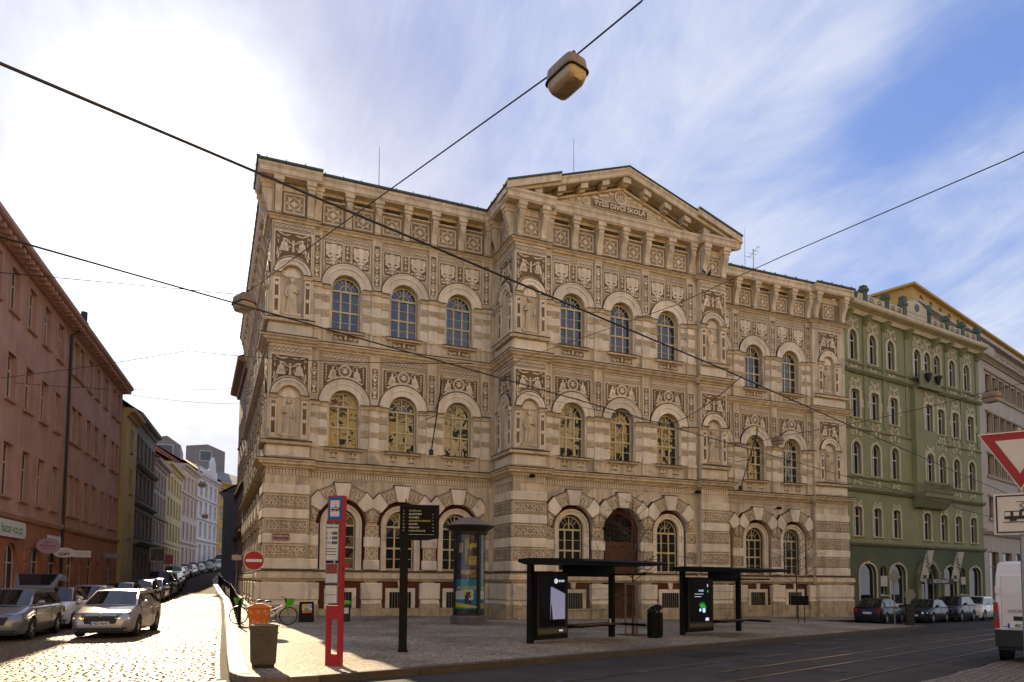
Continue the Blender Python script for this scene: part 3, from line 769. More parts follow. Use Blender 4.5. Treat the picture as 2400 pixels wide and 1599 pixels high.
def statue(fr, x, z, h, k=0):
    # low-relief robed figure standing on a plinth
    b = MB(); q = random.Random(k)
    pr = [(.30, 0), (.29, .15), (.24, .5), (.2, .85), (.21, 1.0), (.24, 1.15), (.2, 1.28), (.09, 1.36), (.07, 1.4)]
    n = 18
    rows = [[(r*(1+.05*math.sin(7*t+zz_*3))*math.cos(t)*.92, r*.35*math.sin(t)*(1+.12*math.sin(9*t)), zz_) for t in (2*math.pi*j/n for j in range(n))] for r, zz_ in pr]
    b.grid(rows, True); b.ball((0, -.04, 1.5), .105, 10, sy=.7, sz=1.25); b.ball((0, -.01, 1.54), .125, 10, sy=.6, sz=1.1)
    sg = 1 if k % 2 else -1
    b.tube([(sg*.2, -.02, 1.2), (sg*.27, -.07, .95), (sg*.06, -.12, .98)], [.06, .055, .04], 6); b.tube([(-sg*.2, -.02, 1.2), (-sg*.26, -.05, .92), (-sg*.2, -.1, .72)], [.06, .055, .04], 6)
    b.tube([(-.12, -.09, .05), (-.02, -.1, .8)], [.05, .02], 5); b.tube([(.1, -.1, .03), (.06, -.1, .85)], [.05, .02], 5)
    b.box(-.4, .4, -.12, .05, -.12, 0); b.box(-.5, .5, -.08, .05, -.22, -.12)
    s = h/1.9
    put('relief_figure', b.mesh('relief_figure', CREAM2, smooth=50), school, fr @ T(x, -.02, z) @ Matrix.Diagonal((s, s, s, 1)))
def pav(fr, x0, x1, c=None, ml=0, mr=0, gf=True, dep=.35, sd=0, gut=True):
    w = x1-x0; c = (x0+x1)/2 if c is None else c; rn = min(.53, w*.27); ro = min(.9, w*.46)
    holes = [(c-rn, c+rn, 8.55, 10.7+rn, True), (c-rn, c+rn, 14.6, 16.75+rn, True)]
    b = MB(); wall(b, x0, x1, -.75, 21.4, holes, .18)
    for x, mm in ((x0, ml), (x1, mr)):
        if not mm: b.face([(x, 0, -.75), (x, dep, -.75), (x, dep, 21.4), (x, 0, 21.4)])
    for z in (8.55, 14.6): b.face([(c-rn, .18, z), (c+rn, .18, z), (c+rn, .18, z+2.15+rn), (c-rn, .18, z+2.15+rn)])
    put('wall', b.mesh('wall', CREAM), school, fr)
    for i, z in enumerate((10.7, 16.75)):
        b = MB(); archring(b, 0, 0, rn+.02, ro-.12, -.07, .02, 18); archring(b, 0, 0, ro-.14, ro, -.11, .02, 18); archring(b, 0, 0, ro-.004, ro+.035, -.115, .02, 18, m=1); put('arch_moulding', b.mesh('arch_moulding', [LIGHT, SOOTSHADE]), school, fr @ T(c, 0, z))  # thin outer ring paints the shading along the arch edge
        b = MB()
        for k in range(9): leaf(b, 0, 0, rn*.92, .15, 10+20*k, t=.05, m=0)
        put('niche_shell', b.mesh('niche_shell', LIGHT), school, fr @ T(c, .17, z))
        statue(fr @ T(0, .15, 0), c, z-1.85, 2.05, sd+i)
        for s in (-1, 1):
            b = MB(); xx = c+s*(rn+(ro-rn)*.55); hw = (ro-rn)*.42
            b.box(xx-hw, xx+hw, -.07, .01, z-2.1, z-.15, 0); b.box(xx-hw*.55, xx+hw*.55, -.078, 0, z-1.95, z-.3, 1)
            for q in (.35, 1.05, 1.8): 
                j0 = len(b.v); disc(b, 0, 0, hw*.62, .09, 8, 0); b.xf(T(xx, 0, z-.15-q), j0)
            put('niche_pilaster', b.mesh('niche_pilaster', [LIGHT, BROWN]), school, fr)
            put('impost', m_impost(round(hw*2+.12, 2)), school, fr @ T(xx, -.03, z))
        zt = 13.2 if i == 0 else 19.4
        put('niche_spandrel', m_nichespan(round(min(w-.06, 1.86), 2), round(zt-.42-z-.05, 2), ro+.04, -.05), school, fr @ T(c, 0, z+.05))
        put('frieze_panel', m_frieze(round(w-.1, 2), .32), school, fr @ T(c, 0, zt-.2))
        b = MB(); profm(b, [(.02, z-2.2-.2), (-.22, z-2.4), (-.26, z-2.3), (-.26, z-2.22), (.02, z-2.14)], x0-.12*(ml != 0), x1+.1); put('sill_course', b.mesh('sill_course', [CREAM2, SOOTSHADE]), school, fr)
        b = MB(); b.cbox(x0+.02, x1-.02, -.05, .01, z-3.0, z-2.45, .03); put('pedestal_panel', b.mesh('pedestal_panel', LIGHT), school, fr)
    if w > 1.5:
        b = MB(); b.box(x0+.05, x1-.05, -.008, .01, 19.75, 21.0); put('frieze_field', b.mesh('frieze_field', TAN), school, fr)
        put('square_panel', m_diamond(), school, fr @ T((x0+x1)/2, 0, 20.4))
        for x in (x0+.25, x1-.25): put('bracket', M_BR, school, fr @ T(x, 0, 0))
    put('arcade_frieze', m_arcade(round(w-.04, 2), .34), school, fr @ T((x0+x1)/2, 0, 6.98))
    zz_ = 2.2
    for k, hh in enumerate((.56, .68, .52, .70, .50, .70, .5)):
        if zz_+hh > 6.8: hh = 6.78-zz_
        me = m_plain(round(w+.1, 2), hh-.05, .10) if k % 2 == 0 else m_block(round(w+.06, 2), hh-.06, k+sd*7)
        put('quoin_block', me, school, fr @ T((x0+x1)/2, 0 if k % 2 == 0 else -.02, zz_+hh/2)); zz_ += hh
    put('pedestal', m_plinthblock(round(w+.16, 2)), school, fr @ T((x0+x1)/2, 0, 0))
    cornices(fr, x0-(.25 if ml == 0 else 0), x1+(.25 if mr == 0 else 0), ml, mr, gut=gut)
F_MAIN = T(0, 36, 0); F_CEN = T(0, 33.4, 0); F_CENP = T(0, 33.1, 0.003); F_PAV = T(0, 35.68, 0.003)
TW = R(-90+0.8)
F_SIDE = T(2.17, 36, 0.006) @ RZ(TW); F_SIDEP = T(1.87, 35.68, 0.009) @ RZ(TW); F_RET = T(13.74, 36, 0.006) @ RZ(R(-90))
wing(F_MAIN, [5.6, 8.65, 11.7], 3.9, 13.74)
wing(F_MAIN, [28.95, 32.05, 35.15], 27.4, 36.9)
wing(F_CEN, [17.32, 20.4, 23.48], 15.5, 25.6, door=1, gut=False)
pav(F_PAV, 1.87, 3.92, ml=1, sd=0)
pav(F_PAV, 36.8, 39.75, sd=3, c=38.2)
pav(F_CENP, 13.74, 15.6, ml=1, sd=1, gut=False)
pav(F_CENP, 25.5, 27.38, sd=2, mr=1, gut=False)
pav(F_RET, .45, 2.9, c=1.75, mr=1, sd=4, dep=.05)
pav(F_SIDEP, -2.1, 0, mr=1, sd=5)
wing(F_SIDE, [-3.9-3.05*k for k in range(7, -1, -1)], -26.9, -2.1)
# remaining outer walls + roofs
b = MB()
b.box(27.38, 27.39, 33.4, 36, -.75, 21.4); b.box(39.74, 39.75, 36.0, 62, -.75, 21.4); b.box(2.0, 39.75, 61.9, 62.0, -.75, 21.4); b.box(13.742, 13.75, 33.45, 35.99, -.75, 21.4)
put('wall', b.mesh('wall', CREAM), school)
ROOFM = mat('roof_sheet', (0.09, 0.10, 0.10), .55, .2, 1, .1, 10, metal=.2)
b = MB()
E_, ZE = 35.3, 22.08
b.grid([[(1.3, 35.25, ZE), (40.0, 35.3, ZE)], [(8.5, 45, 24.2), (33, 45, 24.2)], [(8.5, 52, 24.2), (33, 52, 24.2)], [(1.2, 63, ZE), (40, 63, ZE)]])
b.face([(1.3, 35.25, ZE), (8.5, 45, 24.2), (8.5, 52, 24.2), (1.2, 63, ZE)]); b.face([(40, 35.3, ZE), (33, 45, 24.2), (33, 52, 24.2), (40, 63, ZE)])
put('roof', b.mesh('roof', ROOFM), school)
# pediment over the central block
PX0, PX1, PXA, PZ0, PZA = 12.98, 28.0, 20.33, 22.02, 24.62
def rake(mb, prof, y0=0):
    # profile [(y,z)] swept up and down the two slopes
    for a, c, za, zc in ((PX0, PXA, 0, PZA-PZ0), (PXA, PX1, PZA-PZ0, 0)):
        A = [(a, y, z+za) for y, z in prof]; B_ = [(c, y, z+zc) for y, z in prof]
        mb.grid([A, B_], True); mb.face(A); mb.face(B_[::-1])
FP = T(0, 33.4, 0)
b = MB(); rake(b, [(.3, -.34), (-.86, -.34), (-.9, -.28), (-.9, -.12), (-1.0, 0.0), (-1.0, .06), (.3, .08)]); b.xf(T(0, 0, PZ0)); put('raking_cornice', b.mesh('raking_cornice', CREAM2), school, FP)
b = MB(); rake(b, [(3.2, .085), (-1.02, .085), (-1.06, .13), (-1.02, .17), (3.2, .17)]); b.xf(T(0, 0, PZ0)); put('raking_gutter', b.mesh('raking_gutter', GREENMET), school, FP)
b = MB(); b.face([(13.6, 0.05, 21.9), (27.3, 0.05, 21.9), (PXA, .05, 24.35)]); put('tympanum', b.mesh('tympanum', CREAM), school, FP)
sl_ = (PZA-PZ0)/(PXA-PX0)
for s in (-1, 1):
    for k in range(5):
        x = PXA+s*(.0+1.35*k) if k else PXA
        if k == 0 and s > 0: continue
        z = PZA-abs(x-PXA)*sl_-.36
        b = MB(); j = sl_*(-s if k else 0)
        b.v = []; P = [(-.22, -.28), (.22, -.28), (.22, 0), (-.22, 0)]
        if k == 0: P = [(-.25, -.34), (.25, -.34), (.25, -.08), (0, 0), (-.25, -.08)]
        b.prism([(u, v+u*j) for u, v in P], -.74, .1); b.prism([(u*.75, v+u*j*.75-.14) for u, v in ((-.22, -.24), (.22, -.24), (.22, 0), (-.22, 0))], -.5, .1)
        put('modillion', b.mesh('modillion', CREAM2), school, FP @ T(x, 0, z))
    b = MB()
    for k in range(46):
        x = PXA+s*(.35+k*.125); z = PZA-abs(x-PXA)*sl_-.52
        if z > 21.95: b.box(x-.035, x+.035, -.2, .02, z-.16, z)
    put('dentils', b.mesh('dentils', DKLINE), school, FP)['kind'] = 'stuff'
    b = MB(); P0 = (PXA, PZA-.36-.42); L_ = 5.2
    b.grid([[(P0[0], y, P0[1]+z) for y, z in ((.1, 0), (-.16, 0), (-.16, .14), (.1, .14))], [(P0[0]+s*L_, y, P0[1]-L_*sl_+z) for y, z in ((.1, 0), (-.16, 0), (-.16, .14), (.1, .14))]], True)
    put('inner_rake_moulding', b.mesh('inner_rake_moulding', CREAM2), school, FP)
    # step blocks at the ends of the pediment
    xe = PX0 if s < 0 else PX1
    b = MB(); b.prism([(0, 0.0), (-s*3.1, 3.1*sl_), (-s*3.1, 3.1*sl_+.36), (0, .36)], -1.12, -.8); b.xf(T(0, 0, -.12)); put('pediment_shoulder', b.mesh('pediment_shoulder', CREAM2), school, FP @ T(xe, 0, PZ0-.1))
    b = MB(); b.prism([(s*.02, 0.0), (-s*3.1, 3.1*sl_), (-s*3.1, 3.1*sl_+.1), (s*.02, .1)], -1.18, -.75); put('shoulder_gutter', b.mesh('shoulder_gutter', GREENMET), school, FP @ T(xe, 0, PZ0+.145))
    b = MB()
    b.face([(PXA, 3.0, PZA+.15), (xe, 3.0, PZ0+.15), (xe, 12, PZ0+.15), (PXA, 12, PZA+.15)]); put('roof', b.mesh('roof', ROOFM), school, FP)
b = MB(); b.box(-1.82, 1.82, -.05, 0, -.26, .26, 0); border(b, -1.82, 1.82, -.26, .26, .03, .056, 1); ip = put('inscription_panel', b.mesh('inscription_panel', [BROWN, ORN]), school, FP @ T(20.3, .04, 22.80))
put('inscription', text_mesh('inscription', 'VYŠŠÍ DÍVČÍ ŠKOLA', .385, mat('inscription_white', (.88, .80, .64), .8, 0, 1, 0), .004, bold=.006), ip, FP @ T(20.3, -.018, 22.80) @ UPR)
b = MB(); ring(b, 0, 0, .3, .4, .06, 18, 0); disc(b, 0, 0, .3, .03, 16, 1); ring(b, 0, 0, .22, .26, .05, 14, 0)
for s in (-1, 1):
    for q in range(4): leaf(b, s*(.42+.33*q), .06-.12*q, .45, .14, 90-s*(80+15*(q % 2)), .05, 0); scroll(b, s*(.62+.33*q), -.02-.13*q, .15, .05, 90, 1.2, s, .05, 0)
for q in (-.12, 0, .12): b.box(q-.035, q+.035, -.06, 0, -.18, .12+.05*(q == 0), 0)
put('tympanum_medallion', b.mesh('tympanum_medallion', [ORN, BROWN]), school, FP @ T(20.35, .04, 23.44))
for s in (-1, 1):
    b = MB(); ring(b, 0, 0, .14, .24, .05, 14, 0); disc(b, 0, 0, .08, .05, 8, 0)
    for q in range(3): leaf(b, s*(.3+.38*q), -.05, .42, .16, 90-s*(70+30*(q % 2)), .05, 0); scroll(b, s*(.55+.4*q), -.1, .13, .05, 90, 1.2, s, .05, 0)
    put('tympanum_scroll', b.mesh('tympanum_scroll', ORN), school, FP @ T(20.3+s*2.15, .04, 22.8))
# main door in the middle bay
DOORW = mat('door_wood', (.10, .036, .020), .6, .25, 3, .2, 20)
c = 20.4
b = MB(); wall(b, c-1.24, c+1.24, -.75, 5.85, [(c-1.0, c+1.0, -.7, 5.5, True)], .25, .42); put('door_surround', b.mesh('door_surround', MAROON), school, F_CEN)
for s in (-1, 1):
    b = MB(); b.box(min(0, s*.98), max(0, s*.98), .55, .62, -.5, 3.7, 0)
    d_ = put('door_leaf', b.mesh('door_leaf', DOORW), school, F_CEN @ T(c+s*.01, 0, 0))
    for z0, z1 in ((-.2, .8), (1.0, 2.1), (2.3, 3.5)):
        b = MB(); b.cbox(s*.5-.34, s*.5+.34, .51, .56, z0, z1, .04); put('door_panel', b.mesh('door_panel', DOORW), d_, F_CEN @ T(c, 0, 0))
    b = MB(); b.tube([(s*.1, .5, 1.0), (s*.1, .46, 1.0), (s*.22, .46, 1.0)], .015, 6); put('door_handle', b.mesh('door_handle', mat('brass', (.5, .36, .15), .35, 0, 1, 0, metal=1)), d_, F_CEN @ T(c, 0, 0))
b = MB(); b.box(c-1.05, c+1.05, .5, .6, 3.7, 3.95); put('door_transom', b.mesh('door_transom', DOORW), school, F_CEN)
b = MB(); b.box(c-1.05, c+1.05, .56, .57, 3.9, 5.6); put('fanlight', b.mesh('fanlight', GLASSG), school, F_CEN)
b = MB()
for k in range(9): x = c-.9+.225*k; b.tube([(x, .5, 3.95), (x, .5, 5.4)], .015, 5)
for k in range(5): b.tube([(c-.95, .5, 4.1+.3*k), (c+.95, .5, 4.1+.3*k)], .012, 5)
put('fanlight_grille', b.mesh('fanlight_grille', mat('black_iron', (.02, .02, .02), .6, 0, 1, 0)), school, F_CEN)
# rooftop bits
IRON = MATS['black_iron']; ROD = mat('zinc_rod', (.25, .27, .29), .5, 0, 1, 0, metal=.5)
for x, y, z, hh in ((7.35, 37.0, 22.4, 2.9), (18.6, 35.8, 24.3, 3.6), (34.9, 40, 22.7, 5.0)):
    b = MB(); b.tube([(0, 0, 0), (0, 0, hh*.6), (0, 0, hh)], [.03, .02, .012], 6); b.box(-.08, .08, -.08, .08, -.3, .05); put('lightning_rod', b.mesh('lightning_rod', ROD), school, T(x, y, z))
b = MB(); b.box(-.4, .4, -.3, .3, -1, .6, 0); b.box(-.46, .46, -.36, .36, .6, .72, 0); put('chimney', b.mesh('chimney', CREAM), school, T(34.4, 38.5, 22.9))
b = MB(); b.tube([(0, 0, 0), (0, 0, 1.9)], .03, 6)
for k in range(4): b.tube([(-.5+.1*k, -.3*k+.4, 1.5+.1*k), (.5-.1*k, -.3*k+.4, 1.5+.1*k)], .012, 5)
b.tube([(0, .5, 1.5), (0, -.6, 1.85)], .015, 5); put('roof_aerial', b.mesh('roof_aerial', ROD), school, T(33.9, 38.0, 23.2))
b = MB()
for k in range(4): b.tube([(-.45+.3*k, 0, 0), (-.45+.3*k, 0, 1.2)], .012, 5)
for k in range(4): b.tube([(-.45, 0, .15+.33*k), (.45, 0, .15+.33*k)], .012, 5)
put('roof_aerial', b.mesh('roof_aerial', ROD), school, T(35.6, 38.2, 22.7) @ RZ(.5) @ RY(.2))
# ------------------------------------------------------------------ ground
from mathutils.geometry import delaunay_2d_cdt
ASPH = mat('asphalt', (.050, .044, .039), .8, .4, .45, .35, 60, .0, (.35, .25), fine=.45, spec=.25)
def sheet(name, outline, zf, step, material, kind='structure', parent=None, breaks=()):
    xs = [p[0] for p in outline]; ys = [p[1] for p in outline]; pts = [Vector(p[:2]) for p in outline]; n = len(pts)
    x = min(xs)+step*.37
    while x < max(xs):
        y = min(ys)+step*.41
        while y < max(ys): pts.append(Vector((x+.0001*y, y))); y += step
        x += step
    vs, es, fs, *_ = delaunay_2d_cdt(pts, [(i, (i+1) % n) for i in range(n)], [list(range(n))], 1, 1e-5)
    me = bpy.data.meshes.new(name); me.from_pydata([(v.x, v.y, zf(v.x, v.y)) for v in vs], [], fs); me.materials.append(material)
    b = bmesh.new(); b.from_mesh(me); bmesh.ops.recalc_face_normals(b, faces=b.faces)
    if b.faces and sum(f.normal.z for f in b.faces) < 0: bmesh.ops.reverse_faces(b, faces=b.faces)
    b.to_mesh(me); b.free()
    o = put(name, me, parent)
    if kind: o['kind'] = kind
    return o
def strips(name, xs, ys, zf, material):
    b = MB(); b.grid([[(x, y, zf(x, y)) for x in xs] for y in ys]); o = put(name, b.mesh(name, material), None); o['kind'] = 'structure'; return o
road = strips('road', [-150, -60, -30, -15, -5, 0, 10, 20, 40, 60, 100, 200], [-60, -30, -10, 0, 10, 20, 34, 47, 60, 80, 110, 160, 260], rz, ASPH)
# pavement in front of the school
LK = [(.22, 14.3), (.21, 18.2), (.25, 25), (.29, 34), (.29, 44.6), (.24, 53), (-.14, 63), (-.54, 72.8), (-.77, 84), (-.3, 96), (1.6, 108), (5.5, 118), (11, 126)]
CK = [(1.76, 13.42), (1.2, 13.30), (.79, 13.36), (.5, 13.55), (.3, 13.9)]
RK = [(5.98, 14.98), (13, 17.75), (20, 20.5), (28, 23.7), (34.4, 26.25)]
RE = [(35.1, 26.75), (35.0, 27.3), (34.0, 28.2), (33.0, 29.3), (32.8, 31.6), (40, 32.9), (62, 36.2)]
PAVE = bpy.data.materials.new('mosaic_paving'); PAVE.use_nodes = True
def _pave():
    nt = PAVE.node_tree; L = nt.links; b = nt.nodes['Principled BSDF']; g = nt.nodes.new('ShaderNodeNewGeometry')
    mp = nt.nodes.new('ShaderNodeMapping'); mp.inputs['Rotation'].default_value = (0, 0, R(20)); L.new(g.outputs['Position'], mp.inputs[0])
    v = nt.nodes.new('ShaderNodeTexVoronoi'); v.inputs['Scale'].default_value = 13; v.inputs['Randomness'].default_value = .55; L.new(mp.outputs[0], v.inputs['Vector'])
    v2 = nt.nodes.new('ShaderNodeTexVoronoi'); v2.feature = 'DISTANCE_TO_EDGE'; v2.inputs['Scale'].default_value = 13; v2.inputs['Randomness'].default_value = .55; L.new(mp.outputs[0], v2.inputs['Vector'])
    hsv = nt.nodes.new('ShaderNodeSeparateColor'); L.new(v.outputs['Color'], hsv.inputs[0])
    r1 = nt.nodes.new('ShaderNodeMapRange'); L.new(hsv.outputs[0], r1.inputs[0]); r1.inputs[3].default_value = .55; r1.inputs[4].default_value = 1.35
    n = nt.nodes.new('ShaderNodeTexNoise'); n.inputs['Scale'].default_value = .4; n.inputs['Detail'].default_value = 6; L.new(g.outputs['Position'], n.inputs['Vector'])
    r2_ = nt.nodes.new('ShaderNodeMapRange'); L.new(n.outputs['Fac'], r2_.inputs[0]); r2_.inputs[1].default_value = .3; r2_.inputs[2].default_value = .7; r2_.inputs[3].default_value = .55; r2_.inputs[4].default_value = 1.3
    e = nt.nodes.new('ShaderNodeMapRange'); L.new(v2.outputs['Distance'], e.inputs[0]); e.inputs[1].default_value = .02; e.inputs[2].default_value = .12; e.inputs[3].default_value = .35
    m1 = nt.nodes.new('ShaderNodeMath'); m1.operation = 'MULTIPLY'; L.new(r1.outputs[0], m1.inputs[0]); L.new(r2_.outputs[0], m1.inputs[1])
    m2 = nt.nodes.new('ShaderNodeMath'); m2.operation = 'MULTIPLY'; L.new(m1.outputs[0], m2.inputs[0]); L.new(e.outputs[0], m2.inputs[1])
    sc = nt.nodes.new('ShaderNodeVectorMath'); sc.operation = 'SCALE'; sc.inputs[0].default_value = (.385, .32, .235); L.new(m2.outputs[0], sc.inputs['Scale'])
    L.new(sc.outputs[0], b.inputs['Base Color']); b.inputs['Roughness'].default_value = .7; b.inputs['Specular IOR Level'].default_value = .25
    bp = nt.nodes.new('ShaderNodeBump'); bp.inputs['Strength'].default_value = .8; bp.inputs['Distance'].default_value = .02; L.new(e.outputs[0], bp.inputs['Height']); L.new(bp.outputs[0], b.inputs['Normal'])
_pave()
pave = sheet('pavement', CK[::-1][0:0]+[(.3, 14.3)]+[(.38, 13.95), (.56, 13.62), (.83, 13.44), (1.2, 13.38), (1.75, 13.5)]+[(x, y+.08) for x, y in RK]+[(x-.06, y+.05) for x, y in RE]+[(62, 44), (8, 44), (8, 60), (9, 90), (14, 120), (11, 126.1)]+[(x+.1, y) for x, y in LK[::-1][1:-1]], gz, 2.0, PAVE)
RC = -11.4
def redx(y): return RC+.0629*y
lp = sheet('pavement_far_side', [(redx(y)+1.9, y) for y in (14, 30, 45, 65, 80)]+[(-4.0, 88), (-3.0, 101), (-1.2, 112), (1.6, 122), (6, 131), (3, 136), (-4, 126), (-12, 100)]+[(redx(y)-1, y) for y in (65, 40, 14)], gz, 3.0, PAVE)
# kerb stones, one object each
GRAN = mat('granite_kerb', (.19, .148, .10), .6, .15, 2.0, .3, 50, fine=.25, spec=.2, orand=.15)
GRAND = mat('dark_granite_kerb', (.085, .068, .052), .7, .2, 2.0, .3, 50, fine=.3)
kerb = put('kerb', None, None); kerb['kind'] = 'structure'
def along(pts, step):
    out = []; acc = 0
    for a, b_ in zip(pts, pts[1:]):
        a = Vector(a); b_ = Vector(b_); l = (b_-a).length; n = max(1, round(l/step))
        for k in range(n): out.append((a+(b_-a)*k/n, a+(b_-a)*(k+1)/n))
    return out
def kerbrow(pts, w, side, step, material, dz=0.0, lim=300):
    for a, b_ in along(pts, step):
        d = (b_-a); l = d.length; d.normalize(); n = Vector((-d.y, d.x))*side
        m_ = MB(); g = .006; a2, b2 = a+d*g, b_-d*g
        j = rnd.uniform(-.006, .006)
        P = [a2, b2, b2+n*w, a2+n*w]; c_ = .015
        top = [(p.x, p.y, gz(p.x, p.y)+.006+dz+j) for p in P]
        Q = [a2+n*c_, b2+n*c_, b2+n*(w-c_), a2+n*(w-c_)]; topi = [(p.x, p.y, gz(p.x, p.y)+.018+dz+j) for p in Q]
        low = [(p.x, p.y, gz(p.x, p.y)-.2) for p in P]
        m_.grid([low, top, topi], True); m_.face(topi)
        put('kerbstone', m_.mesh('kerbstone', material), kerb)
kerbrow(LK[:9], .36, -1, 1.0, GRAN)
kerbrow(CK+[(.22, 14.3)], .34, -1, .55, GRAN)
kerbrow([(1.76, 13.42)]+RK, .22, 1, 1.9, GRAND)
kerbrow([RK[-1]]+RE, .22, 1, 1.2, GRAND)
kerbrow([(redx(y)+1.9, y) for y in (14, 30, 45, 65, 80)], .25, 1, 1.2, GRAND)
# cobbles
COB = mat('granite_setts', (.125, .086, .048), .58, .25, 7.0, .4, 30, fine=.3, spec=.14, orand=.25)
JOINT = mat('sett_joint', (.055, .042, .03), .9, .2, 3, .3, 30, spec=.1)
cobbles = sheet('cobbled_street', [(.25, 12.0), (.25, 34), (.3, 44), (.2, 54), (-.3, 66), (-.8, 84), (-.3, 96), (1.6, 108), (5, 118), (8, 128), (5, 134), (-1.5, 112), (-3.2, 101), (-4.2, 88), (redx(65)+1.9, 65), (redx(14)+1.9, 14), (redx(11)+2, 9.5), (-.5, 9.5)], lambda x, y: rz(x, y)+.004, 2.5, JOINT)
def lk_x(y):
    for a, b_ in zip(LK, LK[1:]):
        if a[1] <= y <= b_[1]: return a[0]+(b_[0]-a[0])*(y-a[1])/(b_[1]-a[1])
    return .15
def sett(mb, cx_, cy_, w, l, ang, z, q, h=.022):
    # rounded-top stone
    c_, s_ = math.cos(ang), math.sin(ang)
    tx, ty = q.uniform(-.035, .035), q.uniform(-.035, .035)
    def P(u, v, zz_): return (cx_+u*c_-v*s_, cy_+u*s_+v*c_, z+zz_+u*tx+v*ty)
    i = .010; j = [q.uniform(-.005, .005) for _ in range(8)]
    A = [P(-w/2+j[0], -l/2+j[1], -.02), P(w/2+j[2], -l/2+j[3], -.02), P(w/2+j[4], l/2+j[5], -.02), P(-w/2+j[6], l/2+j[7], -.02)]
    B_ = [P(-w/2+i+j[0], -l/2+i+j[1], h*.7), P(w/2-i+j[2], -l/2+i+j[3], h*.7), P(w/2-i+j[4], l/2-i+j[5], h*.7), P(-w/2+i+j[6], l/2-i+j[7], h*.7)]
    C_ = [P(-w/2+i*2.6, -l/2+i*2.6, h), P(w/2-i*2.6, -l/2+i*2.6, h), P(w/2-i*2.6, l/2-i*2.6, h), P(-w/2+i*2.6, l/2-i*2.6, h)]
    mb.grid([A, B_, C_], True); mb.face(C_)
q = random.Random(3); stones = []
y = 10.2
while y < 62:
    x = redx(y)+1.95; xe = lk_x(y)-.34 if y > 14 else .1
    bend = .0
    while x < xe:
        w = q.uniform(.15, .25); yy = y+.10*math.sin(x*.55)+.05*math.sin(x*1.7+y)
        stones.append((x+w/2, yy, w-.010, .168, q.uniform(-.035, .035), rz(x, yy)+q.uniform(-.004, .004))); x += w
    # gutter run of long setts beside the kerb
    if y > 14: stones.append((lk_x(y)-.2, y, .13, .165, q.uniform(-.03, .03), rz(0, y)-.012))
    y += .178
def vis(s): return s[1] > 12.2 and -7.4 < s[0] and (s[0]/s[1]) > -.25
near = sorted((s for s in stones if vis(s) and -3.2 < s[0] < .05), key=lambda s: s[1]-.3*s[0])[:290]
ns = set(id(s) for s in near)
for s in near:
    b = MB(); sett(b, 0, 0, s[2], s[3], s[4], 0, q); put('cobblestone', b.mesh('cobblestone', COB, smooth=50, fix=False), cobbles, T(s[0], s[1], s[5]))
b = MB()
for s in stones:
    if id(s) not in ns: sett(b, *s[:5], s[5], q)
o = put('cobblestone_field', b.mesh('cobblestone_field', COB, smooth=50, fix=False), cobbles); o['kind'] = 'stuff'
# parking strip of rough cobbles at the right
b = MB(); RD = Vector((.929, .370)); RN = Vector((.370, -.929)); K0 = Vector((5.98, 14.89))
def rp(s, o_): p = K0+RD*s+RN*o_; return p.x, p.y
v0 = 7.0
while v0 < 13:
    s_ = 0.0
    while s_ < 34:
        w = q.uniform(.14, .26); px_, py_ = rp(s_+w/2, v0+.03*math.sin(s_*2))
        if v0 > 6.9: sett(b, px_, py_, w-.02, .15, math.atan2(RD.y, RD.x)+q.uniform(-.12, .12), rz(px_, py_)+q.uniform(-.012, .006), q, .035)
        s_ += w
    v0 += .175
o = put('parking_cobbles', b.mesh('parking_cobbles', mat('dark_setts', (.15, .135, .12), .5, .3, 6, .5, 30, fine=.3), smooth=50, fix=False), road); o['kind'] = 'stuff'
b = MB()
for u, v in ((19.6, 7.6), (19.0, 8.6)):
    pp = [rp(u-6.8*k/10*1.0, v+(k/10)*2.6) for k in range(11)]
    for (x0_, y0_), (x1_, y1_) in zip(pp, pp[1:]):
        n_ = Vector((y1_-y0_, x0_-x1_)).normalized()*.07
        b.face([(x0_-n_.x, y0_-n_.y, rz(x0_, y0_)+.045), (x1_-n_.x, y1_-n_.y, rz(x1_, y1_)+.045), (x1_+n_.x, y1_+n_.y, rz(x1_, y1_)+.045), (x0_+n_.x, y0_+n_.y, rz(x0_, y0_)+.045)])
o = put('parking_line', b.mesh('parking_line', mat('worn_white_paint', (.42, .40, .37), .8, .35, 12, .4, 30, fine=.6)), road)
# tram rails
STEEL = mat('rail_steel', (.65, .62, .56), .22, .1, 3, .05, 40, metal=1); GROOVE = mat('rail_groove', (.012, .011, .01), .9, 0, 1, 0); SLAB = mat('track_concrete', (.060, .052, .045), .8, .35, .8, .25, 40, .0, (.3, .5), fine=.35, spec=.25)
b = MB(); 
N_ = 30
b.grid([[(*rp(-12+96*k/N_, o_), rz(*rp(-12+96*k/N_, o_))+.004) for k in range(N_+1)] for o_ in (1.9, 6.2)]); put('track_slab', b.mesh('track_slab', SLAB), road)
for i, (o_, hw, gw) in enumerate(((2.3, .025, .06), (3.4, .055, .03), (4.35, .05, .03), (5.7, .025, .06))):
    b = MB(); s0 = -12 if i != 1 else 3.6
    for (a, c_, m_, dz) in ((o_-hw, o_+hw, 0, .012), (o_+hw, o_+hw+gw, 1, .009)):
        b.grid([[(*rp(s0+(84-s0)*k/N_, v), rz(*rp(s0+(84-s0)*k/N_, v))+dz) for k in range(N_+1)] for v in (a, c_)], False, m_)
    r_ = put('tram_rail', b.mesh('tram_rail', [STEEL, GROOVE]), None); r_['kind'] = 'structure'
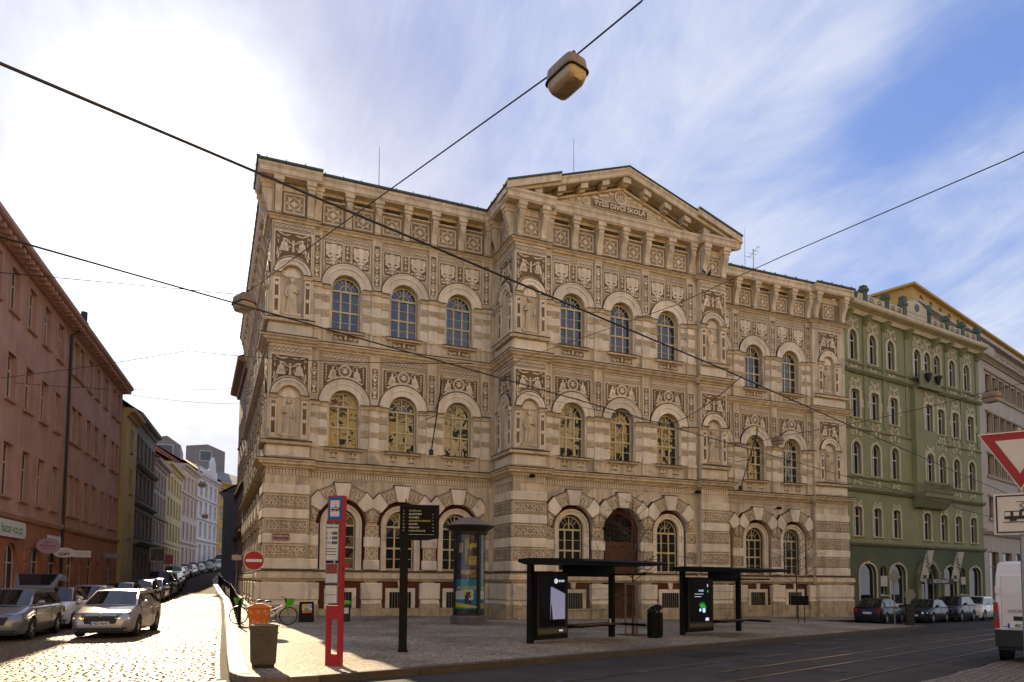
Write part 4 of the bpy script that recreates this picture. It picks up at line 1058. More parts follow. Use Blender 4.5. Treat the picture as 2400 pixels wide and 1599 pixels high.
# repair patches in the asphalt
for i_, (s_, o_, l_, w_) in enumerate(((6, 1.1, 2.6, .9), (14, 1.3, 1.4, .8), (20.5, .9, 3.2, 1.0), (26, 1.2, 1.8, .9), (3, 6.5, 2.2, .7), (11, 6.55, 3.6, .6), (24, 6.6, 2.4, .7), (31, 3.0, 2.0, .9))):
    b = MB(); b.grid([[(*rp(s_+u, o_+v+q.uniform(-.05, .05)), rz(*rp(s_+u, o_+v))+.0075) for u in (0, l_*.5, l_)] for v in (-w_/2, w_/2)]); put('asphalt_patch', b.mesh('asphalt_patch', mat('patch_%d' % (i_ % 3), ((.030, .027, .025), (.075, .066, .057), (.043, .038, .034))[i_ % 3], .85, .3, 1.5, .3, 60, fine=.4, spec=.2)), road)
for s_, o_ in ((6.2, 4.9), (17.4, .8), (23, 4.95)):
    b = MB(); b.lathe([(.3, 0), (.3, .010), (.26, .012), (.05, .013)], 18); put('manhole_cover', b.mesh('manhole_cover', mat('cast_iron', (.06, .055, .05), .5, .2, 5, .3, 50, metal=.6)), road, T(*rp(s_, o_), rz(*rp(s_, o_))+.006))
# drain covers
b = MB(); b.lathe([(.3, 0), (.3, .012), (.26, .014), (.05, .016)], 18); o = put('manhole_cover', b.mesh('manhole_cover', mat('cast_iron', (.06, .055, .05), .5, .2, 5, .3, 50, metal=.6)), road, T(*rp(13.5, .9), rz(*rp(13.5, .9))+.004))

# ------------------------------------------------------------------ generic buildings
FRM_W = mat('white_window_paint', (.62, .59, .54), .5, .05, 3, 0); FRM_B = mat('brown_window_paint', (.22, .14, .08), .5, .05, 3, 0)
GL2 = glass('street_glass', (.015, .016, .018), .03, 1.75, .12, 1.2)
TILE = mat('clay_tiles', (.24, .09, .055), .8, .25, 2, .4, 12); SLATE = mat('slate_roof', (.10, .10, .11), .6, .2, 2, .3, 14)
def m_win(w, h, cols, rows, arch, fm, key={}):
    k = (round(w, 3), round(h, 3), cols, rows, arch, fm.name)
    if k in key: return key[k]
    b = MB(); r = w/2; zs = h-(arch if arch else 0)
    if arch:
        o_ = [(r, 0)]+[(r*math.cos(math.pi*t/12), zs+arch*math.sin(math.pi*t/12)) for t in range(13)]+[(-r, 0)]
        i_ = [((p[0])*(1-.12/w), p[1]-.05 if p[1] > .06 else .05) for p in o_]
        b.grid([[(p[0], 0, p[1]) for p in o_], [(p[0], 0, p[1]) for p in i_]]); b.grid([[(p[0], 0, p[1]) for p in i_], [(p[0], .05, p[1]) for p in i_]])
    else:
        b.box(-r, -r+.06, 0, .05, 0, h); b.box(r-.06, r, 0, .05, 0, h); b.box(-r, r, .001, .05, h-.06, h)
    b.box(-r, r, .001, .05, 0, .06)
    for c_ in range(1, cols): x = -r+w*c_/cols; b.box(x-.035, x+.035, -.01, .05, 0, h if not arch else zs+arch*.96*math.sin(math.acos(max(-1, min(1, x/r)))))
    for z in rows: b.box(-r, r, -.012, .05, h*z-.035, h*z+.035)
    f = b.mesh('window', fm)
    b = MB()
    if arch: b.face([(-r, 0, 0), (r, 0, 0)]+[(r*math.cos(math.pi*t/12), 0, zs+arch*math.sin(math.pi*t/12)) for t in range(13)])
    else: b.face([(-r, 0, 0), (r, 0, 0), (r, 0, h), (-r, 0, h)])
    key[k] = (f, b.mesh('pane', GL2)); return key[k]
def m_surr(w, h, arch, t, p, sm, key={}):
    k = (round(w, 3), round(h, 3), arch, t, p, sm.name)
    if k in key: return key[k]
    b = MB(); r = w/2
    if arch:
        zs = h-arch
        o_ = [(r+t, 0)]+[((r+t)*math.cos(math.pi*q_/12), zs+(arch+t)*math.sin(math.pi*q_/12)) for q_ in range(13)]+[(-r-t, 0)]
        i_ = [(r, 0)]+[(r*math.cos(math.pi*q_/12), zs+arch*math.sin(math.pi*q_/12)) for q_ in range(13)]+[(-r, 0)]
        b.grid([[(x, .01, z) for x, z in o_], [(x, -p, z) for x, z in o_], [(x, -p, z) for x, z in i_], [(x, .01, z) for x, z in i_]])
        b.box(-.1, .1, -p-.05, 0, h-.02, h+t+.06)
    else:
        b.box(-r-t, -r, -p, .01, 0, h); b.box(r, r+t, -p, .01, 0, h); b.box(-r-t, r+t, -p-.003, .01, h, h+t)
    key[k] = b.mesh('window_surround', sm); return key[k]
@cache
def m_sill(w, nm): b = MB(); b.prof([(.2, -.09), (-.1, -.09), (-.14, -.03), (-.14, 0), (.2, .02)], -w/2, w/2); return b.mesh('sill', MATS[nm])
def house(name, label, P0, P1, z0, eave, rows, wm_, tm, fm=FRM_W, bands=(), corn=(.5, .5), depth=11, roofh=2.5, roofm=SLATE, reveal=.22, group=None, cat='building', extra_holes=(), lower=None, sillm=True):
    a = math.atan2(P1[1]-P0[1], P1[0]-P0[0]); L_ = math.hypot(P1[0]-P0[0], P1[1]-P0[1])
    fr = T(P0[0], P0[1], 0) @ RZ(a)
    th = thing(name, label, cat, fr @ T(L_/2, depth/2, z0), group)
    holes = list(extra_holes)
    for (zb, h, w, cs, arch, surr, cols, mr) in rows: holes += [(c-w/2, c+w/2, zb, zb+h, arch) for c in cs]
    b = MB(); wall(b, 0, L_, (lower[0] if lower else z0-.6), eave, [h_ for h_ in holes if not lower or h_[2] >= lower[0]-.01], reveal)
    for x in (0, L_): b.face([(x, 0, z0-.6), (x, depth, z0-.6), (x, depth, eave), (x, 0, eave)])
    b.face([(0, depth, z0-.6), (L_, depth, z0-.6), (L_, depth, eave), (0, depth, eave)])
    put('wall', b.mesh('wall', wm_), th, fr)
    if lower:
        b = MB(); wall(b, 0, L_, z0-.6, lower[0], [h_ for h_ in holes if h_[2] < lower[0]-.01], reveal); put('ground_floor_wall', b.mesh('ground_floor_wall', lower[1]), th, fr)
    for (zb, h, w, cs, arch, surr, cols, mr) in rows:
        f, p = m_win(w, h, cols, mr, arch, fm)
        for c in cs:
            wo_ = put('window', f, th, fr @ T(c, reveal-.06, zb)); put('pane', p, wo_, fr @ T(c, reveal-.03, zb) @ RX(rnd.gauss(0, .006)) @ RZ(rnd.gauss(0, .006)))
            if sillm: put('sill', m_sill(round(w+.24, 2), tm.name), th, fr @ T(c, 0, zb))
            if surr: put('window_surround', m_surr(w, h, arch, surr, .06, tm), th, fr @ T(c, 0, zb))
    for z, p_, h_ in bands:
        b = MB(); b.prof([(.01, z), (-p_*.5, z), (-p_, z+h_*.5), (-p_, z+h_*.85), (.01, z+h_)], 0, L_); put('string_course', b.mesh('string_course', tm), th, fr)
    p_, h_ = corn
    b = MB(); b.prof([(.01, eave-h_), (-p_*.25, eave-h_), (-p_*.35, eave-h_*.6), (-p_*.9, eave-h_*.45), (-p_, eave-h_*.3), (-p_, eave), (.01, eave+.04)], 0, L_); put('cornice', b.mesh('cornice', tm), th, fr)
    b = MB(); b.face([(0, -p_, eave+.02), (L_, -p_, eave+.02), (L_, depth*.5, eave+roofh), (0, depth*.5, eave+roofh)]); b.face([(0, depth+.2, eave+.02), (L_, depth+.2, eave+.02), (L_, depth*.5, eave+roofh), (0, depth*.5, eave+roofh)])
    for x in (0, L_): b.face([(x, 0, eave), (x, depth, eave), (x, depth*.5, eave+roofh-.02)])
    put('roof', b.mesh('roof', roofm), th, fr)
    return th, fr, L_
def lin(a, b_, n): return [a+(b_-a)*(k+.5)/n for k in range(n)]

# --- red building on the left
REDU = mat('red_plaster', (.50, .30, .235), .88, .14, .7, .2, 25, .3); REDL = mat('red_plaster_lower', (.41, .175, .095), .85, .16, .8, .2, 25, .3)
ra = math.atan(.0629); dR = Vector((math.sin(ra), math.cos(ra))); R0 = Vector((redx(24), 24))
cs = [1.5, 4.0, 6.6, 9.0, 11.4, 13.75, 16.25, 18.7, 21.15, 24.45, 25.75, 28.0, 30.15, 32.6, 35.4, 36.9]
arches = [(15.0, 1.5, 2.9), (25.2, 1.6, 2.9), (30.1, 1.5, 3.0), (35.9, 1.6, 2.8), (11.0, 1.6, 2.9), (7.2, 1.6, 2.9), (3.5, 1.6, 2.9)]
rects = [(18.6, 1.7), (21.6, 1.5)]
nar = [(27.9, .9), (32.4, .9)]
red, frR, LR = house('red_building', 'long brick red plaster building with tall windows and arched shopfronts on the left', R0, R0+dR*38.5, 0, 16.75,
    [(13.75, 2.0, 1.12, cs, None, .14, 2, (.65,)), (9.75, 2.1, 1.12, cs, None, .14, 2, (.65,)), (5.38, 2.4, 1.12, cs, None, .14, 2, (.65,)),
     (.25, 3.1, 1.6, [a[0] for a in arches], .8, None, 2, (.70,)), (.35, 2.9, 1.6, [r_[0] for r_ in rects], None, None, 2, (.75,)), (.6, 2.3, .8, [n_[0] for n_ in nar], .4, None, 1, (.72,))],
    REDU, REDU, FRM_W, bands=((4.45, .18, .35),), corn=(.75, .55), lower=(4.46, REDL), roofm=TILE, roofh=3.2, reveal=.22)
b = MB()
x = .5
while x < LR:
    b.box(x-.12, x+.12, -.6, 0, 16.24, 16.44); x += .62
put('modillion_row', b.mesh('modillion_row', REDU), red, frR)['kind'] = 'stuff'
b = MB(); b.tube([(22.9, -.12, .5), (22.9, -.12, 15.8), (22.9, -.5, 16.1)], .075, 8); put('drainpipe', b.mesh('drainpipe', mat('dark_pipe', (.03, .026, .024), .5, .1, 2, 0)), red, frR)
for x, w in [(17.0, .5), (20.1, .6), (23.6, .7), (26.7, .5), (28.9, .6), (33.8, .9), (37.8, .8), (12.9, 1.0), (9, .8)]:
    z = .3
    while z < 3.6:
        b = MB(); b.cbox(-w/2, w/2, -.05, .01, 0, .5, .03); put('rustication_block', b.mesh('rustication_block', REDL), red, frR @ T(x, 0, z)); z += .56
b = MB(); b.tube([(0, 0, 0), (0, 0, .9)], .18, 8); b.box(-.3, .3, -.2, .2, -.5, .3); put('roof_vent', b.mesh('roof_vent', mat('dark_pipe', (.03, .026, .024))), red, frR @ T(24.6, -.3, 16.9))
# --- far houses on the left of the street
def far(name, label, y0, y1, p0, p1, z0, eave, wm_, tm, nb, fl, ww, roofm, roofh=2.6, surr=.12, extra=(), arch=None):
    L_ = math.hypot(p1[0]-p0[0], p1[1]-p0[1]); cs_ = lin(.3, L_-.3, nb); rows = []
    for (zb, hh) in fl: rows.append((zb, hh, ww, cs_, arch, surr, 2, (.66,)))
    return house(name, label, p0, p1, z0, eave, rows, wm_, tm, FRM_W, bands=extra, corn=(.6, .6), roofm=roofm, roofh=roofh, depth=9, group='houses along the rising side street')
YEL = mat('yellow_plaster', (.50, .38, .17), .88, .1, .8, .15, 25, .3); GRY = mat('grey_plaster', (.20, .18, .155), .88, .15, .8, .2, 25, .3); LGR = mat('pale_grey_plaster', (.44, .38, .34), .88, .12, .8, .2, 25, .3)
YE2 = mat('pale_yellow_plaster', (.60, .50, .26), .88, .08, .8, .15, 25, .2); CRM = mat('pinkish_plaster', (.58, .48, .41), .88, .1, .8, .15, 25, .2); WHT = mat('white_plaster', (.66, .65, .66), .85, .08, .8, .15, 25, .2); ORG = mat('orange_plaster', (.55, .35, .12), .88, .1, .8, .15, 25, .2)
far('narrow_house', 'narrow ochre house wedged after the red building in the side street', 65, 67.4, (redx(62.5)+.3, 62.5), (redx(67.4)+.3, 67.4), .7, 15.2, YEL, YEL, 1, ((5, 2), (8.6, 2), (12, 1.8)), .9, TILE, 3.5)
far('grey_house', 'dark grey shaded house with heavy cornices beside the narrow ochre one', 67, 78, (redx(67.45)+.1, 67.45), (redx(78.6)+.1, 78.6), 1.0, 15.9, GRY, GRY, 5, ((1.6, 2.4), (5.4, 2.2), (8.9, 2.2), (12.2, 2.0)), 1.0, SLATE, 3.2, extra=((4.6, .7, .5), (8.1, .4, .35), (11.4, .5, .4)))
far('ornate_house', 'pale grey house with ornate window heads before the plain yellow house', 78, 88, (redx(78.65), 78.65), (-5.86, 88), 1.6, 13.9, LGR, LGR, 4, ((2.2, 2.6), (5.6, 2.0), (8.4, 2.0), (11, 1.8)), 1.0, TILE, 2.6, .2, extra=((5.0, .3, .3), (7.9, .25, .25)))
far('yellow_house', 'plain pale yellow house halfway up the side street', 88, 101, (-5.84, 88.05), (-4.92, 101), 2.1, 15.0, YE2, YE2, 5, ((3.0, 2.2), (6.3, 1.9), (9.2, 1.9), (12.0, 1.7)), 1.0, TILE, 3, .06, extra=((5.6, .12, .2),))
far('cream_house', 'pinkish cream house between the yellow and the white one', 101, 112, (-4.9, 101.05), (-3.32, 112), 2.8, 16.8, CRM, CRM, 4, ((3.6, 2.2), (7.0, 2.2), (10.3, 2.3), (13.6, 1.9)), 1.1, TILE, 3, .2, extra=((6.3, .25, .3), (12.9, .25, .25)))
wh, frW, LW = far('white_house', 'white ornate house with a gabled roof front at the bend of the street', 112, 124, (-3.28, 112.05), (-.66, 124), 3.4, 17.2, WHT, WHT, 4, ((4.2, 2.6), (7.9, 2.2), (11.0, 2.2), (14.1, 2.0)), 1.2, TILE, 3.5, .2, extra=((7.2, .3, .3), (10.4, .25, .25), (13.5, .25, .25)))
b = MB(); b.prism([(LW*.5, 17.2), (LW*.92, 17.2), (LW*.9, 18.6), (LW*.82, 18.8), (LW*.8, 20.0), (LW*.71, 20.9), (LW*.62, 20.0), (LW*.6, 18.8), (LW*.52, 18.6)], -.1, .4); put('roof_gable', b.mesh('roof_gable', WHT), wh, frW)
b = MB(); b.box(0, LW*.5, -.15, .15, 17.25, 18.2); put('parapet', b.mesh('parapet', WHT), wh, frW)
oh, frO, LO = far('orange_house', 'ochre orange house with wide banded windows closing the view of the street', 124, 136, (-.62, 124.05), (6.5, 137), 4.0, 17.6, ORG, ORG, 4, ((4.6, 2.0), (8.1, 2.0), (11.6, 2.0), (15.0, 1.7)), 2.3, SLATE, 3, .05)
for nm, lb, x0, x1, y0, y1, z0, z1 in (('attic_storey', 'smaller dark attic storey showing above the roofs of the left row', -9.2, -5.4, 105, 112, 15, 21.0), ('attic_storey', 'wider dark attic storey with a pale framed window above the white house', -6.3, .25, 139, 150, 19, 26.2)):
    t_ = thing(nm, lb, 'building', T((x0+x1)/2, (y0+y1)/2, z0), 'attic storeys above the side street')
    b = MB(); w_ = x1-x0; b.prism([(x0, z0-10), (x1, z0-10), (x1, z1-1.2), (x0+w_*.55, z1), (x0, z1-.5)], y0, y1); put('wall', b.mesh('wall', mat('dark_cladding', (.23, .21, .19), .6, .15, 1, .1, 20)), t_)
    wx = x0+w_*.5; b = MB(); b.box(wx-.9, wx+.9, y0-.05, y0+.05, z1-3.0, z1-1.3, 0); w2 = put('window', b.mesh('window', GL2), t_)
    b = MB(); border(b, wx-1, wx+1, z1-3.1, z1-1.2, .1, 0, 0); b.xf(T(0, y0-.06, 0)); put('frame', b.mesh('frame', FRM_W), w2)
# --- right side of the side street, beyond the school
BRN = mat('brown_plaster', (.28, .18, .12), .88, .15, .8, .2, 25, .3); BLG = mat('blue_grey_plaster', (.17, .175, .19), .88, .12, .8, .2, 25, .2)
house('brown_house', 'brown house with deep cornice right behind the school in the side street', (1.35, 76), (1.75, 63.2), 1.0, 20.6, [(z, 2.2, 1.1, lin(.3, 12.4, 4), None, .15, 2, (.66,)) for z in (2.6, 6.6, 10.6, 14.6)], BRN, BRN, FRM_W, bands=((5.6, .3, .4), (9.8, .3, .3)), corn=(.9, .7), depth=10, roofm=TILE, group='houses along the rising side street')
house('low_grey_house', 'low blue grey house with a blank end wall jutting into the side street', (2.5, 92), (.1, 76.3), 1.5, 10.4, [(z, 2, 1, lin(.3, 15, 5), None, .1, 2, (.66,)) for z in (3.2, 7.0)], BLG, BLG, FRM_W, corn=(.4, .4), depth=10, roofm=SLATE, roofh=3.0, group='houses along the rising side street')

# --- green building to the right of the school
GRN = mat('green_plaster', (.27, .268, .128), .88, .10, .7, .2, 25, .3); GRD = mat('dark_green_paint', (.085, .098, .038), .7, .12, 1, .1, 25, .1); GTR = mat('green_trim', (.22, .22, .115), .85, .1, 1, .15, 25, .2); GCR = mat('cream_stucco', (.58, .50, .32), .85, .12, 1.5, .3, 20, .25)
@cache
def m_stucco(w, h, sd):
    b = MB(); q_ = random.Random(sd)
    for s in (-1, 1):
        scroll(b, s*w*.3, h*.2, h*.3, .07, 90, 1.2, s, .05, 0); scroll(b, s*w*.32, -h*.25, h*.22, .06, 0, 1.2, -s, .06, 0); leaf(b, s*w*.1, h*.1, w*.35, .12, 90-s*60, .055, 0); leaf(b, s*w*.15, -h*.3, w*.3, .1, 90-s*100, .05, 0); leaf(b, s*w*.42, -h*.5, h*.6, .1, 90, .045, 0)
    b.ball((0, -.02, h*.1), h*.22, 8, 0, sy=.5); leaf(b, 0, -h*.4, h*.5, .16, 90, .06, 0)
    return b.mesh('stucco_ornament', GCR)
ga = R(81.3); dG = Vector((math.sin(ga), math.cos(ga))); G0 = Vector((40, 36.0)); G1 = G0+dG*18.6
c7 = [1.25, 3.6, 6.0, 10.1, 12.5, 14.65, 17.0]; c6 = [c for c in c7 if c != 10.1]; ct = [1.1, 3.45, 5.75, 9.3, 10.7, 12.1, 14.35, 16.6]
grn, frG, LG = house('green_building', 'green art nouveau apartment house with cream stucco round its windows, next to the school', G0, G1, -.6, 21.6,
    [(17.57, 2.2, .95, ct, .48, .2, 2, (.68,)), (13.46, 2.05, 1.0, c6, .12, .22, 2, (.68,)), (9.4, 2.35, 1.05, c6, .52, .16, 2, (.62,)), (5.06, 2.08, 1.0, c7, .2, .14, 2, (.68,)),
     (.2, 2.95, 2.0, [2.3, 6.0], .7, .12, 1, (.0,)), (.2, 2.9, 1.75, [13.25, 17.0], .6, .12, 1, (.0,)), (.9, 2.1, .75, [4.2, 15.1], .37, None, 1, (.0,)), (-.2, 3.5, 2.4, [9.95], 1.2, None, 2, (.6,))],
    GRN, GCR, FRM_W, bands=(), corn=(.9, .7), lower=(4.46, GRD), depth=14, roofm=SLATE, roofh=1.5, reveal=.25)
for z, p_, h_ in ((4.4, .25, .3), (8.2, .3, .35), (12.6, .12, .15), (16.65, .3, .32), (9.15, .12, .14), (17.3, .12, .14)):
    b = MB(); b.prof([(.01, z), (-p_*.5, z), (-p_, z+h_*.5), (-p_, z+h_*.85), (.01, z+h_)], -.02, LG); put('string_course', b.mesh('string_course', GTR), grn, frG)
for c in c7:
    put('stucco_ornament', m_stucco(1.5, .8, 1), grn, frG @ T(c, 0, 15.95)); put('stucco_ornament', m_stucco(1.4, .85, 2), grn, frG @ T(c, 0, 12.55)); put('stucco_ornament', m_stucco(1.3, .45, 3), grn, frG @ T(c, 0, 13.05)); put('stucco_ornament', m_stucco(1.2, .3, 4), grn, frG @ T(c, 0, 7.35)); put('stucco_ornament', m_stucco(1.1, .28, 5), grn, frG @ T(c, 0, 8.85))
    for s in (-1, 1): put('stucco_ornament', m_stucco(.4, .7, 6), grn, frG @ T(c+s*.72, 0, 14.6))
for c in ct: put('stucco_ornament', m_stucco(1.5, .8, 7), grn, frG @ T(c, 0, 20.3)); put('stucco_ornament', m_stucco(1.1, .35, 8), grn, frG @ T(c, 0, 17.05))
for x in (0.05, 2.3, 4.65, 7.6, 11.3, 13.25, 15.5, 18.0):
    b = MB(); b.box(-.16, .16, -.08, .01, 13.0, 20.6); b.prof([(.0, 20.3), (-.15, 20.3), (-.7, 20.85), (-.7, 20.95), (0, 20.95)], -.16, .16); put('pilaster', b.mesh('pilaster', GRN), grn, frG @ T(x+.15, 0, 0))
# shallow central bay
bay_h = [(10.1-.5, 10.1+.5, 13.46, 15.5, .12), (10.1-.52, 10.1+.52, 9.4, 11.75, .52)]
b = MB(); wall(b, 8.3, 11.3, 8.5, 16.6, bay_h, .36, -.35)
for x in (8.3, 11.3): b.face([(x, -.35, 8.5), (x, 0, 8.5), (x, 0, 16.6), (x, -.35, 16.6)])
put('bay_wall', b.mesh('bay_wall', GRN), grn, frG)
for zb_, h_, w_, a_ in ((13.46, 2.05, 1.0, .12), (9.4, 2.35, 1.05, .52)):
    f_, p_ = m_win(w_, h_, 2, (.65,), a_, FRM_W); wo_ = put('window', f_, grn, frG @ T(10.1, -.20, zb_)); put('pane', p_, wo_, frG @ T(10.1, -.17, zb_)); put('window_surround', m_surr(w_, h_, a_, .2, .06, GCR), grn, frG @ T(10.1, -.35, zb_)); put('stucco_ornament', m_stucco(1.5, .8, 1), grn, frG @ T(10.1, -.35, zb_+2.5))
b = MB(); b.prof([(0, 7.4), (-.4, 7.5), (-.9, 8.2), (-1.0, 8.25), (-1.0, 8.5), (0, 8.5)], 8.2, 12.2); put('balcony_slab', b.mesh('balcony_slab', GTR), grn, frG)
b = MB(); b.box(8.2, 12.2, -1.0, -.9, 9.25, 9.4)
for k in range(16): x = 8.3+.25*k; b.lathe([(.05, 8.5), (.085, 8.7), (.04, 8.95), (.06, 9.25)], 6, (x, -.95))
put('balustrade', b.mesh('balustrade', GTR), grn, frG)
b = MB(); b.box(8.4, 11.4, -.7, 0, 16.6, 16.8); b.box(8.4, 11.4, -.7, -.6, 16.8, 17.9); put('upper_balcony', b.mesh('upper_balcony', GTR), grn, frG)
for x in (9.2, 10.6):
    b = MB(); b.lathe([(.05, 17.0), (.16, 17.2), (.27, 17.6), (.25, 17.68)], 10, (x, -.9)); put('flower_basket', b.mesh('flower_basket', IRON), grn, frG)
# parapet with urn-like posts
b = MB(); b.box(1.0, LG, -.25, -.05, 21.75, 22.5, 0); b.prism([(7.6, 22.4), (10.4, 22.4), (10.4, 23.0), (9.6, 23.35), (9.0, 23.5), (8.4, 23.35), (7.6, 23.0)], -.28, 0, 0); put('parapet', b.mesh('parapet', GCR), grn, frG)
for x in (2.3, 5.0, 7.3, 10.7, 13.3, 15.7, 18.2):
    b = MB(); b.box(x-.2, x+.2, -.35, .05, 21.7, 22.75); b.box(x-.27, x+.27, -.42, .12, 22.75, 22.95); b.box(x-.22, x+.22, -.35, .05, 22.95, 23.15+.3*(x in (7.3, 10.7))); put('parapet_post', b.mesh('parapet_post', mat('weathered_green', (.085, .11, .075), .8, .2, 2, .2, 20)), grn, frG)
for x in (3.1, 4.1, 5.8, 6.6, 11.6, 12.5, 14.1, 14.9, 16.5, 17.4):
    b = MB(); ring(b, 0, 0, .18, .26, .03, 12, 0); disc(b, 0, -.05, .1, .03, 8, 0); b.xf(T(x, -.26, 22.15)); put('parapet_shell', b.mesh('parapet_shell', BROWN), grn, frG)
b = MB(); b.lathe([(.22, 0), (.3, .02)], 16); b.xf(RX(R(90))); put('parapet_oculus', b.mesh('parapet_oculus', GLASSG), grn, frG @ T(9.0, -.3, 22.9))
# statue finials near the school
for x, k in ((.2, .5), (1.2, .8)):
    b = MB(); b.lathe([(.2, 0), (.25, .2), (.1, .35), (.22, .6), (.28, .9), (.1, 1.1), (.05, 1.3)], 8); put('roof_finial', b.mesh('roof_finial', MATS['weathered_green']), grn, frG @ T(x, -.2, 21.7) @ Matrix.Scale(k, 4))
# stone portal + restaurant lettering
for s in (-1, 1):
    b = MB(); b.box(s*1.35-.18, s*1.35+.18, -.18, .0, -.7, 2.4); b.box(s*1.35-.24, s*1.35+.24, -.24, .0, 2.4, 2.65); put('portal_pilaster', b.mesh('portal_pilaster', GTR), grn, frG @ T(9.95, 0, 0))
b = MB(); archring(b, 9.95, 2.1, 1.2, 1.55, -.2, .0, 14); put('portal_arch', b.mesh('portal_arch', GTR), grn, frG)
b = MB(); b.box(8.4, 11.9, -.9, -.8, 1.72, 2.12); sg = put('restaurant_board', b.mesh('restaurant_board', mat('black_board', (.015, .015, .014), .6, 0, 1, 0)), grn, frG)
put('lettering', text_mesh('lettering', 'RESTAURANT', .36, mat('white_letters', (.75, .73, .68), .6, 0, 1, 0), .004), sg, frG @ T(10.15, -.91, 1.92) @ UPR)
# warm lit shop interiors behind the glass panes are only hinted by posters
for x, z, w, h, cc in ((4.2, 1.9, .8, .75, (.55, .45, .38)), (15.1, 2.0, .7, .6, (.5, .4, .3))):
    b = MB(); b.box(-w/2, w/2, -.03, .0, -h/2, h/2); put('shop_plaque', b.mesh('shop_plaque', mat('plaque_%d' % int(x), cc, .6, .1, 4, 0)), grn, frG @ T(x, 0, z))

# --- stone modern building at the far right
STN = mat('grey_limestone', (.50, .40, .29), .8, .08, .8, .15, 25, .25); BRZ = mat('bronze_cladding', (.30, .20, .09), .6, .1, 1, .1, 25); YST = mat('ochre_band', (.52, .33, .08), .7, .08, 1, .1, 25)
ma = R(72.9); dM = Vector((math.sin(ma), math.cos(ma))); M0 = Vector((58.2, 38.9)); M1 = M0+dM*40
cm = [2.9+1.72*k for k in range(20)]
mod, frM, LM = house('limestone_building', 'pale stone office building with rows of bronze framed windows at the right edge', M0, M1, -.9, 21.3, [(18.3, 1.6, 1.25, cm, None, None, 2, (.5,)), (14.7, 1.75, 1.25, cm, None, None, 2, (.5,)), (11.1, 1.75, 1.25, cm, None, None, 2, (.5,)), (7.4, 1.75, 1.25, cm, None, None, 2, (.5,)), (.3, 4.2, 2.6, [3+3.6*k for k in range(10)], None, None, 3, (.7,))], STN, STN, FRM_B, bands=((21.0, .5, .4), (5.9, .4, .5)), corn=(.6, .4), depth=16, roofh=.1, reveal=.3)
for z in (18.3, 14.7, 11.1, 7.4):
    b = MB(); b.box(2.0, LM, -.12, .02, z-.28, z-.08); b.box(2.0, LM, -.12, .02, z+1.8, z+1.95); put('window_band', b.mesh('window_band', BRZ), mod, frM)
    for c in cm:
        b = MB(); b.box(c+.7, c+.98, -.08, .02, z-.08, z+1.8); put('mullion', b.mesh('mullion', BRZ), mod, frM)
def block(nm, x0, x1, y0, y1, z0, z1, m_): b = MB(); b.box(x0, x1, y0, y1, z0, z1); return put(nm, b.mesh(nm, m_), mod, frM)
block('setback_storey', 1.2, LM, 1.2, 14, 21.5, 23.7, STN); block('setback_cornice', .6, LM+.2, .7, 14.5, 23.7, 24.0, STN)
for k in range(18): block('setback_window', 3.4+1.9*k, 4.5+1.9*k, 1.15, 1.3, 21.9, 23.3, BRZ)
block('tower_storey', -3.2, LM, 3.4, 14, 21.4, 25.6, STN); block('tower_cornice', -3.7, LM+.3, 2.9, 14.5, 25.6, 25.85, STN)
b = MB(); wall(b, -3.2, LM, 25.85, 27.2, [(x-.45, x+.45, 26.0, 26.95, .45) for x in [-1.2+2.2*k for k in range(18)]], .4, 3.6); put('top_arcade', b.mesh('top_arcade', YST), mod, frM)
b = MB(); wall(b, 3.6, 13.6, 25.85, 27.2, [(6.4, 9.2, 26.0, 27.0, .6)], .3, 0); b.xf(T(-3.2, 0, 0) @ RZ(R(90))); put('top_side_arcade', b.mesh('top_side_arcade', YST), mod, frM)
block('top_cornice', -3.6, LM+.3, 3.2, 14, 27.2, 27.4, YST)
block('lower_setback', -.4, 6.5, .4, 2.6, 21.4, 23.0, STN)
# --- houses behind the viewer across the tram street (seen in the window panes)
def opp(name, label, s0, s1, eave, wm_, tm, nb, roofm):
    p0 = Vector((RD.x*s1, -9.5+RD.y*s1)); p1 = Vector((RD.x*s0, -9.5+RD.y*s0)); L_ = s1-s0; cs_ = lin(.5, L_-.5, nb)
    return house(name, label, p0, p1, -.5, eave, [(.2, 3.2, 2.2, lin(.5, L_-.5, max(2, nb//2)), .9, .15, 2, (.7,)), (5.2, 2.4, 1.3, cs_, None, .25, 2, (.66,)), (9.3, 2.4, 1.3, cs_, .65, .25, 2, (.66,)), (13.4, 2.3, 1.3, cs_, None, .25, 2, (.66,)), (17.2, 1.9, 1.2, cs_, None, .2, 2, (.66,))], wm_, tm, FRM_B, bands=((4.4, .35, .4), (8.4, .3, .3), (12.5, .25, .3), (16.5, .3, .3)), corn=(1.0, .9), depth=10, roofm=roofm, roofh=2.5, group='houses across the tram street')
OY = mat('sunny_yellow_plaster', (.74, .52, .20), .85, .1, .8, .15, 25, .3); OC = mat('cream_house_plaster', (.74, .60, .36), .85, .1, .8, .15, 25, .3); OT = mat('cream_trim', (.76, .64, .42), .85, .1, 1, .1, 25, .2)
opp('cream_corner_house', 'cream house across the tram street, left of the yellow one', -22, -3, 20.0, OC, OT, 6, TILE)
opp('yellow_tenement', 'tall yellow tenement across the tram street facing the school', -2.9, 18, 21.5, OY, OT, 7, TILE)
opp('cream_tenement', 'cream tenement with arched windows right of the yellow one', 18.1, 38, 20.5, OC, OT, 6, SLATE)
opp('ochre_tenement', 'ochre tenement across the street opposite the green house', 38.1, 62, 21, OY, OT, 8, TILE)
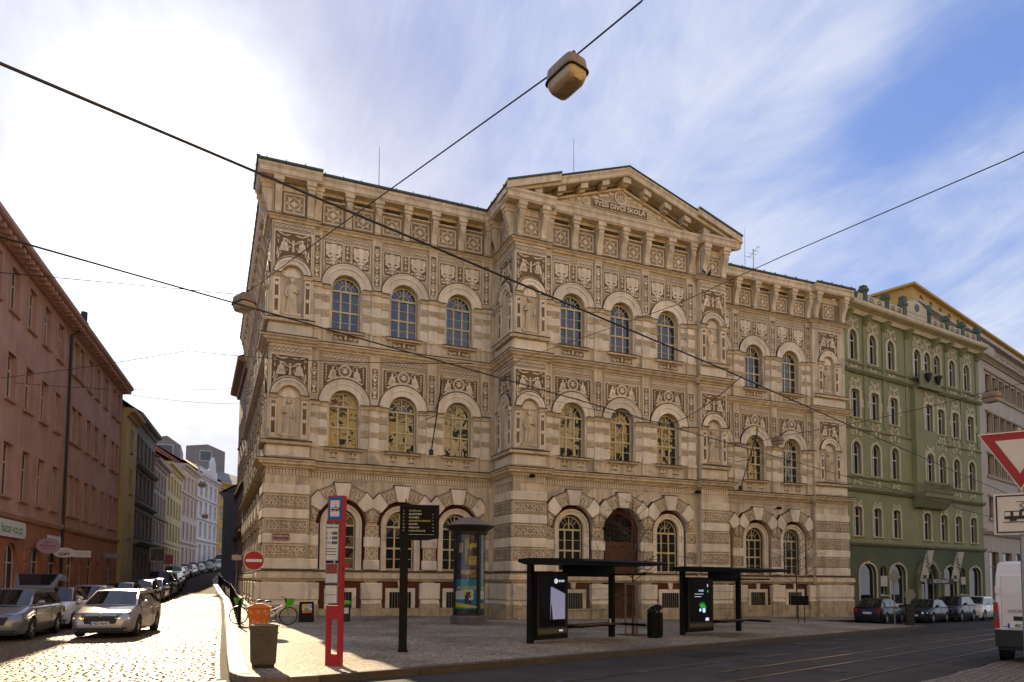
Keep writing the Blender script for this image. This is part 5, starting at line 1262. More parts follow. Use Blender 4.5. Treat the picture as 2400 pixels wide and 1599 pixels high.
# ------------------------------------------------------------------ vehicles
TYRE = mat('tyre_rubber', (.018, .018, .018), .85, .1, 8, .1, 40); RIM = mat('alloy_rim', (.45, .45, .46), .3, 0, 1, 0, metal=.9); BLK = mat('black_plastic', (.018, .018, .019), .5, 0, 1, 0); CGL = glass('car_glass', (.010, .011, .012), .015, 1.5); CHR = mat('chrome', (.7, .7, .7), .12, 0, 1, 0, metal=1)
LENS = glass('headlamp_lens', (.10, .105, .11), .05, 1.8); REDL_ = mat('tail_lamp_red', (.35, .008, .006), .2, 0, 1, 0, coat=1); WPLT = mat('plate_white', (.75, .75, .72), .5, 0, 1, 0); BPLT = mat('plate_blue', (.02, .07, .35), .5, 0, 1, 0); DKT = mat('plate_text', (.02, .02, .02), .6, 0, 1, 0); AMB = mat('indicator_amber', (.8, .35, .02), .3, 0, 1, 0, emit=((1, .36, .02), 1.3)); DRL = mat('running_light', (.8, .85, .8), .3, 0, 1, 0, emit=((.8, 1, .85), .6))
def paint(nm, col, metal=.35): return mat('paint_'+nm, col, .32, 0, 1, 0, metal=metal, coat=.8 if max(col) > .1 else .25, spec=.4 if max(col) > .1 else .25)
def lerp(pts, d):
    for (a, u), (b_, v) in zip(pts, pts[1:]):
        if d <= b_: return u+(v-u)*(d-a)/(b_-a) if b_ > a else v
    return pts[-1][1]
SPEC = {
 'wagon': dict(L=4.68, W=1.82, H=1.47, hf=.78, hr=.98, belt=.98, yw=1.02, yrf=1.95, yrr=4.15, yrb=4.55, wz=.325, w1=.93, w2=3.62, rz=.95),
 'focus': dict(L=4.47, W=1.84, H=1.50, hf=.80, hr=1.0, belt=1.0, yw=.98, yrf=1.9, yrr=3.95, yrb=4.36, wz=.32, w1=.9, w2=3.54, rz=.98),
 'mini': dict(L=3.55, W=1.63, H=1.49, hf=.84, hr=1.0, belt=1.0, yw=.78, yrf=1.5, yrr=2.75, yrb=3.42, wz=.29, w1=.7, w2=3.0, rz=1.0),
 'hatch': dict(L=4.25, W=1.79, H=1.47, hf=.78, hr=.97, belt=.97, yw=1.0, yrf=1.85, yrr=3.4, yrb=4.12, wz=.315, w1=.87, w2=3.47, rz=.97),
 'suv': dict(L=4.5, W=1.86, H=1.68, hf=.95, hr=1.12, belt=1.1, yw=1.05, yrf=1.85, yrr=3.85, yrb=4.38, wz=.36, w1=.92, w2=3.58, rz=1.1),
 'boxy': dict(L=4.6, W=1.88, H=1.9, hf=1.0, hr=1.15, belt=1.12, yw=1.1, yrf=1.65, yrr=4.35, yrb=4.58, wz=.35, w1=.9, w2=3.6, rz=1.12),
}
@cache
def m_wheel(r):
    b = MB(); w = .105; P = [(r*.62, -w), (r*.94, -w), (r, -w*.7), (r, w*.7), (r*.94, w), (r*.62, w)]
    n = 22; b.grid([[(x, rr*math.cos(2*math.pi*k/n), rr*math.sin(2*math.pi*k/n)) for k in range(n)] for rr, x in P], True); t = b.mesh('wheel', TYRE, smooth=40)
    b = MB()
    for s in (-1, 1):
        x = s*w*.86; n = 20
        b.grid([[(x, rr*math.cos(2*math.pi*k/n), rr*math.sin(2*math.pi*k/n)) for k in range(n)] for rr in (r*.66, r*.57)], True)
        for q_ in range(5):
            a = 2*math.pi*q_/5; c_, s_ = math.cos(a), math.sin(a); hw = r*.09
            b.face([(x*1.02, c_*r*.1-s_*hw, s_*r*.1+c_*hw), (x*1.02, c_*r*.6-s_*hw*1.4, s_*r*.6+c_*hw*1.4), (x*1.02, c_*r*.6+s_*hw*1.4, s_*r*.6-c_*hw*1.4), (x*1.02, c_*r*.1+s_*hw, s_*r*.1-c_*hw)])
        b.face([(x*.6, r*.6*math.cos(2*math.pi*k/12), r*.6*math.sin(2*math.pi*k/12)) for k in range(12)], 1); b.face([(x*1.03, r*.14*math.cos(2*math.pi*k/10), r*.14*math.sin(2*math.pi*k/10)) for k in range(10)])
    return t, b.mesh('rim', [RIM, BLK])
def car(name, label, M, kind, pm, plate=None, group=None, lamp=None, roof=None, tail=False, rails=False, round_lamps=False, grille_w=.56):
    S = SPEC[kind]; L_, W, H = S['L'], S['W'], S['H']; th = thing(name, label, 'car', M, group)
    Rw = S['wz']; Ra = Rw*1.17
    zt = [(0, S['hf']-.2), (.05, S['hf']-.09), (.16, S['hf']-.015), (.3, S['hf']+.01), (S['yw'], S['hr']), (S['yrb'], S['belt']), (L_-.1, S['rz']-.03), (L_, S['rz']-.2)]
    hw = [(0, .66), (.05, .76), (.16, .87), (.4, .965), (.9, .99), (L_*.5, 1), (L_-.5, .98), (L_-.15, .92), (L_, .82)]
    ds = sorted(set([0, .05, .16, .3, .45, S['yw'], S['yw']+.4, L_*.5, S['yrb'], L_-.3, L_-.1, L_]+[w+Ra*c_ for w in (S['w1'], S['w2']) for c_ in (-1, -.97, -.85, -.6, -.3, 0, .3, .6, .85, .97, 1)]))
    rows = []
    for d in ds:
        h_ = lerp(hw, d)*W/2; top = lerp(zt, d); zb = .19+.05*(d < .1)+.06*(d > L_-.2)
        for w in (S['w1'], S['w2']):
            if abs(d-w) < Ra*.999: zb = max(zb, Rw+math.sqrt(max(0, Ra*Ra-(d-w)**2)))
        y = d-L_/2; zm = max(.55, zb+.02)
        half = [(h_*.90, zb), (h_*.965, min(zb+.1, zm)), (h_*1.0, zm), (h_*.985, max(zm+.005, top-.14)), (h_*.93, top-.045), (h_*.80, top-.005), (h_*.4, top+.018), (0, top+.024)]
        rows.append([(x, y, z) for x, z in half]+[(-x, y, z) for x, z in reversed(half[:-1])])
    b = MB(); b.grid(rows); b.face(rows[0]); b.face(rows[-1][::-1])
    put('body', b.mesh('body', pm, smooth=48), th, M)
    b = MB(); b.box(-W*.40, W*.40, -L_/2+.12, L_/2-.12, .17, .5); b.box(-W*.43, W*.43, -L_/2+.5, L_/2-.4, .45, .7); put('underbody', b.mesh('underbody', BLK), th, M)
    # greenhouse
    hb, ht = W*.435, W*.345; yA, yB, yC, yD = (S[k]-L_/2 for k in ('yw', 'yrf', 'yrr', 'yrb')); zA, zB, zC, zD = S['hr']-.01, H-.035, H-.05, S['belt']-.01
    fx = (-1, -.8, -.4, 0, .4, .8, 1)
    def row(y, z, hh, bow, crown): return [(f*hh, y-bow*(1-f*f), z+crown*(1-f*f)) for f in fx]
    RA, RB, RM, RC_, RD_ = row(yA, zA, hb, .16, .02), row(yB, zB, ht, .08, .03), row((yB+yC)/2, H-.012, ht*1.02, 0, .03), row(yC, zC, ht*.98, -.05, .03), row(yD, zD, hb*.95, -.1, .0)
    b = MB(); b.grid([RA, RB, RM, RC_, RD_])
    for s in (0, 6): b.face([RA[s], RB[s], RM[s], RC_[s], RD_[s]] if s else [RD_[s], RC_[s], RM[s], RB[s], RA[s]])
    put('cabin', b.mesh('cabin', roof or pm, smooth=35), th, M)
    def inset(A, B_, a, c_, lo, hi, off):
        def P(R1, R2, f, t): 
            i = (f+1)/2*6; k = min(5, int(i)); u = i-k
            p = Vector(R1[k]).lerp(Vector(R1[k+1]), u); q_ = Vector(R2[k]).lerp(Vector(R2[k+1]), u); return p.lerp(q_, t)
        fs = [a+(c_-a)*k/8 for k in range(9)]
        return [[P(A, B_, f, t)+Vector(off) for f in fs] for t in (lo, (lo+hi)/2, hi)]
    n1_ = Vector((0, -(zB-zA), (yB-yA))).normalized()*.012; b = MB(); b.grid(inset(RA, RB, -.9, .9, .06, .93, n1_)); put('windscreen', b.mesh('windscreen', CGL, smooth=60), th, M)
    n2_ = Vector((0, (zC-zD), (yD-yC))).normalized()*.014; b = MB(); b.grid(inset(RD_, RC_, -.86, .86, .2, .9, n2_)); put('rear_window', b.mesh('rear_window', CGL, smooth=60), th, M)
    def side(y, z): return hb+(ht-hb)*(z-zA)/(zB-zA)+.012
    zl, zh = S['belt']+.03, H-.13
    def fy(z): return yA+(yB-yA)*(z-zA)/(zB-zA)
    def ry(z): return yD+(yC-yD)*(z-zD)/(zC-zD)
    ym = yB+(yC-yB)*.38
    for s in (-1, 1):
        segs = [(fy(zl)+.16, fy(zh)+.08, ym-.04, ym-.04), (ym+.04, ym+.04, min(ry(zl)-.14, ym+1.0), min(ry(zh)-.06, ym+.92))]
        if ry(zh)-ym > 1.3: segs.append((ym+1.08, ym+1.0, ry(zl)-.12, ry(zh)-.08))
        for a, a2, c_, c2 in segs:
            b = MB(); b.face([(s*side(0, zl), a, zl), (s*side(0, zl), c_, zl), (s*side(0, zh), c2, zh), (s*side(0, zh), a2, zh)]); put('side_window', b.mesh('side_window', CGL), th, M)
        b = MB(); hx = W*.5; ms = yA+.3; b.ball((s*(hx+.06), ms, S['belt']+.09), .11, 10, sx=1.0, sy=.6, sz=.75); b.box(s*hx-.06, s*hx+.06, ms-.02, ms+.04, S['belt']+.0, S['belt']+.06); put('wing_mirror', b.mesh('wing_mirror', pm, smooth=50), th, M)
        for yy in (ym-.2, ym+.8):
            if yy < yD-.3: b = MB(); b.box(s*W*.497-.012, s*W*.497+.012, yy-.1, yy+.1, S['belt']-.13, S['belt']-.10); put('door_handle', b.mesh('door_handle', CHR), th, M)
        for yy in (fy(zl)+.12, ym, min(ym+1.02, yD-.35)):
            b = MB(); d_ = yy+L_/2; xx = lerp(hw, d_)*W/2
            zb_ = .30 if min(abs(d_-S['w1']), abs(d_-S['w2'])) > Ra else Rw+Ra*.97
            b.tube([(s*xx*.972, yy, zb_), (s*(xx+.001), yy, max(.57, zb_+.02)), (s*xx*.99, yy, S['belt']-.13), (s*xx*.945, yy, S['belt']-.03)], .006, 4); put('door_gap', b.mesh('door_gap', BLK), th, M)
        for dw in (S['w1'], S['w2']):
            t_, r_ = m_wheel(Rw); X = M @ T(s*(W/2-.125), dw-L_/2, Rw); w_ = put('wheel', t_, th, X); put('rim', r_, w_, X)
        # lamps
        hx0, hx1 = W*.235, W*.435; zl0, zl1 = S['hf']-.20, S['hf']-.055; yf = -L_/2
        if round_lamps:
            for zc, rr, yy in ((S['hf']-.10, .105, .10), (S['hf']-.33, .07, .03)):
                b = MB(); b.lathe([(rr, 0), (rr, .05), (rr*.85, .075), (.0, .09)], 14); b.xf(RX(R(78))); lo = put('headlight', b.mesh('headlight', LENS, smooth=40), th, M @ T(s*W*.345, yf+yy, zc)); b = MB(); b.lathe([(rr*1.12, 0), (rr*1.12, .055), (rr*.98, .06)], 14, cap=False); b.xf(RX(R(78))); put('lamp_ring', b.mesh('lamp_ring', CHR), lo, M @ T(s*W*.345, yf+yy, zc))
        else:
            b = MB(); rows_ = []
            for t in (0, .25, .5, .75, 1):
                x = hx0+(hx1-hx0)*t; y0 = yf+.03+.20*t**1.6; a_ = zl0+.02*t; e_ = zl1+.035*t
                rows_.append([(s*x, y0-.012+.015, a_), (s*x, y0-.02, (a_+e_)/2), (s*x, y0+.035, e_)])
            b.grid(rows_); lo = put('headlight', b.mesh('headlight', LENS, smooth=60), th, M)
            b = MB(); b.grid([[(p[0], p[1]+.03, p[2]-.012 if i == 0 else p[2]+(.012 if i == 2 else 0)) for i, p in enumerate(r__)] for r__ in rows_]); put('lamp_housing', b.mesh('lamp_housing', BLK), lo, M)
            if lamp:
                for t in (.2, .68):
                    mm = AMB if (lamp == 'amber' and s < 0) else DRL; x = hx0+(hx1-hx0)*t; y0 = yf+.03+.2*t**1.6; b = MB(); b.box(-.07, .07, -.04, .0, -.02, .02) if mm is AMB else b.box(-.08, .08, -.035, 0, -.012, .012); put('lamp_bar', b.mesh('lamp_bar', mm), lo, M @ T(s*x, y0-.0, zl0+.035) @ RZ(s*.35))
        b = MB(); b.prism([(s*W*.3, S['rz']-.28), (s*W*.42, S['rz']-.28), (s*W*.435, S['rz']-.08), (s*W*.3, S['rz']-.1)], L_/2-.16, L_/2-.005 if 0 else L_/2+.005); put('tail_light', b.mesh('tail_light', REDL_), th, M)
        b = MB(); b.box(s*W*.35-.11, s*W*.35+.11, yf+.015, yf+.08, .30, .36); put('fog_lamp', b.mesh('fog_lamp', LENS), th, M)
    gw = W*grille_w/2; yf = -L_/2; hf = S['hf']
    if not round_lamps:
        b = MB(); b.prism([(-gw*.82, hf-.33), (gw*.82, hf-.33), (gw, hf-.10), (gw*.2, hf-.085), (0, hf-.11), (-gw*.2, hf-.085), (-gw, hf-.10)], yf-.012, yf+.1); g_ = put('grille', b.mesh('grille', BLK), th, M)
        b = MB(); 
        for k in range(9): x = -gw*.8+gw*.2*k; b.box(x-.006, x+.006, yf-.02, yf, hf-.31, hf-.13)
        b.box(-gw, gw, yf-.024, yf, hf-.125, hf-.105); put('grille_bars', b.mesh('grille_bars', mat('dark_chrome', (.12, .12, .12), .25, 0, 1, 0, metal=1)), g_, M)
        b = MB(); b.lathe([(.045, 0), (.045, .02)], 12); b.xf(RX(R(90))); put('badge', b.mesh('badge', CHR), th, M @ T(0, yf+.02, hf-.055))
    b = MB(); b.prism([(-W*.34, .24), (W*.34, .24), (W*.4, .33), (-W*.4, .33)], yf-.01, yf+.12); put('lower_intake', b.mesh('lower_intake', BLK), th, M)
    for sgn, yy in ((-1, yf-.014), (1, L_/2+.012)):
        X = M @ T(0, yy, .46 if sgn < 0 else .62) @ (I4 if sgn < 0 else RZ(math.pi))
        b = MB(); b.box(-.26, .26, -.012, .012, -.058, .058); po = put('number_plate', b.mesh('number_plate', WPLT), th, X)
        b = MB(); b.box(-.26, -.215, -.015, -.010, -.055, .055); put('plate_strip', b.mesh('plate_strip', BPLT), po, X)
        if plate and sgn < 0: put('plate_text', text_mesh('plate_text', plate, .105, DKT, .001, bold=.003), po, X @ T(.02, -.014, 0) @ UPR)
    if rails:
        for s in (-1, 1): b = MB(); b.tube([(s*ht*.95, yB+.1, H-.03), (s*ht*.95, yB+.2, H+.03), (s*ht*.95, yC-.2, H+.025), (s*ht*.95, yC-.05, H-.04)], .016, 6); put('roof_rail', b.mesh('roof_rail', CHR), th, M)
    if tail:
        # raised tailgate
        b = MB(); y0, z0 = yC+.05, H-.02; p1, p2 = (y0+.55, H+.48), (y0+.95, H+.30)
        b.grid([[(-ht*.9, y0, z0), (ht*.9, y0, z0)], [(-W*.38, p1[0], p1[1]), (W*.38, p1[0], p1[1])], [(-W*.42, p2[0], p2[1]), (W*.42, p2[0], p2[1])]]); b.grid([[(-ht*.9, y0, z0-.05), (ht*.9, y0, z0-.05)], [(-W*.38, p1[0], p1[1]-.06), (W*.38, p1[0], p1[1]-.06)], [(-W*.42, p2[0], p2[1]-.06), (W*.42, p2[0], p2[1]-.06)]])
        for s in (-1, 1): b.face([(s*ht*.9, y0, z0), (s*W*.38, *p1), (s*W*.38, p1[0], p1[1]-.06), (s*ht*.9, y0, z0-.05)]); b.face([(s*W*.38, *p1), (s*W*.42, *p2), (s*W*.42, p2[0], p2[1]-.06), (s*W*.38, p1[0], p1[1]-.06)])
        tg = put('tailgate', b.mesh('tailgate', pm), th, M)
        b = MB(); b.face([(-ht*.7, y0+.12, z0+.115), (ht*.7, y0+.12, z0+.115), (W*.32, p1[0]-.06, p1[1]-.02), (-W*.32, p1[0]-.06, p1[1]-.02)]); b.xf(T(0, -.012, .012)); put('tailgate_window', b.mesh('tailgate_window', CGL), tg, M)
    return th
def cm_(x, y, a=None, pitch=True):
    a = R(-3.6) if a is None else a
    d = Vector((math.sin(a), -math.cos(a))); s = (rz(x+d.x*1.5, y+d.y*1.5)-rz(x-d.x*1.5, y-d.y*1.5))/3
    return T(x, y, rz(x, y)+.03) @ RZ(a) @ RX(math.atan(-s))
P_SIL = paint('silver_beige', (.42, .38, .35), .5); P_GRY = paint('mid_grey', (.20, .21, .22), .5); P_WHT = paint('white', (.72, .70, .67), 0); P_DK = paint('black', (.012, .013, .015), .2); P_BLU = paint('dark_blue', (.012, .018, .035), .3); P_RED = paint('dark_red', (.16, .02, .018), .2); P_GRN = paint('dark_green', (.02, .035, .028), .2); P_LG = paint('light_grey', (.42, .42, .42), .4)
car('silver_estate_car', 'silver estate car driving out of the side street with its right indicator lit', cm_(-3.05, 27.1, R(-7)), 'wagon', P_SIL, '4SD 8642', lamp='amber', rails=True)
car('grey_estate_car', 'grey estate car parked at far left with its tailgate raised', cm_(-5.95, 26.6, R(-4)), 'focus', P_GRY, '3B56', tail=True)
car('white_small_car', 'small rounded white car with round headlamps behind the grey estate', cm_(-5.6, 31.2), 'mini', P_WHT, round_lamps=True, roof=P_RED)
GP = 'cars parked along the side street'
car('pale_hatchback', 'pale grey hatchback parked behind the small white car', cm_(-5.25, 36.3), 'hatch', P_LG, group=GP)
car('dark_red_hatchback', 'dark red roofed hatchback whose top shows behind the silver estate', cm_(-4.75, 42.0), 'hatch', P_RED, group=GP)
car('black_hatchback', 'black hatchback third behind the silver estate with sun glints', cm_(-4.3, 47.3), 'hatch', P_DK, group=GP)
car('dark_grey_hatchback', 'dark grey hatchback right in front of the tall boxy vehicle', cm_(-4.1, 52.4), 'hatch', P_GRY, group=GP)
car('boxy_minivan', 'tall dark boxy minivan parked midway up the side street', cm_(-3.95, 58.0), 'boxy', P_GRN, group=GP)
for i, (x, y, k, p_, lb) in enumerate([(-3.85, 64, 'suv', P_DK, 'black suv parked just behind the boxy minivan'), (-3.9, 70, 'hatch', P_GRY, 'dark grey car second behind the boxy minivan'), (-4.1, 76.2, 'suv', P_BLU, 'dark blue suv parked before the ornate house'), (-4.0, 83, 'hatch', P_LG, 'light grey car parked below the yellow house'), (-3.5, 90, 'hatch', P_RED, 'dark red car parked at the foot of the yellow house'), (-2.9, 96.5, 'hatch', P_DK, 'black car parked before the pinkish cream house'), (-2.0, 102.5, 'hatch', P_DK, 'small black car at the start of the street bend'), (-.8, 108, 'suv', P_GRY, 'grey suv parked in the bend before the white house')]):
    car('parked_car', lb, cm_(x, y, R(-3.6-max(0, y-85)*.9)), k, p_, group=GP)
GQ = 'cars in front of the green building'
car('black_hatchback', 'black hatchback seen from its side next to the pavement end', cm_(37.3, 31.3, R(111.7)), 'hatch', P_DK, group=GQ, lamp='white')
car('dark_blue_hatchback', 'dark blue hatchback facing the camera before the restaurant door', cm_(42.2, 32.0, R(-70)), 'hatch', P_BLU, group=GQ, lamp='white')
car('black_suv', 'black suv with sky reflected in its side windows before the right shop window', cm_(46.8, 33.4, R(-70)), 'suv', P_BLU, group=GQ)
car('white_suv', 'white suv half hidden behind the white van', cm_(51.5, 35.0, R(-70)), 'suv', P_WHT, group=GQ)
# delivery van seen from behind
def van(name, label, M, pm, far_=False):
    th = thing(name, label, 'van', M); L_, W, H = 5.4, 2.02, 2.38
    prof_ = [(-2.7, .42), (-2.7, .95), (-2.45, 1.2), (-1.75, 1.35), (-1.05, 2.2), (-.7, H-.03), (2.4, H), (2.62, H-.06), (2.7, H-.3), (2.7, .42)]
    def hwz(z): return W/2*(1.0 if z < 1.3 else 1-.10*((z-1.3)/1.1)**1.6)
    b = MB(); rows = []
    for sx in (-1, -.97, -.85, 0, .85, .97, 1):
        k = .06*(abs(sx) == 1)+.015*(abs(sx) == .97)
        rows.append([(sx*hwz(z), y-(k if y > 0 else -k), z-(k if z > 1 else 0)) for y, z in prof_])
    b.grid(rows, True)
    for s in (0, -1): b.face(rows[s])
    put('body', b.mesh('body', pm, smooth=50), th, M)
    b = MB(); b.box(-W*.48, W*.48, 2.55, 2.80, .40, .78); put('rear_bumper', b.mesh('rear_bumper', BLK), th, M); b = MB(); b.box(-.95, .95, -2.5, 2.6, .3, .5); put('underbody', b.mesh('underbody', BLK), th, M)
    b = MB(); b.box(-.008, .008, 2.69, 2.712, .8, 2.15); put('door_gap', b.mesh('door_gap', BLK), th, M)
    for s in (-1, 1):
        b = MB(); b.cbox(-.40, .40, -.02, .02, -.62, .62, .03); put('rear_door_panel', b.mesh('rear_door_panel', pm), th, M @ T(s*.43, 2.70, 1.45) @ RZ(math.pi))
        b = MB(); b.prism([(s*.86, .82), (s*1.0, .82), (s*1.0, 1.42), (s*.90, 1.42)], 2.66, 2.745); tl = put('tail_light', b.mesh('tail_light', REDL_), th, M)
        b = MB(); b.prism([(s*.88, 1.02), (s*1.0, 1.02), (s*1.0, 1.16), (s*.89, 1.16)], 2.70, 2.752); put('reversing_light', b.mesh('reversing_light', LENS), tl, M)
        b = MB(); b.box(s*.9-.05, s*.9+.05, 2.70, 2.74, 1.62, 1.78); put('door_hinge', b.mesh('door_hinge', pm), th, M)
        for dy in (-1.7, 1.75):
            t_, r_ = m_wheel(.345); X = M @ T(s*(W/2-.14), dy, .345); w_ = put('wheel', t_, th, X); put('rim', r_, w_, X)
            b = MB(); b.lathe([(.42, -.02), (.42, .02)], 18); b.xf(RY(R(90))); put('wheel_arch', b.mesh('wheel_arch', BLK), th, M @ T(s*(W/2-.012), dy, .36))
        b = MB(); b.face([(s*(W/2+.004), -1.5, 1.4), (s*(W/2+.004), -.55, 1.4), (s*(W/2-.06), -.6, 2.0), (s*(W/2-.06), -.95, 2.0)]); put('side_window', b.mesh('side_window', CGL), th, M)
        b = MB(); b.prism([(s*.55, .95), (s*.98, .95), (s*.98, 1.2), (s*.6, 1.1)], -2.66, -2.4); put('headlight', b.mesh('headlight', LENS), th, M)
        b = MB(); b.box(s*1.02-.1, s*1.02+.14, -1.35, -1.2, 1.4, 1.75); put('wing_mirror', b.mesh('wing_mirror', BLK), th, M)
    b = MB(); b.face([(-.85, -1.72, 1.4), (.85, -1.72, 1.4), (.78, -1.07, 2.2), (-.78, -1.07, 2.2)]); b.xf(T(0, -.03, .02)); put('windscreen', b.mesh('windscreen', CGL), th, M)
    b = MB(); b.box(-.55, .55, 2.71, 2.735, 1.0, 1.1); put('handle_strip', b.mesh('handle_strip', BLK), th, M)
    X = M @ T(.42, 2.735, .88) @ RZ(math.pi); b = MB(); b.box(-.26, .26, -.012, .012, -.058, .058); po = put('number_plate', b.mesh('number_plate', WPLT), th, X); b = MB(); b.box(-.26, -.215, -.016, -.01, -.055, .055); put('plate_strip', b.mesh('plate_strip', BPLT), po, X); put('plate_text', text_mesh('plate_text', '4SC 0', .105, DKT, .001, bold=.003), po, X @ T(.02, -.014, 0) @ UPR)
    if not far_: put('model_lettering', text_mesh('model_lettering', 'DUCATO', .1, mat('lettering_grey', (.2, .2, .2), .4, 0, 1, 0, metal=.6), .003), th, M @ T(.45, 2.74, 1.22) @ RZ(math.pi) @ UPR)
    return th
vx, vy = rp(15.3, 7.85)
van('white_van', 'white delivery van seen from behind at the right edge', T(vx, vy, rz(vx, vy)+.02) @ RZ(R(111.7)) @ Matrix.Diagonal((1.04, 1.0, 1.2, 1)), P_WHT)
van('white_van', 'small distant white van at the top of the side street bend', T(.9, 114.5, rz(.9, 114.5)) @ RZ(R(-42)), P_WHT, True)
# ------------------------------------------------------------------ street furniture
BLKM = mat('black_powder_coat', (.009, .0095, .009), .55, .1, 4, .05, 40, spec=.12); REDP = mat('signal_red', (.36, .010, .012), .45, .08, 2, .05, 40); WHP = mat('white_sheet', (.62, .60, .56), .5, .06, 4, 0); GRP = mat('galvanised', (.30, .31, .31), .45, .1, 4, .05, 40, metal=.6); DKTX = mat('print_dark', (.03, .03, .035), .7, 0, 1, 0); BLUP = mat('sign_blue', (.01, .09, .33), .45, 0, 1, 0); WTX = mat('print_white', (.70, .70, .66), .6, 0, 1, 0); YTX = mat('print_lime', (.50, .55, .15), .6, 0, 1, 0); CLR = clear_glass('clear_glass')
AR = math.atan2(RD.y, RD.x)          # direction of the tram street
def G_(x, y): return T(x, y, gz(x, y))
def box(name, par, M, x0, x1, y0, y1, z0, z1, m_, **k):
    b = MB(); b.box(x0, x1, y0, y1, z0, z1); return put(name, b.mesh(name, m_), par, M, **k)
# tram stop column: panels face the oncoming tram, thin red end towards the kerb
F = G_(2.16, 15.05) @ RZ(AR-R(90))       # local -y = -RN? width runs along local x
st = thing('tram_stop_sign', 'tall red tram stop column with white timetable panels on the sunny pavement', 'stop sign', F)
Fs = G_(2.24, 15.0) @ RZ(R(-34))
# local x = RN (towards the kerb), local -y = direction facing the camera's left (-RD)
w0, w1 = -.17, .17
for nm, a in (('post', ((w1-.08, w1, -.065, .065, 1.0, 3.50),)), ('leg', ((w0, w0+.07, -.065, .065, 0, 1.0),)), ('leg', ((w1-.08, w1, -.065, .065, 0, 1.0),)), ('foot_bar', ((w0+.07, w1-.08, -.063, .063, .0, .24),)), ('cross_bar', ((w0+.07, w1-.08, -.063, .063, .96, 1.0),)), ('skirt_panel', ((w0, w1-.08, -.064, .064, 1.0, 1.24),)), ('head_box', ((w0-.0, w1+.003, -.085, .085, 2.98, 3.53),)), ('side_bracket', ((w1, w1+.12, -.05, .05, 2.02, 2.10),))):
    for q_ in a: box(nm, st, Fs, *q_, REDP)
for z0, z1, nm in ((2.18, 2.93, 'timetable_panel'), (1.62, 2.13, 'notice_panel'), (1.30-.02, 1.58+.0, 'timetable_panel')):
    pass
def panel(z0, z1, face, nm='timetable_panel'):
    f = box(nm, st, Fs, w0-.03, w1-.085, -.08, -.02, z0, z1, GRP); s = box('sheet', f, Fs, w0-.01, w1-.105, -.086, -.081, z0+.02, z1-.02, face); return f
hs = box('head_plate', st, Fs, w0+.015, w1-.03, -.094, -.086, 3.02, 3.50, BLUP); box('head_symbol_field', hs, Fs, w0+.06, w1-.075, -.099, -.095, 3.09, 3.43, WHP)
def tram_icon(par, M, s, m_):
    b = MB(); b.box(-.5, .5, 0, .004, -.13, .16); b.prism([(.5, -.13), (.58, -.1), (.54, .16), (.5, .16)], 0, .004); b.box(-.55, .6, 0, .004, -.25, -.225)
    b.box(-.35, -.15, 0, .004, -.2, -.13); b.box(.12, .32, 0, .004, -.2, -.13); b.box(-.05, .25, 0, .004, .16, .21)
    b.prism([(.06, .21), (.1, .21), (-.02, .36), (-.06, .36)], 0, .004); b.prism([(-.06, .36), (-.02, .36), (.14, .47), (.10, .47)], 0, .004); b.box(-.15, .2, 0, .004, .47, .49)
    o_ = put('tram_symbol', b.mesh('tram_symbol', m_), par, M @ Matrix.Scale(s, 4))
    b = MB()
    for x in (-.4, -.15, .1, .33): b.box(x-.09, x+.07, -.003, 0, -.02, .12)
    put('symbol_window', b.mesh('symbol_window', WHP), o_, M @ Matrix.Scale(s, 4)); return o_
tram_icon(hs, Fs @ T((w0+w1)/2, -.104, 3.25), .20, DKTX)
pA = panel(2.17, 2.93, WHP)
put('stop_name', text_mesh('stop_name', 'VODIČKOVA', .045, DKTX, .001, bold=.002), pA, Fs @ T(-.07, -.088, 2.86) @ UPR)
for i, tx in enumerate(('3', '5', '6', '9', '14', '24')):
    put('line_number', text_mesh('line_number', tx, .07, DKTX, .001), pA, Fs @ T(-.17+.07*(i % 2), -.088, 2.74-.1*(i//2)) @ UPR)
b = MB()
for i in range(3):
    for j in range(4):
        b.box(-.06+.03*j, -.036+.03*j, -.0885, -.087, 2.71-.1*i, 2.775-.1*i)
    b.box(-.2, .04, -.0885, -.087, 2.41-.06*i, 2.425-.06*i)
put('print_block', b.mesh('print_block', DKTX), pA, Fs)
pB = panel(1.70, 2.12, WHP, 'notice_panel'); box('notice_header', pB, Fs, w0-.01, w1-.105, -.090, -.087, 1.90, 2.10, mat('notice_brown', (.22, .05, .035), .6, 0, 1, 0))
pC = panel(1.02+.26, 1.66, WHP); pD = box('panel_divider', pC, Fs, w0-.01, w1-.105, -.090, -.087, 1.46, 1.467, DKTX)
def lines(par, M, x0, x1, z0, z1, nx, nz, m_, y=-.0885):
    b = MB()
    for i in range(nx):
        for k in range(nz):
            xa = x0+(x1-x0)*i/nx+.008; xb = x0+(x1-x0)*(i+1)/nx-.008; z = z0+(z1-z0)*(k+.5)/nz
            b.box(xa, xa+(xb-xa)*rnd.uniform(.5, 1), y-.001, y, z-.004, z+.003)
    put('print_lines', b.mesh('print_lines', m_), par, M)['kind'] = 'stuff'
PG = mat('print_grey', (.33, .32, .31), .7, 0, 1, 0)
lines(pC, Fs, w0, w1-.17, 1.31, 1.63, 3, 12, PG); lines(pB, Fs, w0, w1-.17, 1.73, 1.89, 2, 6, PG)
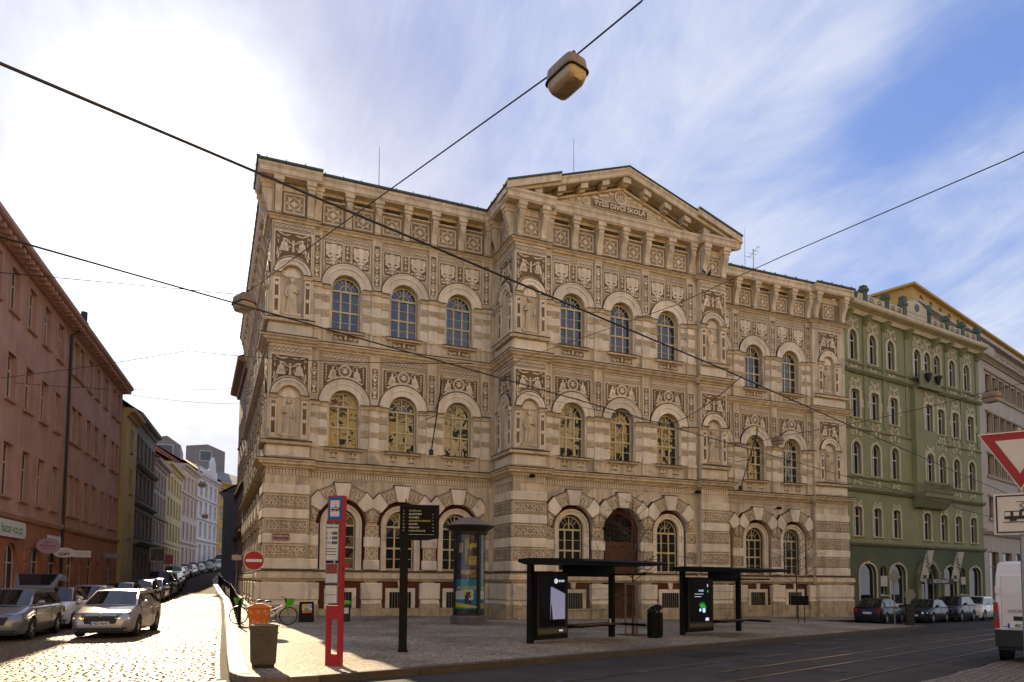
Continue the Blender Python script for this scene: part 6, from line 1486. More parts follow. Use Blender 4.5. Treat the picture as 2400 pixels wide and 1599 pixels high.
# black info panel on a thick post
F = G_(4.32, 17.6) @ RZ(R(-10))
it = thing('information_sign', 'black departure information panel on a thick black post', 'sign', F)
b = MB(); b.cbox(-.1, .1, -.09, .09, 0, 3.0, .02); b.box(-.12, .12, -.11, .11, 0, .06); put('post', b.mesh('post', BLKM), it, F)
Fp = F @ T(.38, 0, 3.27) @ RZ(R(-6))
b = MB(); b.prism([(-.5, -.44), (.2, -.44), (.5, -.38), (.5, .46), (-.5, .46)], -.09, .09); pn = put('display_panel', b.mesh('display_panel', BLKM), it, Fp)
b = MB(); b.box(-.48, .40, -.094, -.091, -.36, .40); put('display_glass', b.mesh('display_glass', mat('display_black', (.004, .004, .004), .5, 0, 1, 0, spec=.1)), pn, Fp)
ROWS = ['VODIČKOVA', 'SÍDLIŠTĚ ŘEPY', 'KOTLÁŘKA', 'NÁDRAŽÍ HOLEŠOVICE', 'LEHOVEC', 'SPOJOVACÍ', 'NÁDRAŽÍ BRANÍK']
for i, tx in enumerate(ROWS):
    put('display_text', text_mesh('display_text', tx, .052, WTX if i % 3 else YTX, .001, 'LEFT', .001), pn, Fp @ T(-.27, -.097, .30-.085*i) @ UPR)
    put('display_text', text_mesh('display_text', '%d' % (3, 5, 6, 9, 14, 24, 91)[i], .052, WTX, .001, 'CENTER'), pn, Fp @ T(-.40, -.097, .30-.085*i) @ UPR)
    if i: put('display_text', text_mesh('display_text', '%d' % (2, 4, 7, 9, 12, 15, 18)[i], .045, WTX, .001, 'CENTER'), pn, Fp @ T(.34, -.097, .30-.085*i) @ UPR)
box('display_rule', pn, Fp, -.45, .37, -.0975, -.0955, -.305, -.299, WTX)
b = MB(); b.tube([(-.36, 0, .46), (-.36, 0, .62)], .01, 5); b.tube([(-.34, .03, .46), (-.34, .03, .60)], .008, 5); put('aerial', b.mesh('aerial', BLKM), it, Fp)
# concrete litter bin
F = G_(.85, 15.0) @ RZ(R(4))
cb = thing('concrete_bin', 'square exposed aggregate concrete litter bin at the sunlit kerb corner', 'litter bin', F)
CONC = mat('aggregate_concrete', (.13, .105, .07), .9, .2, 3, .8, 45, fine=.7)
b = MB(); P = [(.205, .07), (.215, .09), (.222, .12), (.245, .83), (.24, .85)]
rows = []
for h_, z in P: c_ = .025; rows.append([(h_-c_, -h_, z), (h_, -h_+c_, z), (h_, h_-c_, z), (h_-c_, h_, z), (-h_+c_, h_, z), (-h_, h_-c_, z), (-h_, -h_+c_, z), (-h_+c_, -h_, z)])
rows += [[(x*.8, y*.8, z) for x, y, z in rows[-1]], [(x*.78, y*.78, .55) for x, y, z in rows[-1]]]
b.grid(rows, True); b.face(rows[0][::-1]); b.face(rows[-1]); put('bin_shell', b.mesh('bin_shell', CONC), cb, F); box('bin_base', cb, F, -.19, .19, -.19, .19, 0, .075, mat('dark_base', (.03, .025, .02), .9, .1, 4, .1))
# orange hopper bin
F = G_(1.32, 26.4) @ RZ(R(-6))
ob = thing('orange_bin', 'orange plastic collection bin with sloping lid behind the concrete bin', 'bin', F)
ORP = mat('orange_plastic', (.62, .15, .012), .5, .06, 3, .05, 40)
b = MB(); P = [(.30, .26, 0), (.32, .28, .40), (.335, .29, .41), (.36, .31, .72), (.40, .34, .74)]
b.grid([[(-x, -y, z), (x, -y, z), (x, y, z), (-x, y, z)] for x, y, z in P], True); b.face([(-.3, -.26, 0), (.3, -.26, 0), (.3, .26, 0), (-.3, .26, 0)]); put('bin_body', b.mesh('bin_body', ORP), ob, F)
b = MB(); b.grid([[(-.41, -.35, .74), (.41, -.35, .74), (.41, .35, .74), (-.41, .35, .74)], [(-.41, -.35, .78), (.41, -.35, .78), (.41, .35, .78), (-.41, .35, .78)], [(-.12, -.1, .90), (.12, -.1, .90), (.12, .1, .90), (-.12, .1, .90)]], True); b.face([(-.12, -.1, .90), (.12, -.1, .90), (.12, .1, .90), (-.12, .1, .90)]); put('lid', b.mesh('lid', ORP), ob, F)
b = MB()
for x, z, r_ in ((-.25, .60, .05), (0.0, .62, .06), (.2, .64, .045), (.28, .55, .035), (-.16, .3, .045), (.0, .22, .07), (.18, .3, .035)):
    j0 = len(b.v); ring(b, 0, 0, r_*.72, r_, .003, 6, 0); b.xf(T(x, -.335+.06*(.62-z)*.3-.002, z), j0)
put('print_outline', b.mesh('print_outline', mat('pale_print', (.75, .55, .4), .6, 0, 1, 0)), ob, F)['kind'] = 'stuff'
# hire bicycles
BGR = mat('bike_green', (.08, .42, .02), .4, .05, 3, 0); BWH = mat('bike_white', (.6, .58, .55), .4, 0, 1, 0)
def bike(label, M, flip):
    th = thing('hire_bicycle', label, 'bicycle', M, 'hire bicycles by the school corner')
    for wx in (-.53, .53):
        b = MB(); n = 28
        rows = [[(wx+math.cos(2*math.pi*k/n)*(.335+.022*math.cos(t)), .022*math.sin(t), .355+math.sin(2*math.pi*k/n)*(.335+.022*math.cos(t))) for t in (2*math.pi*j/6 for j in range(6))] for k in range(n+1)]
        b.grid(rows, True); w_ = put('wheel', b.mesh('wheel', TYRE, smooth=60), th, M)
        b = MB()
        for k in range(14): a = math.pi*2*k/14; b.tube([(wx, .03*(1 if k % 2 else -1), .355), (wx+.31*math.cos(a), 0, .355+.31*math.sin(a))], .003, 4)
        b.tube([(wx, -.05, .355), (wx, .05, .355)], .03, 8); put('spokes', b.mesh('spokes', CHR), w_, M)
        b = MB(); rows = [[(wx+math.cos(a)*.375, y, .355+math.sin(a)*.375) for y in (-.03, .03)] for a in (R(20+8*k) for k in range(17))]; b.grid(rows); put('mudguard', b.mesh('mudguard', BLK), th, M)
    b = MB(); b.tube([(.42, 0, .82), (-.05, 0, .38), (-.15, 0, .33)], .035, 8); b.tube([(-.2, 0, .86), (-.13, 0, .33)], .022, 8); b.tube([(-.13, 0, .33), (-.53, .06, .355)], .014, 6); b.tube([(-.13, 0, .33), (-.53, -.06, .355)], .014, 6); b.tube([(-.19, 0, .62), (-.53, .06, .355)], .012, 6); b.tube([(-.19, 0, .62), (-.53, -.06, .355)], .012, 6); b.tube([(.42, 0, .82), (-.17, 0, .55)], .02, 8)
    put('frame', b.mesh('frame', BWH, smooth=50), th, M)
    b = MB(); b.tube([(.40, 0, .88), (.46, 0, .68)], .028, 8)
    for s in (-1, 1): b.tube([(.46, s*.05, .70), (.53, s*.055, .355)], .018, 6)
    put('fork', b.mesh('fork', BGR), th, M)
    b = MB(); b.tube([(.40, 0, .86), (.36, 0, 1.05)], .018, 8); b.tube([(.28, -.3, 1.08), (.36, -.2, 1.05), (.36, .2, 1.05), (.28, .3, 1.08)], .014, 6); put('handlebar', b.mesh('handlebar', BLK), th, M)
    b = MB(); rows = [[(.42+dx*k, dy*k, z) for dx, dy in ((0, -.16), (.30, -.16), (.30, .16), (0, .16))] for z, k in ((.78, .75), (1.02, 1.0))]; b.grid(rows, True); b.face(rows[0]); put('basket', b.mesh('basket', BGR), th, M)
    b = MB(); b.ball((-.24, 0, .92), .13, 10, sx=1.1, sy=.7, sz=.35); b.tube([(-.2, 0, .9), (-.18, 0, .8)], .016, 6); put('saddle', b.mesh('saddle', BLK, smooth=60), th, M)
    b = MB(); b.tube([(-.13, -.07, .33), (-.05, -.07, .20)], .01, 5); b.box(-.1, .0, -.15, -.07, .18, .2); b.tube([(-.13, .07, .33), (-.21, .07, .46)], .01, 5); b.box(-.26, -.16, .07, .15, .45, .47); b.lathe([(.09, -.01), (.09, .01)], 14); put('crank', b.mesh('crank', BLK), th, M)
    return th
bike('white hire bicycle with green basket facing right towards the poster board', G_(1.98, 28.6) @ RZ(R(8)) @ RX(R(5)), 0)
bike('hire bicycle with green basket facing left, half hidden behind the orange bin', G_(1.25, 29.4) @ RZ(R(186)) @ RX(R(-5)), 1)
# poster board and green bin
F = G_(3.42, 30.8) @ RZ(R(3)); ab = thing('poster_board', 'small dark pavement board with a colourful poster beside the bicycles', 'board', F)
for s in (-1, 1): b = MB(); b.box(-.29, .29, -.02, .02, 0, .86); put('board_leaf', b.mesh('board_leaf', BLKM), ab, F @ T(0, s*.16, 0) @ RX(R(s*9)))
Fb = F @ T(0, -.16, 0) @ RX(R(-9))
ps = box('poster', ab, Fb, -.2, .2, -.026, -.021, .38, .76, WHP)
for x0, x1, z0, z1, cc in ((-.2, .06, .55, .76, (.55, .42, .08)), (.0, .2, .60, .74, (.35, .35, .5)), (-.2, .2, .38, .50, (.5, .14, .06)), (-.12, .1, .5, .58, (.12, .35, .1))): box('poster_print', ps, Fb, x0, x1, -.03-x1*.002, -.027, z0, z1, mat('pp%d' % int(abs(x0*100)+z0*100), cc, .6, .1, 9, 0))
F = G_(5.1, 31.2); gb = thing('green_litter_bin', 'dark litter bin with bright green rim behind the tram stop column', 'litter bin', F)
b = MB(); b.lathe([(.2, 0), (.22, .05), (.22, .74)], 16); put('bin_body', b.mesh('bin_body', mat('dark_green_bin', (.015, .03, .02), .5, .1, 3, 0)), gb, F); b = MB(); b.lathe([(.225, .74), (.235, .76), (.235, .84), (.2, .9), (.05, .92)], 16); put('rim', b.mesh('rim', BGR), gb, F); box('bin_label', gb, F, -.1, .1, -.235, -.222, .35, .6, WHP)
# advertising pillar
F = G_(10.12, 29.35); ad = thing('advertising_pillar', 'round glass advertising pillar with domed hat standing before the school', 'advertising pillar', F)
BRZM = mat('dark_bronze', (.045, .040, .030), .45, .15, 2, .1, 30, metal=.5); ADH = mat('pillar_hat', (.22, .20, .17), .5, .15, 2, .1, 30, metal=.3)
b = MB(); b.lathe([(.80, -.1), (.80, .34), (.76, .38)], 32); put('plinth', b.mesh('plinth', mat('pillar_base', (.12, .105, .085), .7, .2, 2, .2, 30)), ad, F)
b = MB(); b.lathe([(.70, 3.88), (.78, 3.9), (.80, 4.02), (1.08, 4.22), (1.12, 4.26), (1.10, 4.29)], 40); put('brim', b.mesh('brim', BRZM, smooth=30), ad, F)
b = MB(); b.lathe([(1.10, 4.29), (1.0, 4.33), (.85, 4.36), (.7, 4.48), (.45, 4.6), (.2, 4.66), (.0, 4.67)], 40, cap=False); put('dome', b.mesh('dome', ADH, smooth=40), ad, F)
def arcpanel(r, a0, a1, z0, z1, n=14):
    b = MB(); b.grid([[(r*math.cos(R(a0+(a1-a0)*k/n)), r*math.sin(R(a0+(a1-a0)*k/n)), z) for k in range(n+1)] for z in (z0, z1)]); return b
b = arcpanel(.66, 0, 360, .38, 3.88, 36); put('core', b.mesh('core', mat('dark_core', (.03, .03, .035), .6, .3, 2, 0)), ad, F)
A0, A1 = -165, -78       # main visible face towards the camera
def pp(r, a0, a1, z0, z1, m_, nm='poster_print', par=None): return put(nm, arcpanel(r, a0, a1, z0, z1).mesh(nm, m_), par or ad, F)
up_ = pp(.672, A0, A1, 1.95, 3.86, mat('night_photo', (.035, .035, .06), .4, .9, 1.6, 0), 'poster'); OCH = mat('photo_ochre', (.30, .23, .08), .5, .6, 3, 0)
for a0, a1, z0, z1 in ((-150, -132, 3.1, 3.5), (-125, -112, 2.6, 3.7), (-108, -82, 3.3, 3.5), (-112, -80, 2.55, 2.95), (-140, -84, 2.15, 2.35), (-104, -82, 2.0, 2.2)): pp(.676, a0, a1, z0, z1, OCH, par=up_)
TEAL = mat('poster_teal', (.015, .20, .30), .45, .08, 2, 0); PYEL = mat('poster_yellow', (.65, .50, .03), .5, 0, 1, 0); PLIM = mat('poster_lime', (.35, .42, .03), .5, 0, 1, 0)
lo_ = pp(.672, A0, A1, .50, 1.94, TEAL, 'poster'); pp(.675, A0, A1, .50, .66, BLK, par=lo_); pp(.676, A0, -92, 1.08, 1.44, WHP, par=lo_); pp(.6765, -124, -100, .90, 1.40, mat('poster_navy', (.02, .02, .06), .5, .3, 6, 0), par=lo_); pp(.677, -128, -118, 1.28, 1.40, PYEL, par=lo_); pp(.677, -104, -95, 1.24, 1.36, PYEL, par=lo_); pp(.6775, -108, -100, 1.05, 1.15, WHP, par=lo_)
b = MB(); n = 12; b.grid([[(.679*math.cos(R(A0+(A1-A0)*k/n)), .679*math.sin(R(A0+(A1-A0)*k/n)), z+.16*(1-k/n)*q_) for k in range(n+1)] for z, q_ in ((.72, .1), (.78, 1.1))]); put('poster_print', b.mesh('poster_print', PYEL), lo_, F)
def curved_text(tx, size, a_c, r, z, m_, par):
    me = text_mesh('poster_text', tx, size, m_, .0005, bold=.006)
    for v in me.vertices:
        a = R(a_c)+v.co.x/r; v.co = Vector((math.cos(a)*(r+v.co.z), math.sin(a)*(r+v.co.z), z+v.co.y))
    put('poster_text', me, par, F)
curved_text('PRACUJTE', .19, -117, .683, 1.56, PYEL, lo_); curved_text('S NÁMI NA STAVBĚ', .06, -117, .683, 1.47, WTX, lo_)
r2p = pp(.672, -62, -5, .50, 1.94, TEAL, 'poster'); pp(.676, -62, -5, .5, .66, BLK, par=r2p); pp(.676, -62, -30, 1.08, 1.44, WHP, par=r2p); pp(.676, -62, -5, .68, .9, PLIM, par=r2p); curved_text('PRACUJTE', .19, -38, .683, 1.56, PYEL, r2p)
pp(.672, -62, -5, 1.95, 3.86, mat('day_photo', (.10, .16, .18), .5, .8, 1.3, 0), 'poster')
for a in (-170, -70, 0, 60, 120):
    b = MB(); b.grid([[((.69+dr)*math.cos(R(a+da)), (.69+dr)*math.sin(R(a+da)), z) for da, dr in ((-5, 0), (-5, .05), (5, .05), (5, 0))] for z in (.38, 3.9)], False); put('glazing_post', b.mesh('glazing_post', BRZM), ad, F)
for a0, a1 in ((-165, -75), (-65, -5)): put('glass_pane', arcpanel(.715, a0, a1, .4, 3.88, 16).mesh('glass_pane', CLR), ad, F)
# tram shelters
def shelter(label, M, Ln, scr, pw):
    th = thing('tram_shelter', label, 'shelter', M, 'tram shelters on the wide pavement')
    for u in (0.0, Ln): box('post', th, M, u-.07, u+.07, -.09, .09, 0, 2.4, BLKM)
    b = MB(); b.prof([(-2.25, 2.40), (-2.28, 2.44), (-2.2, 2.50), (-.2, 2.56), (.28, 2.52), (.3, 2.44), (.0, 2.36), (-1.6, 2.37)], -.25, Ln-.02); put('roof', b.mesh('roof', BLKM), th, M)
    box('fascia_beam', th, M, pw, Ln, -.08, .08, 2.02, 2.37, BLKM); box('base_rail', th, M, pw, Ln, -.04, .04, .42, .5, BLKM)
    # illuminated display cabinet
    ad_ = box('display_cabinet', th, M, .07, pw, -.16, .16, .10, 2.16, BLKM)
    box('cabinet_rim', ad_, M, .12, pw-.05, -.19, -.161, .24, 2.12, BLK); box('cabinet_foot_glass', ad_, M, .16, pw-.09, -.194, -.191, .28, .42, glass('foot_glass', (.12, .11, .09), .1, 1.5))
    sx0, sx1, sz0, sz1 = .20, pw-.16, .48, 2.0
    sc_ = box('screen', ad_, M, sx0, sx1, -.197, -.191, sz0, sz1, mat('screen_dark', (.006, .007, .012), .15, 0, 1, 0))
    SW = sx1-sx0
    if scr == 0:
        b = MB(); b.prism([(sx0+SW*.40, sz0+.22), (sx1-.02, sz0+.22), (sx1-.02, sz0+1.0), (sx0+SW*.45, sz0+1.22), (sx0+SW*.42, sz0+1.2)], -.202, -.198); put('screen_picture', b.mesh('screen_picture', mat('screen_pale', (.2, .2, .3), .3, 0, 1, 0, emit=((.30, .30, .46), .2))), sc_, M)
        b = MB(); b.prism([(sx0+SW*.40, sz0+.22), (sx0+SW*.50, sz0+.22), (sx0+SW*.47, sz0+.5), (sx0+SW*.45, sz0+.7), (sx0+SW*.42, sz0+.6)], -.206, -.203); put('screen_picture', b.mesh('screen_picture', BLK), sc_, M)
        b = MB(); ring(b, 0, 0, .05, .075, 0, 14, 0); disc(b, .01, 0, .03, .002, 8, 0); put('logo', b.mesh('logo', mat('screen_white', (.6, .6, .6), .4, 0, 1, 0, emit=((.7, .7, .8), .5))), sc_, M @ T(sx0+SW*.62, -.203, sz1-.13)); put('screen_text', text_mesh('screen_text', 'SPORT', .095, MATS['screen_white'], .001), sc_, M @ T(sx0+SW*.84, -.203, sz1-.13) @ UPR)
        put('cabinet_text', text_mesh('cabinet_text', 'SMILE', .07, MATS['screen_white'], .001), ad_, M @ T(sx1-.2, -.198, .35) @ UPR)
    else:
        GRE = mat('screen_green', (.01, .08, .01), .3, 0, 1, 0, emit=((.02, .30, .03), .35)); WHE = mat('screen_white2', (.5, .6, .6), .3, 0, 1, 0, emit=((.7, .85, 1.0), .3))
        b = MB()
        for k in range(9): leaf(b, 0, 0, .30, .05, 60+14*k-40, .002, 0)
        put('screen_picture', b.mesh('screen_picture', GRE), sc_, M @ T(sx0+SW*.55, -.2, sz0+.45))
        for dx, dz, r_ in ((.62, .42, .09), (.45, .44, .06), (.80, 1.15, .05)): b = MB(); disc(b, 0, 0, r_, .002, 12, 0); put('screen_picture', b.mesh('screen_picture', mat('screen_blue', (.1, .15, .3), .3, 0, 1, 0, emit=((.35, .5, .9), .6)) if r_ > .055 else GRE), sc_, M @ T(sx0+SW*dx, -.204, sz0+dz))
        put('logo', text_mesh('logo', 'B', .16, WHE, .001), sc_, M @ T(sx0+SW*.80, -.203, sz1-.16) @ UPR); put('screen_text', text_mesh('screen_text', 'HRDEJE', .10, WHE, .001), sc_, M @ T(sx0+SW*.5, -.203, sz1-.35) @ UPR)
        for k in range(2): box('screen_text_line', sc_, M, sx0+SW*.2, sx0+SW*(.6-.1*k), -.202, -.198, sz1-.48-.1*k, sz1-.465-.1*k, WHE)
        box('screen_tile', sc_, M, sx0+SW*.7, sx0+SW*.85, -.202, -.198, sz0+.03, sz0+.14, WHE)
    b = MB(); b.face([(pw+.03, 0, .12), (Ln-.08, 0, .12), (Ln-.08, 0, 2.02), (pw+.03, 0, 2.02)]); gl = put('rear_glass', b.mesh('rear_glass', CLR), th, M)
    b = MB()
    n = int((Ln-pw-.3)/.105)
    for z in (1.62, .92):
        for k in range(n): j0 = len(b.v); disc(b, 0, 0, .022, .001, 8, 0); b.xf(T(pw+.15+.105*k, -.008, z), j0)
    put('manifestation_dots', b.mesh('manifestation_dots', BLK), gl, M)['kind'] = 'stuff'
    # end screen towards the kerb
    b = MB(); b.face([(Ln, -1.35, .5), (Ln, -.1, .5), (Ln, -.1, 2.1), (Ln, -1.35, 2.1)]); put('end_glass', b.mesh('end_glass', CLR), th, M)
    for z0, z1 in ((2.08, 2.14), (.42, .5)): box('end_rail', th, M, Ln-.03, Ln+.03, -1.4, -.07, z0, z1, BLKM)
    # bench
    be = box('bench_seat', th, M, pw+.15, Ln+.05, -.52, -.18, .46, .50, mat('bench_wood', (.06, .03, .018), .5, .2, 6, .1, 30))
    for u in (pw+.4, Ln-.4): b = MB(); b.prism([(-.05, 0), (.05, 0), (.05, .06), (-.05, .06)], -.45, 0); b.xf(T(u, 0, .40)); put('bench_arm', b.mesh('bench_arm', BLKM), be, M)
    box('back_rest', th, M, pw+.05, Ln, -.09, -.05, .38, .44, BLKM)
    return th
Fa = G_(8.65, 19.4) @ RZ(AR); shelter('black tram shelter nearer the camera, its lit panel showing a pale sport poster', Fa, 3.95, 0, 1.52)
Fb_ = G_(16.01, 21.95) @ RZ(AR-R(4)); shelter('black tram shelter farther right, its panel lit with a green picture', Fb_, 3.75, 1, 1.75)
cup = MB(); cup.lathe([(.032, 0), (.042, .13), (.036, .14)], 12); put('paper_cup', cup.mesh('paper_cup', mat('paper_cup', (.62, .50, .36), .7, 0, 1, 0)), None, Fa @ T(3.42, -.35, .50), label='pale paper cup left on the bench of the nearer tram shelter', category='cup')
# black bin by the shelter
F = G_(14.15, 21.0) @ RZ(AR); kb = thing('black_litter_bin', 'black oval litter bin with slanted hood between the two tram shelters', 'litter bin', F)
b = MB(); b.lathe([(.24, 0), (.29, .03), (.29, .86), (.27, .88)], 20, sy=.85); put('bin_body', b.mesh('bin_body', BLKM, smooth=30), kb, F)
for k in range(16): a = 2*math.pi*k/16; b = MB(); b.box(-.02, .02, -.006, .006, .06, .84); put('slat', b.mesh('slat', BLKM), kb, F @ T(.295*math.cos(a), .25*math.sin(a), 0) @ RZ(a+math.pi/2))
b = MB(); n = 20; b.grid([[(.3*k*math.cos(2*math.pi*i/n), .26*k*math.sin(2*math.pi*i/n), z+.10*math.cos(2*math.pi*i/n)) for i in range(n)] for k, z in ((1, .98), (1.03, 1.0), (.8, 1.05), (.01, 1.06))], True); put('hood', b.mesh('hood', BLKM, smooth=30), kb, F)
for s in (-1, 1): box('hood_stay', kb, F, s*.24-.015, s*.24+.015, -.03, .03, .86, 1.0 if s > 0 else .9, BLKM)
# saplings
BARK = mat('young_bark', (.09, .065, .045), .9, .2, 6, .3, 40); STAKE = mat('weathered_stake', (.22, .16, .10), .9, .2, 5, .3, 30)
def sapling(label, M, H, spread, stakes, sd):
    q_ = random.Random(sd); th = thing('young_tree', label, 'tree', M, 'bare young trees on the pavement')
    b = MB(); b.tube([(0, 0, 0), (.02, .01, H*.3), (-.02, .02, H*.6), (.03, 0, H*.98)], [.05, .04, .028, .006], 8); put('trunk', b.mesh('trunk', BARK), th, M)
    def twig(mb, p, d, l, r_, dep):
        n = 3; pts = [p]
        for k in range(n): d = (d+Vector((q_.gauss(0, .16), q_.gauss(0, .16), q_.gauss(.05, .12)))).normalized(); pts.append(pts[-1]+d*l/n)
        mb.tube(pts, [r_, r_*.8, r_*.6, r_*.35], 4, cap=False)
        if dep:
            for k in range(3 if dep > 1 else 4):
                pp_ = pts[q_.choice((1, 2, 3))]; dd = (d+Vector((q_.gauss(0, .7), q_.gauss(0, .7), q_.gauss(.0, .5)))).normalized(); twig(mb, pp_, dd, l*q_.uniform(.4, .7), r_*.6, dep-1)
    for k in range(24):
        b = MB(); z = H*(.36+.58*k/24); a = k*2.4; tw = spread*(1.05-.75*k/24)
        twig(b, Vector((0, 0, z)), Vector((math.cos(a), math.sin(a), .45)).normalized(), tw, .018*(1-.5*k/24), 2); put('branch', b.mesh('branch', BARK), th, M)
    if stakes:
        for k in range(3):
            a = 2*math.pi*k/3+.4; x, y = .26*math.cos(a), .26*math.sin(a); b = MB(); b.tube([(x, y, 0), (x, y, 1.95)], .038, 7); put('stake', b.mesh('stake', STAKE), th, M)
            a2 = a+2*math.pi/3; b = MB(); b.tube([(x, y, 1.85), (.26*math.cos(a2), .26*math.sin(a2), 1.85)], .025, 6); put('stake_rail', b.mesh('stake_rail', STAKE), th, M)
    return th
sapling('bare young tree held by three stakes before the school door', G_(14.0, 22.2), 5.4, 1.5, True, 5)
sapling('bare young tree before the right wing of the school, no stakes', G_(33.3, 33.9), 5.9, 1.9, False, 9)
b = MB(); b.lathe([(.62, .0), (.62, .012), (.2, .014)], 20); put('tree_grate', b.mesh('tree_grate', MATS['cast_iron']), None, G_(14.0, 22.2) @ T(0, 0, .004), label='round iron tree grate round the staked young tree', category='tree grate')
# bollards along the kerb of the side street
BOL = MB(); BOL.lathe([(.055, 0), (.055, .06), (.04, .08), (.04, .86), (.052, .88), (.052, .92), (.03, .95), (.045, 1.0), (.03, 1.05), (0, 1.06)], 12, cap=False); BOLM = BOL.mesh('bollard', BLKM, smooth=30)
names = ['first', 'second', 'third', 'fourth', 'fifth', 'sixth', 'seventh', 'eighth', 'ninth', 'tenth', 'eleventh', 'twelfth', 'thirteenth', 'fourteenth', 'fifteenth', 'sixteenth', 'seventeenth', 'eighteenth', 'nineteenth', 'twentieth', 'twenty-first', 'twenty-second', 'twenty-third', 'twenty-fourth', 'twenty-fifth', 'twenty-sixth']
for i in range(26):
    y = 27.3+1.85*i; x = lk_x(y)+.46
    put('bollard', BOLM, None, G_(x, y), label='%s thin black bollard up the side street counted from the orange bin' % names[i], category='bollard', group='bollards along the side street kerb')
# signs -----------------------------------------------------------
def pole(par, M, h_, r_=.03): b = MB(); b.tube([(0, 0, 0), (0, 0, h_)], r_, 10); return put('pole', b.mesh('pole', GRP), par, M)
F = G_(1.12, 26.95); ne = thing('no_entry_sign', 'round red no entry sign with white bar on a grey pole at the street corner', 'road sign', F); pole(ne, F, 2.72)
b = MB(); b.lathe([(.35, 0), (.35, .02)], 36); b.xf(RX(R(90))); ds_ = put('sign_disc', b.mesh('sign_disc', REDP), ne, F @ T(0, -.05, 2.42)); b = MB(); ring(b, 0, 0, .335, .352, .0, 36, 0); put('sign_rim', b.mesh('sign_rim', WTX), ds_, F @ T(0, -.075, 2.42)); box('sign_bar', ds_, F @ T(0, 0, 2.42), -.27, .27, -.08, -.072, -.05, .05, WTX)
F = G_(.95, 47.5); ws = thing('small_white_sign', 'small white plate on a pole in the shade behind the no entry sign', 'road sign', F); pole(ws, F, 3.1); box('sign_plate', ws, F, -.28, .28, -.06, -.04, 2.66, 2.98, mat('warm_white_plate', (.6, .55, .45), .5, 0, 1, 0))  # plate is one even warm white
# yield + tram warning at the right edge
F = T(9.96, 6.1, rz(9.96, 6.1)) @ RZ(R(-58.4)); yl = thing('yield_sign', 'red and white yield triangle above a tram plate at the right edge', 'road sign', F); pole(yl, F, 4.15, .035)
def tri(cx_, zt, s): return [(cx_-s/2, zt), (cx_, zt-s*.866), (cx_+s/2, zt)]
b = MB(); b.prism(tri(0, 4.10, .93), -.075, -.055); tp = put('triangle_plate', b.mesh('triangle_plate', WTX), yl, F)
b = MB(); b.prism(tri(0, 4.085, .88), -.083, -.076); put('triangle_red', b.mesh('triangle_red', mat('sign_red', (.30, .012, .014), .45, .05, 3, 0)), tp, F); b = MB(); b.prism(tri(0, 3.985, .54), -.09, -.084); put('triangle_white', b.mesh('triangle_white', WHP), tp, F)
b = MB(); b.box(-.31, .31, -.075, -.055, 2.70, 3.26); tpl = put('tram_plate', b.mesh('tram_plate', WHP), yl, F)
b = MB(); border(b, -.285, .285, 2.725, 3.235, .018, .08, 0); put('plate_border', b.mesh('plate_border', DKTX), tpl, F); tram_icon(tpl, F @ T(0, -.085, 2.96), .38, DKTX)
# small board planted in front of the right wing and far right signs
F = G_(29.3, 29.6) @ RZ(R(-18)); sb = thing('garden_board', 'small black board on two thin legs before the right young tree', 'board', F); box('panel', sb, F, -.48, .48, -.03, .03, .95, 1.45, BLKM)
for s in (-.1, .25): b = MB(); b.tube([(s, 0, 0), (s, 0, .95)], .018, 6); put('leg', b.mesh('leg', BLKM), sb, F)
F = G_(34.3, 26.9) @ RZ(R(-25)); rs = thing('round_sign', 'grey round road sign seen from behind at the pavement end', 'road sign', F); pole(rs, F, 1.95, .04); b = MB(); b.lathe([(.29, 0), (.29, .02)], 28); b.xf(RX(R(90))); put('sign_disc', b.mesh('sign_disc', GRP), rs, F @ T(0, -.06, 1.65)); box('cabinet', rs, F, -.2, .2, -.12, .12, 0, 1.15, mat('dark_cabinet', (.03, .03, .028), .6, .1, 3, 0))
F = G_(33.9, 27.5) @ RZ(R(-25)); dsn = thing('diamond_sign', 'grey diamond road sign on a tall thin pole left of the round one', 'road sign', F); pole(dsn, F, 3.0, .03); b = MB(); b.prism([(0, -.36), (.36, 0), (0, .36), (-.36, 0)], -.01, .01); put('sign_plate', b.mesh('sign_plate', GRP), dsn, F @ T(0, -.05, 2.6))
# street name plate on the corner pier
F = T(2.68, 35.52, 3.78); np_ = thing('street_name_plate', 'red enamel street name plate on the corner pier of the school', 'sign', F)
ENR = mat('enamel_red', (.16, .02, .02), .35, .05, 3, 0); b = MB(); b.cbox(-.40, .40, -.03, .02, -.17, .17, .02); pl = put('plate', b.mesh('plate', ENR), np_, F); b = MB(); border(b, -.38, .38, -.15, .15, .015, .036, 0); put('plate_rim', b.mesh('plate_rim', WTX), pl, F); put('plate_text', text_mesh('plate_text', 'VODIČKOVA', .115, WTX, .001, bold=.003), pl, F @ T(0, -.034, .03) @ UPR); put('plate_text', text_mesh('plate_text', 'NOVÉ MĚSTO - PRAHA 1', .04, WTX, .001), pl, F @ T(0, -.034, -.08) @ UPR)
for x, z, m_ in ((18.9, 2.5, ENR), (21.9, 2.6, WHP), (21.9, 1.25, DKTX)):
    F = T(x, 33.2, z); nm = {18.9: 'small red house number plate left of the school door', 21.9: 'small white notice right of the school door' if z > 2 else 'small dark box on the pedestal right of the school door'}[x]
    b = MB(); b.cbox(-.18, .18, -.03, .02, -.16, .16, .01); put('wall_plate', b.mesh('wall_plate', m_), None, F, label=nm, category='plaque')
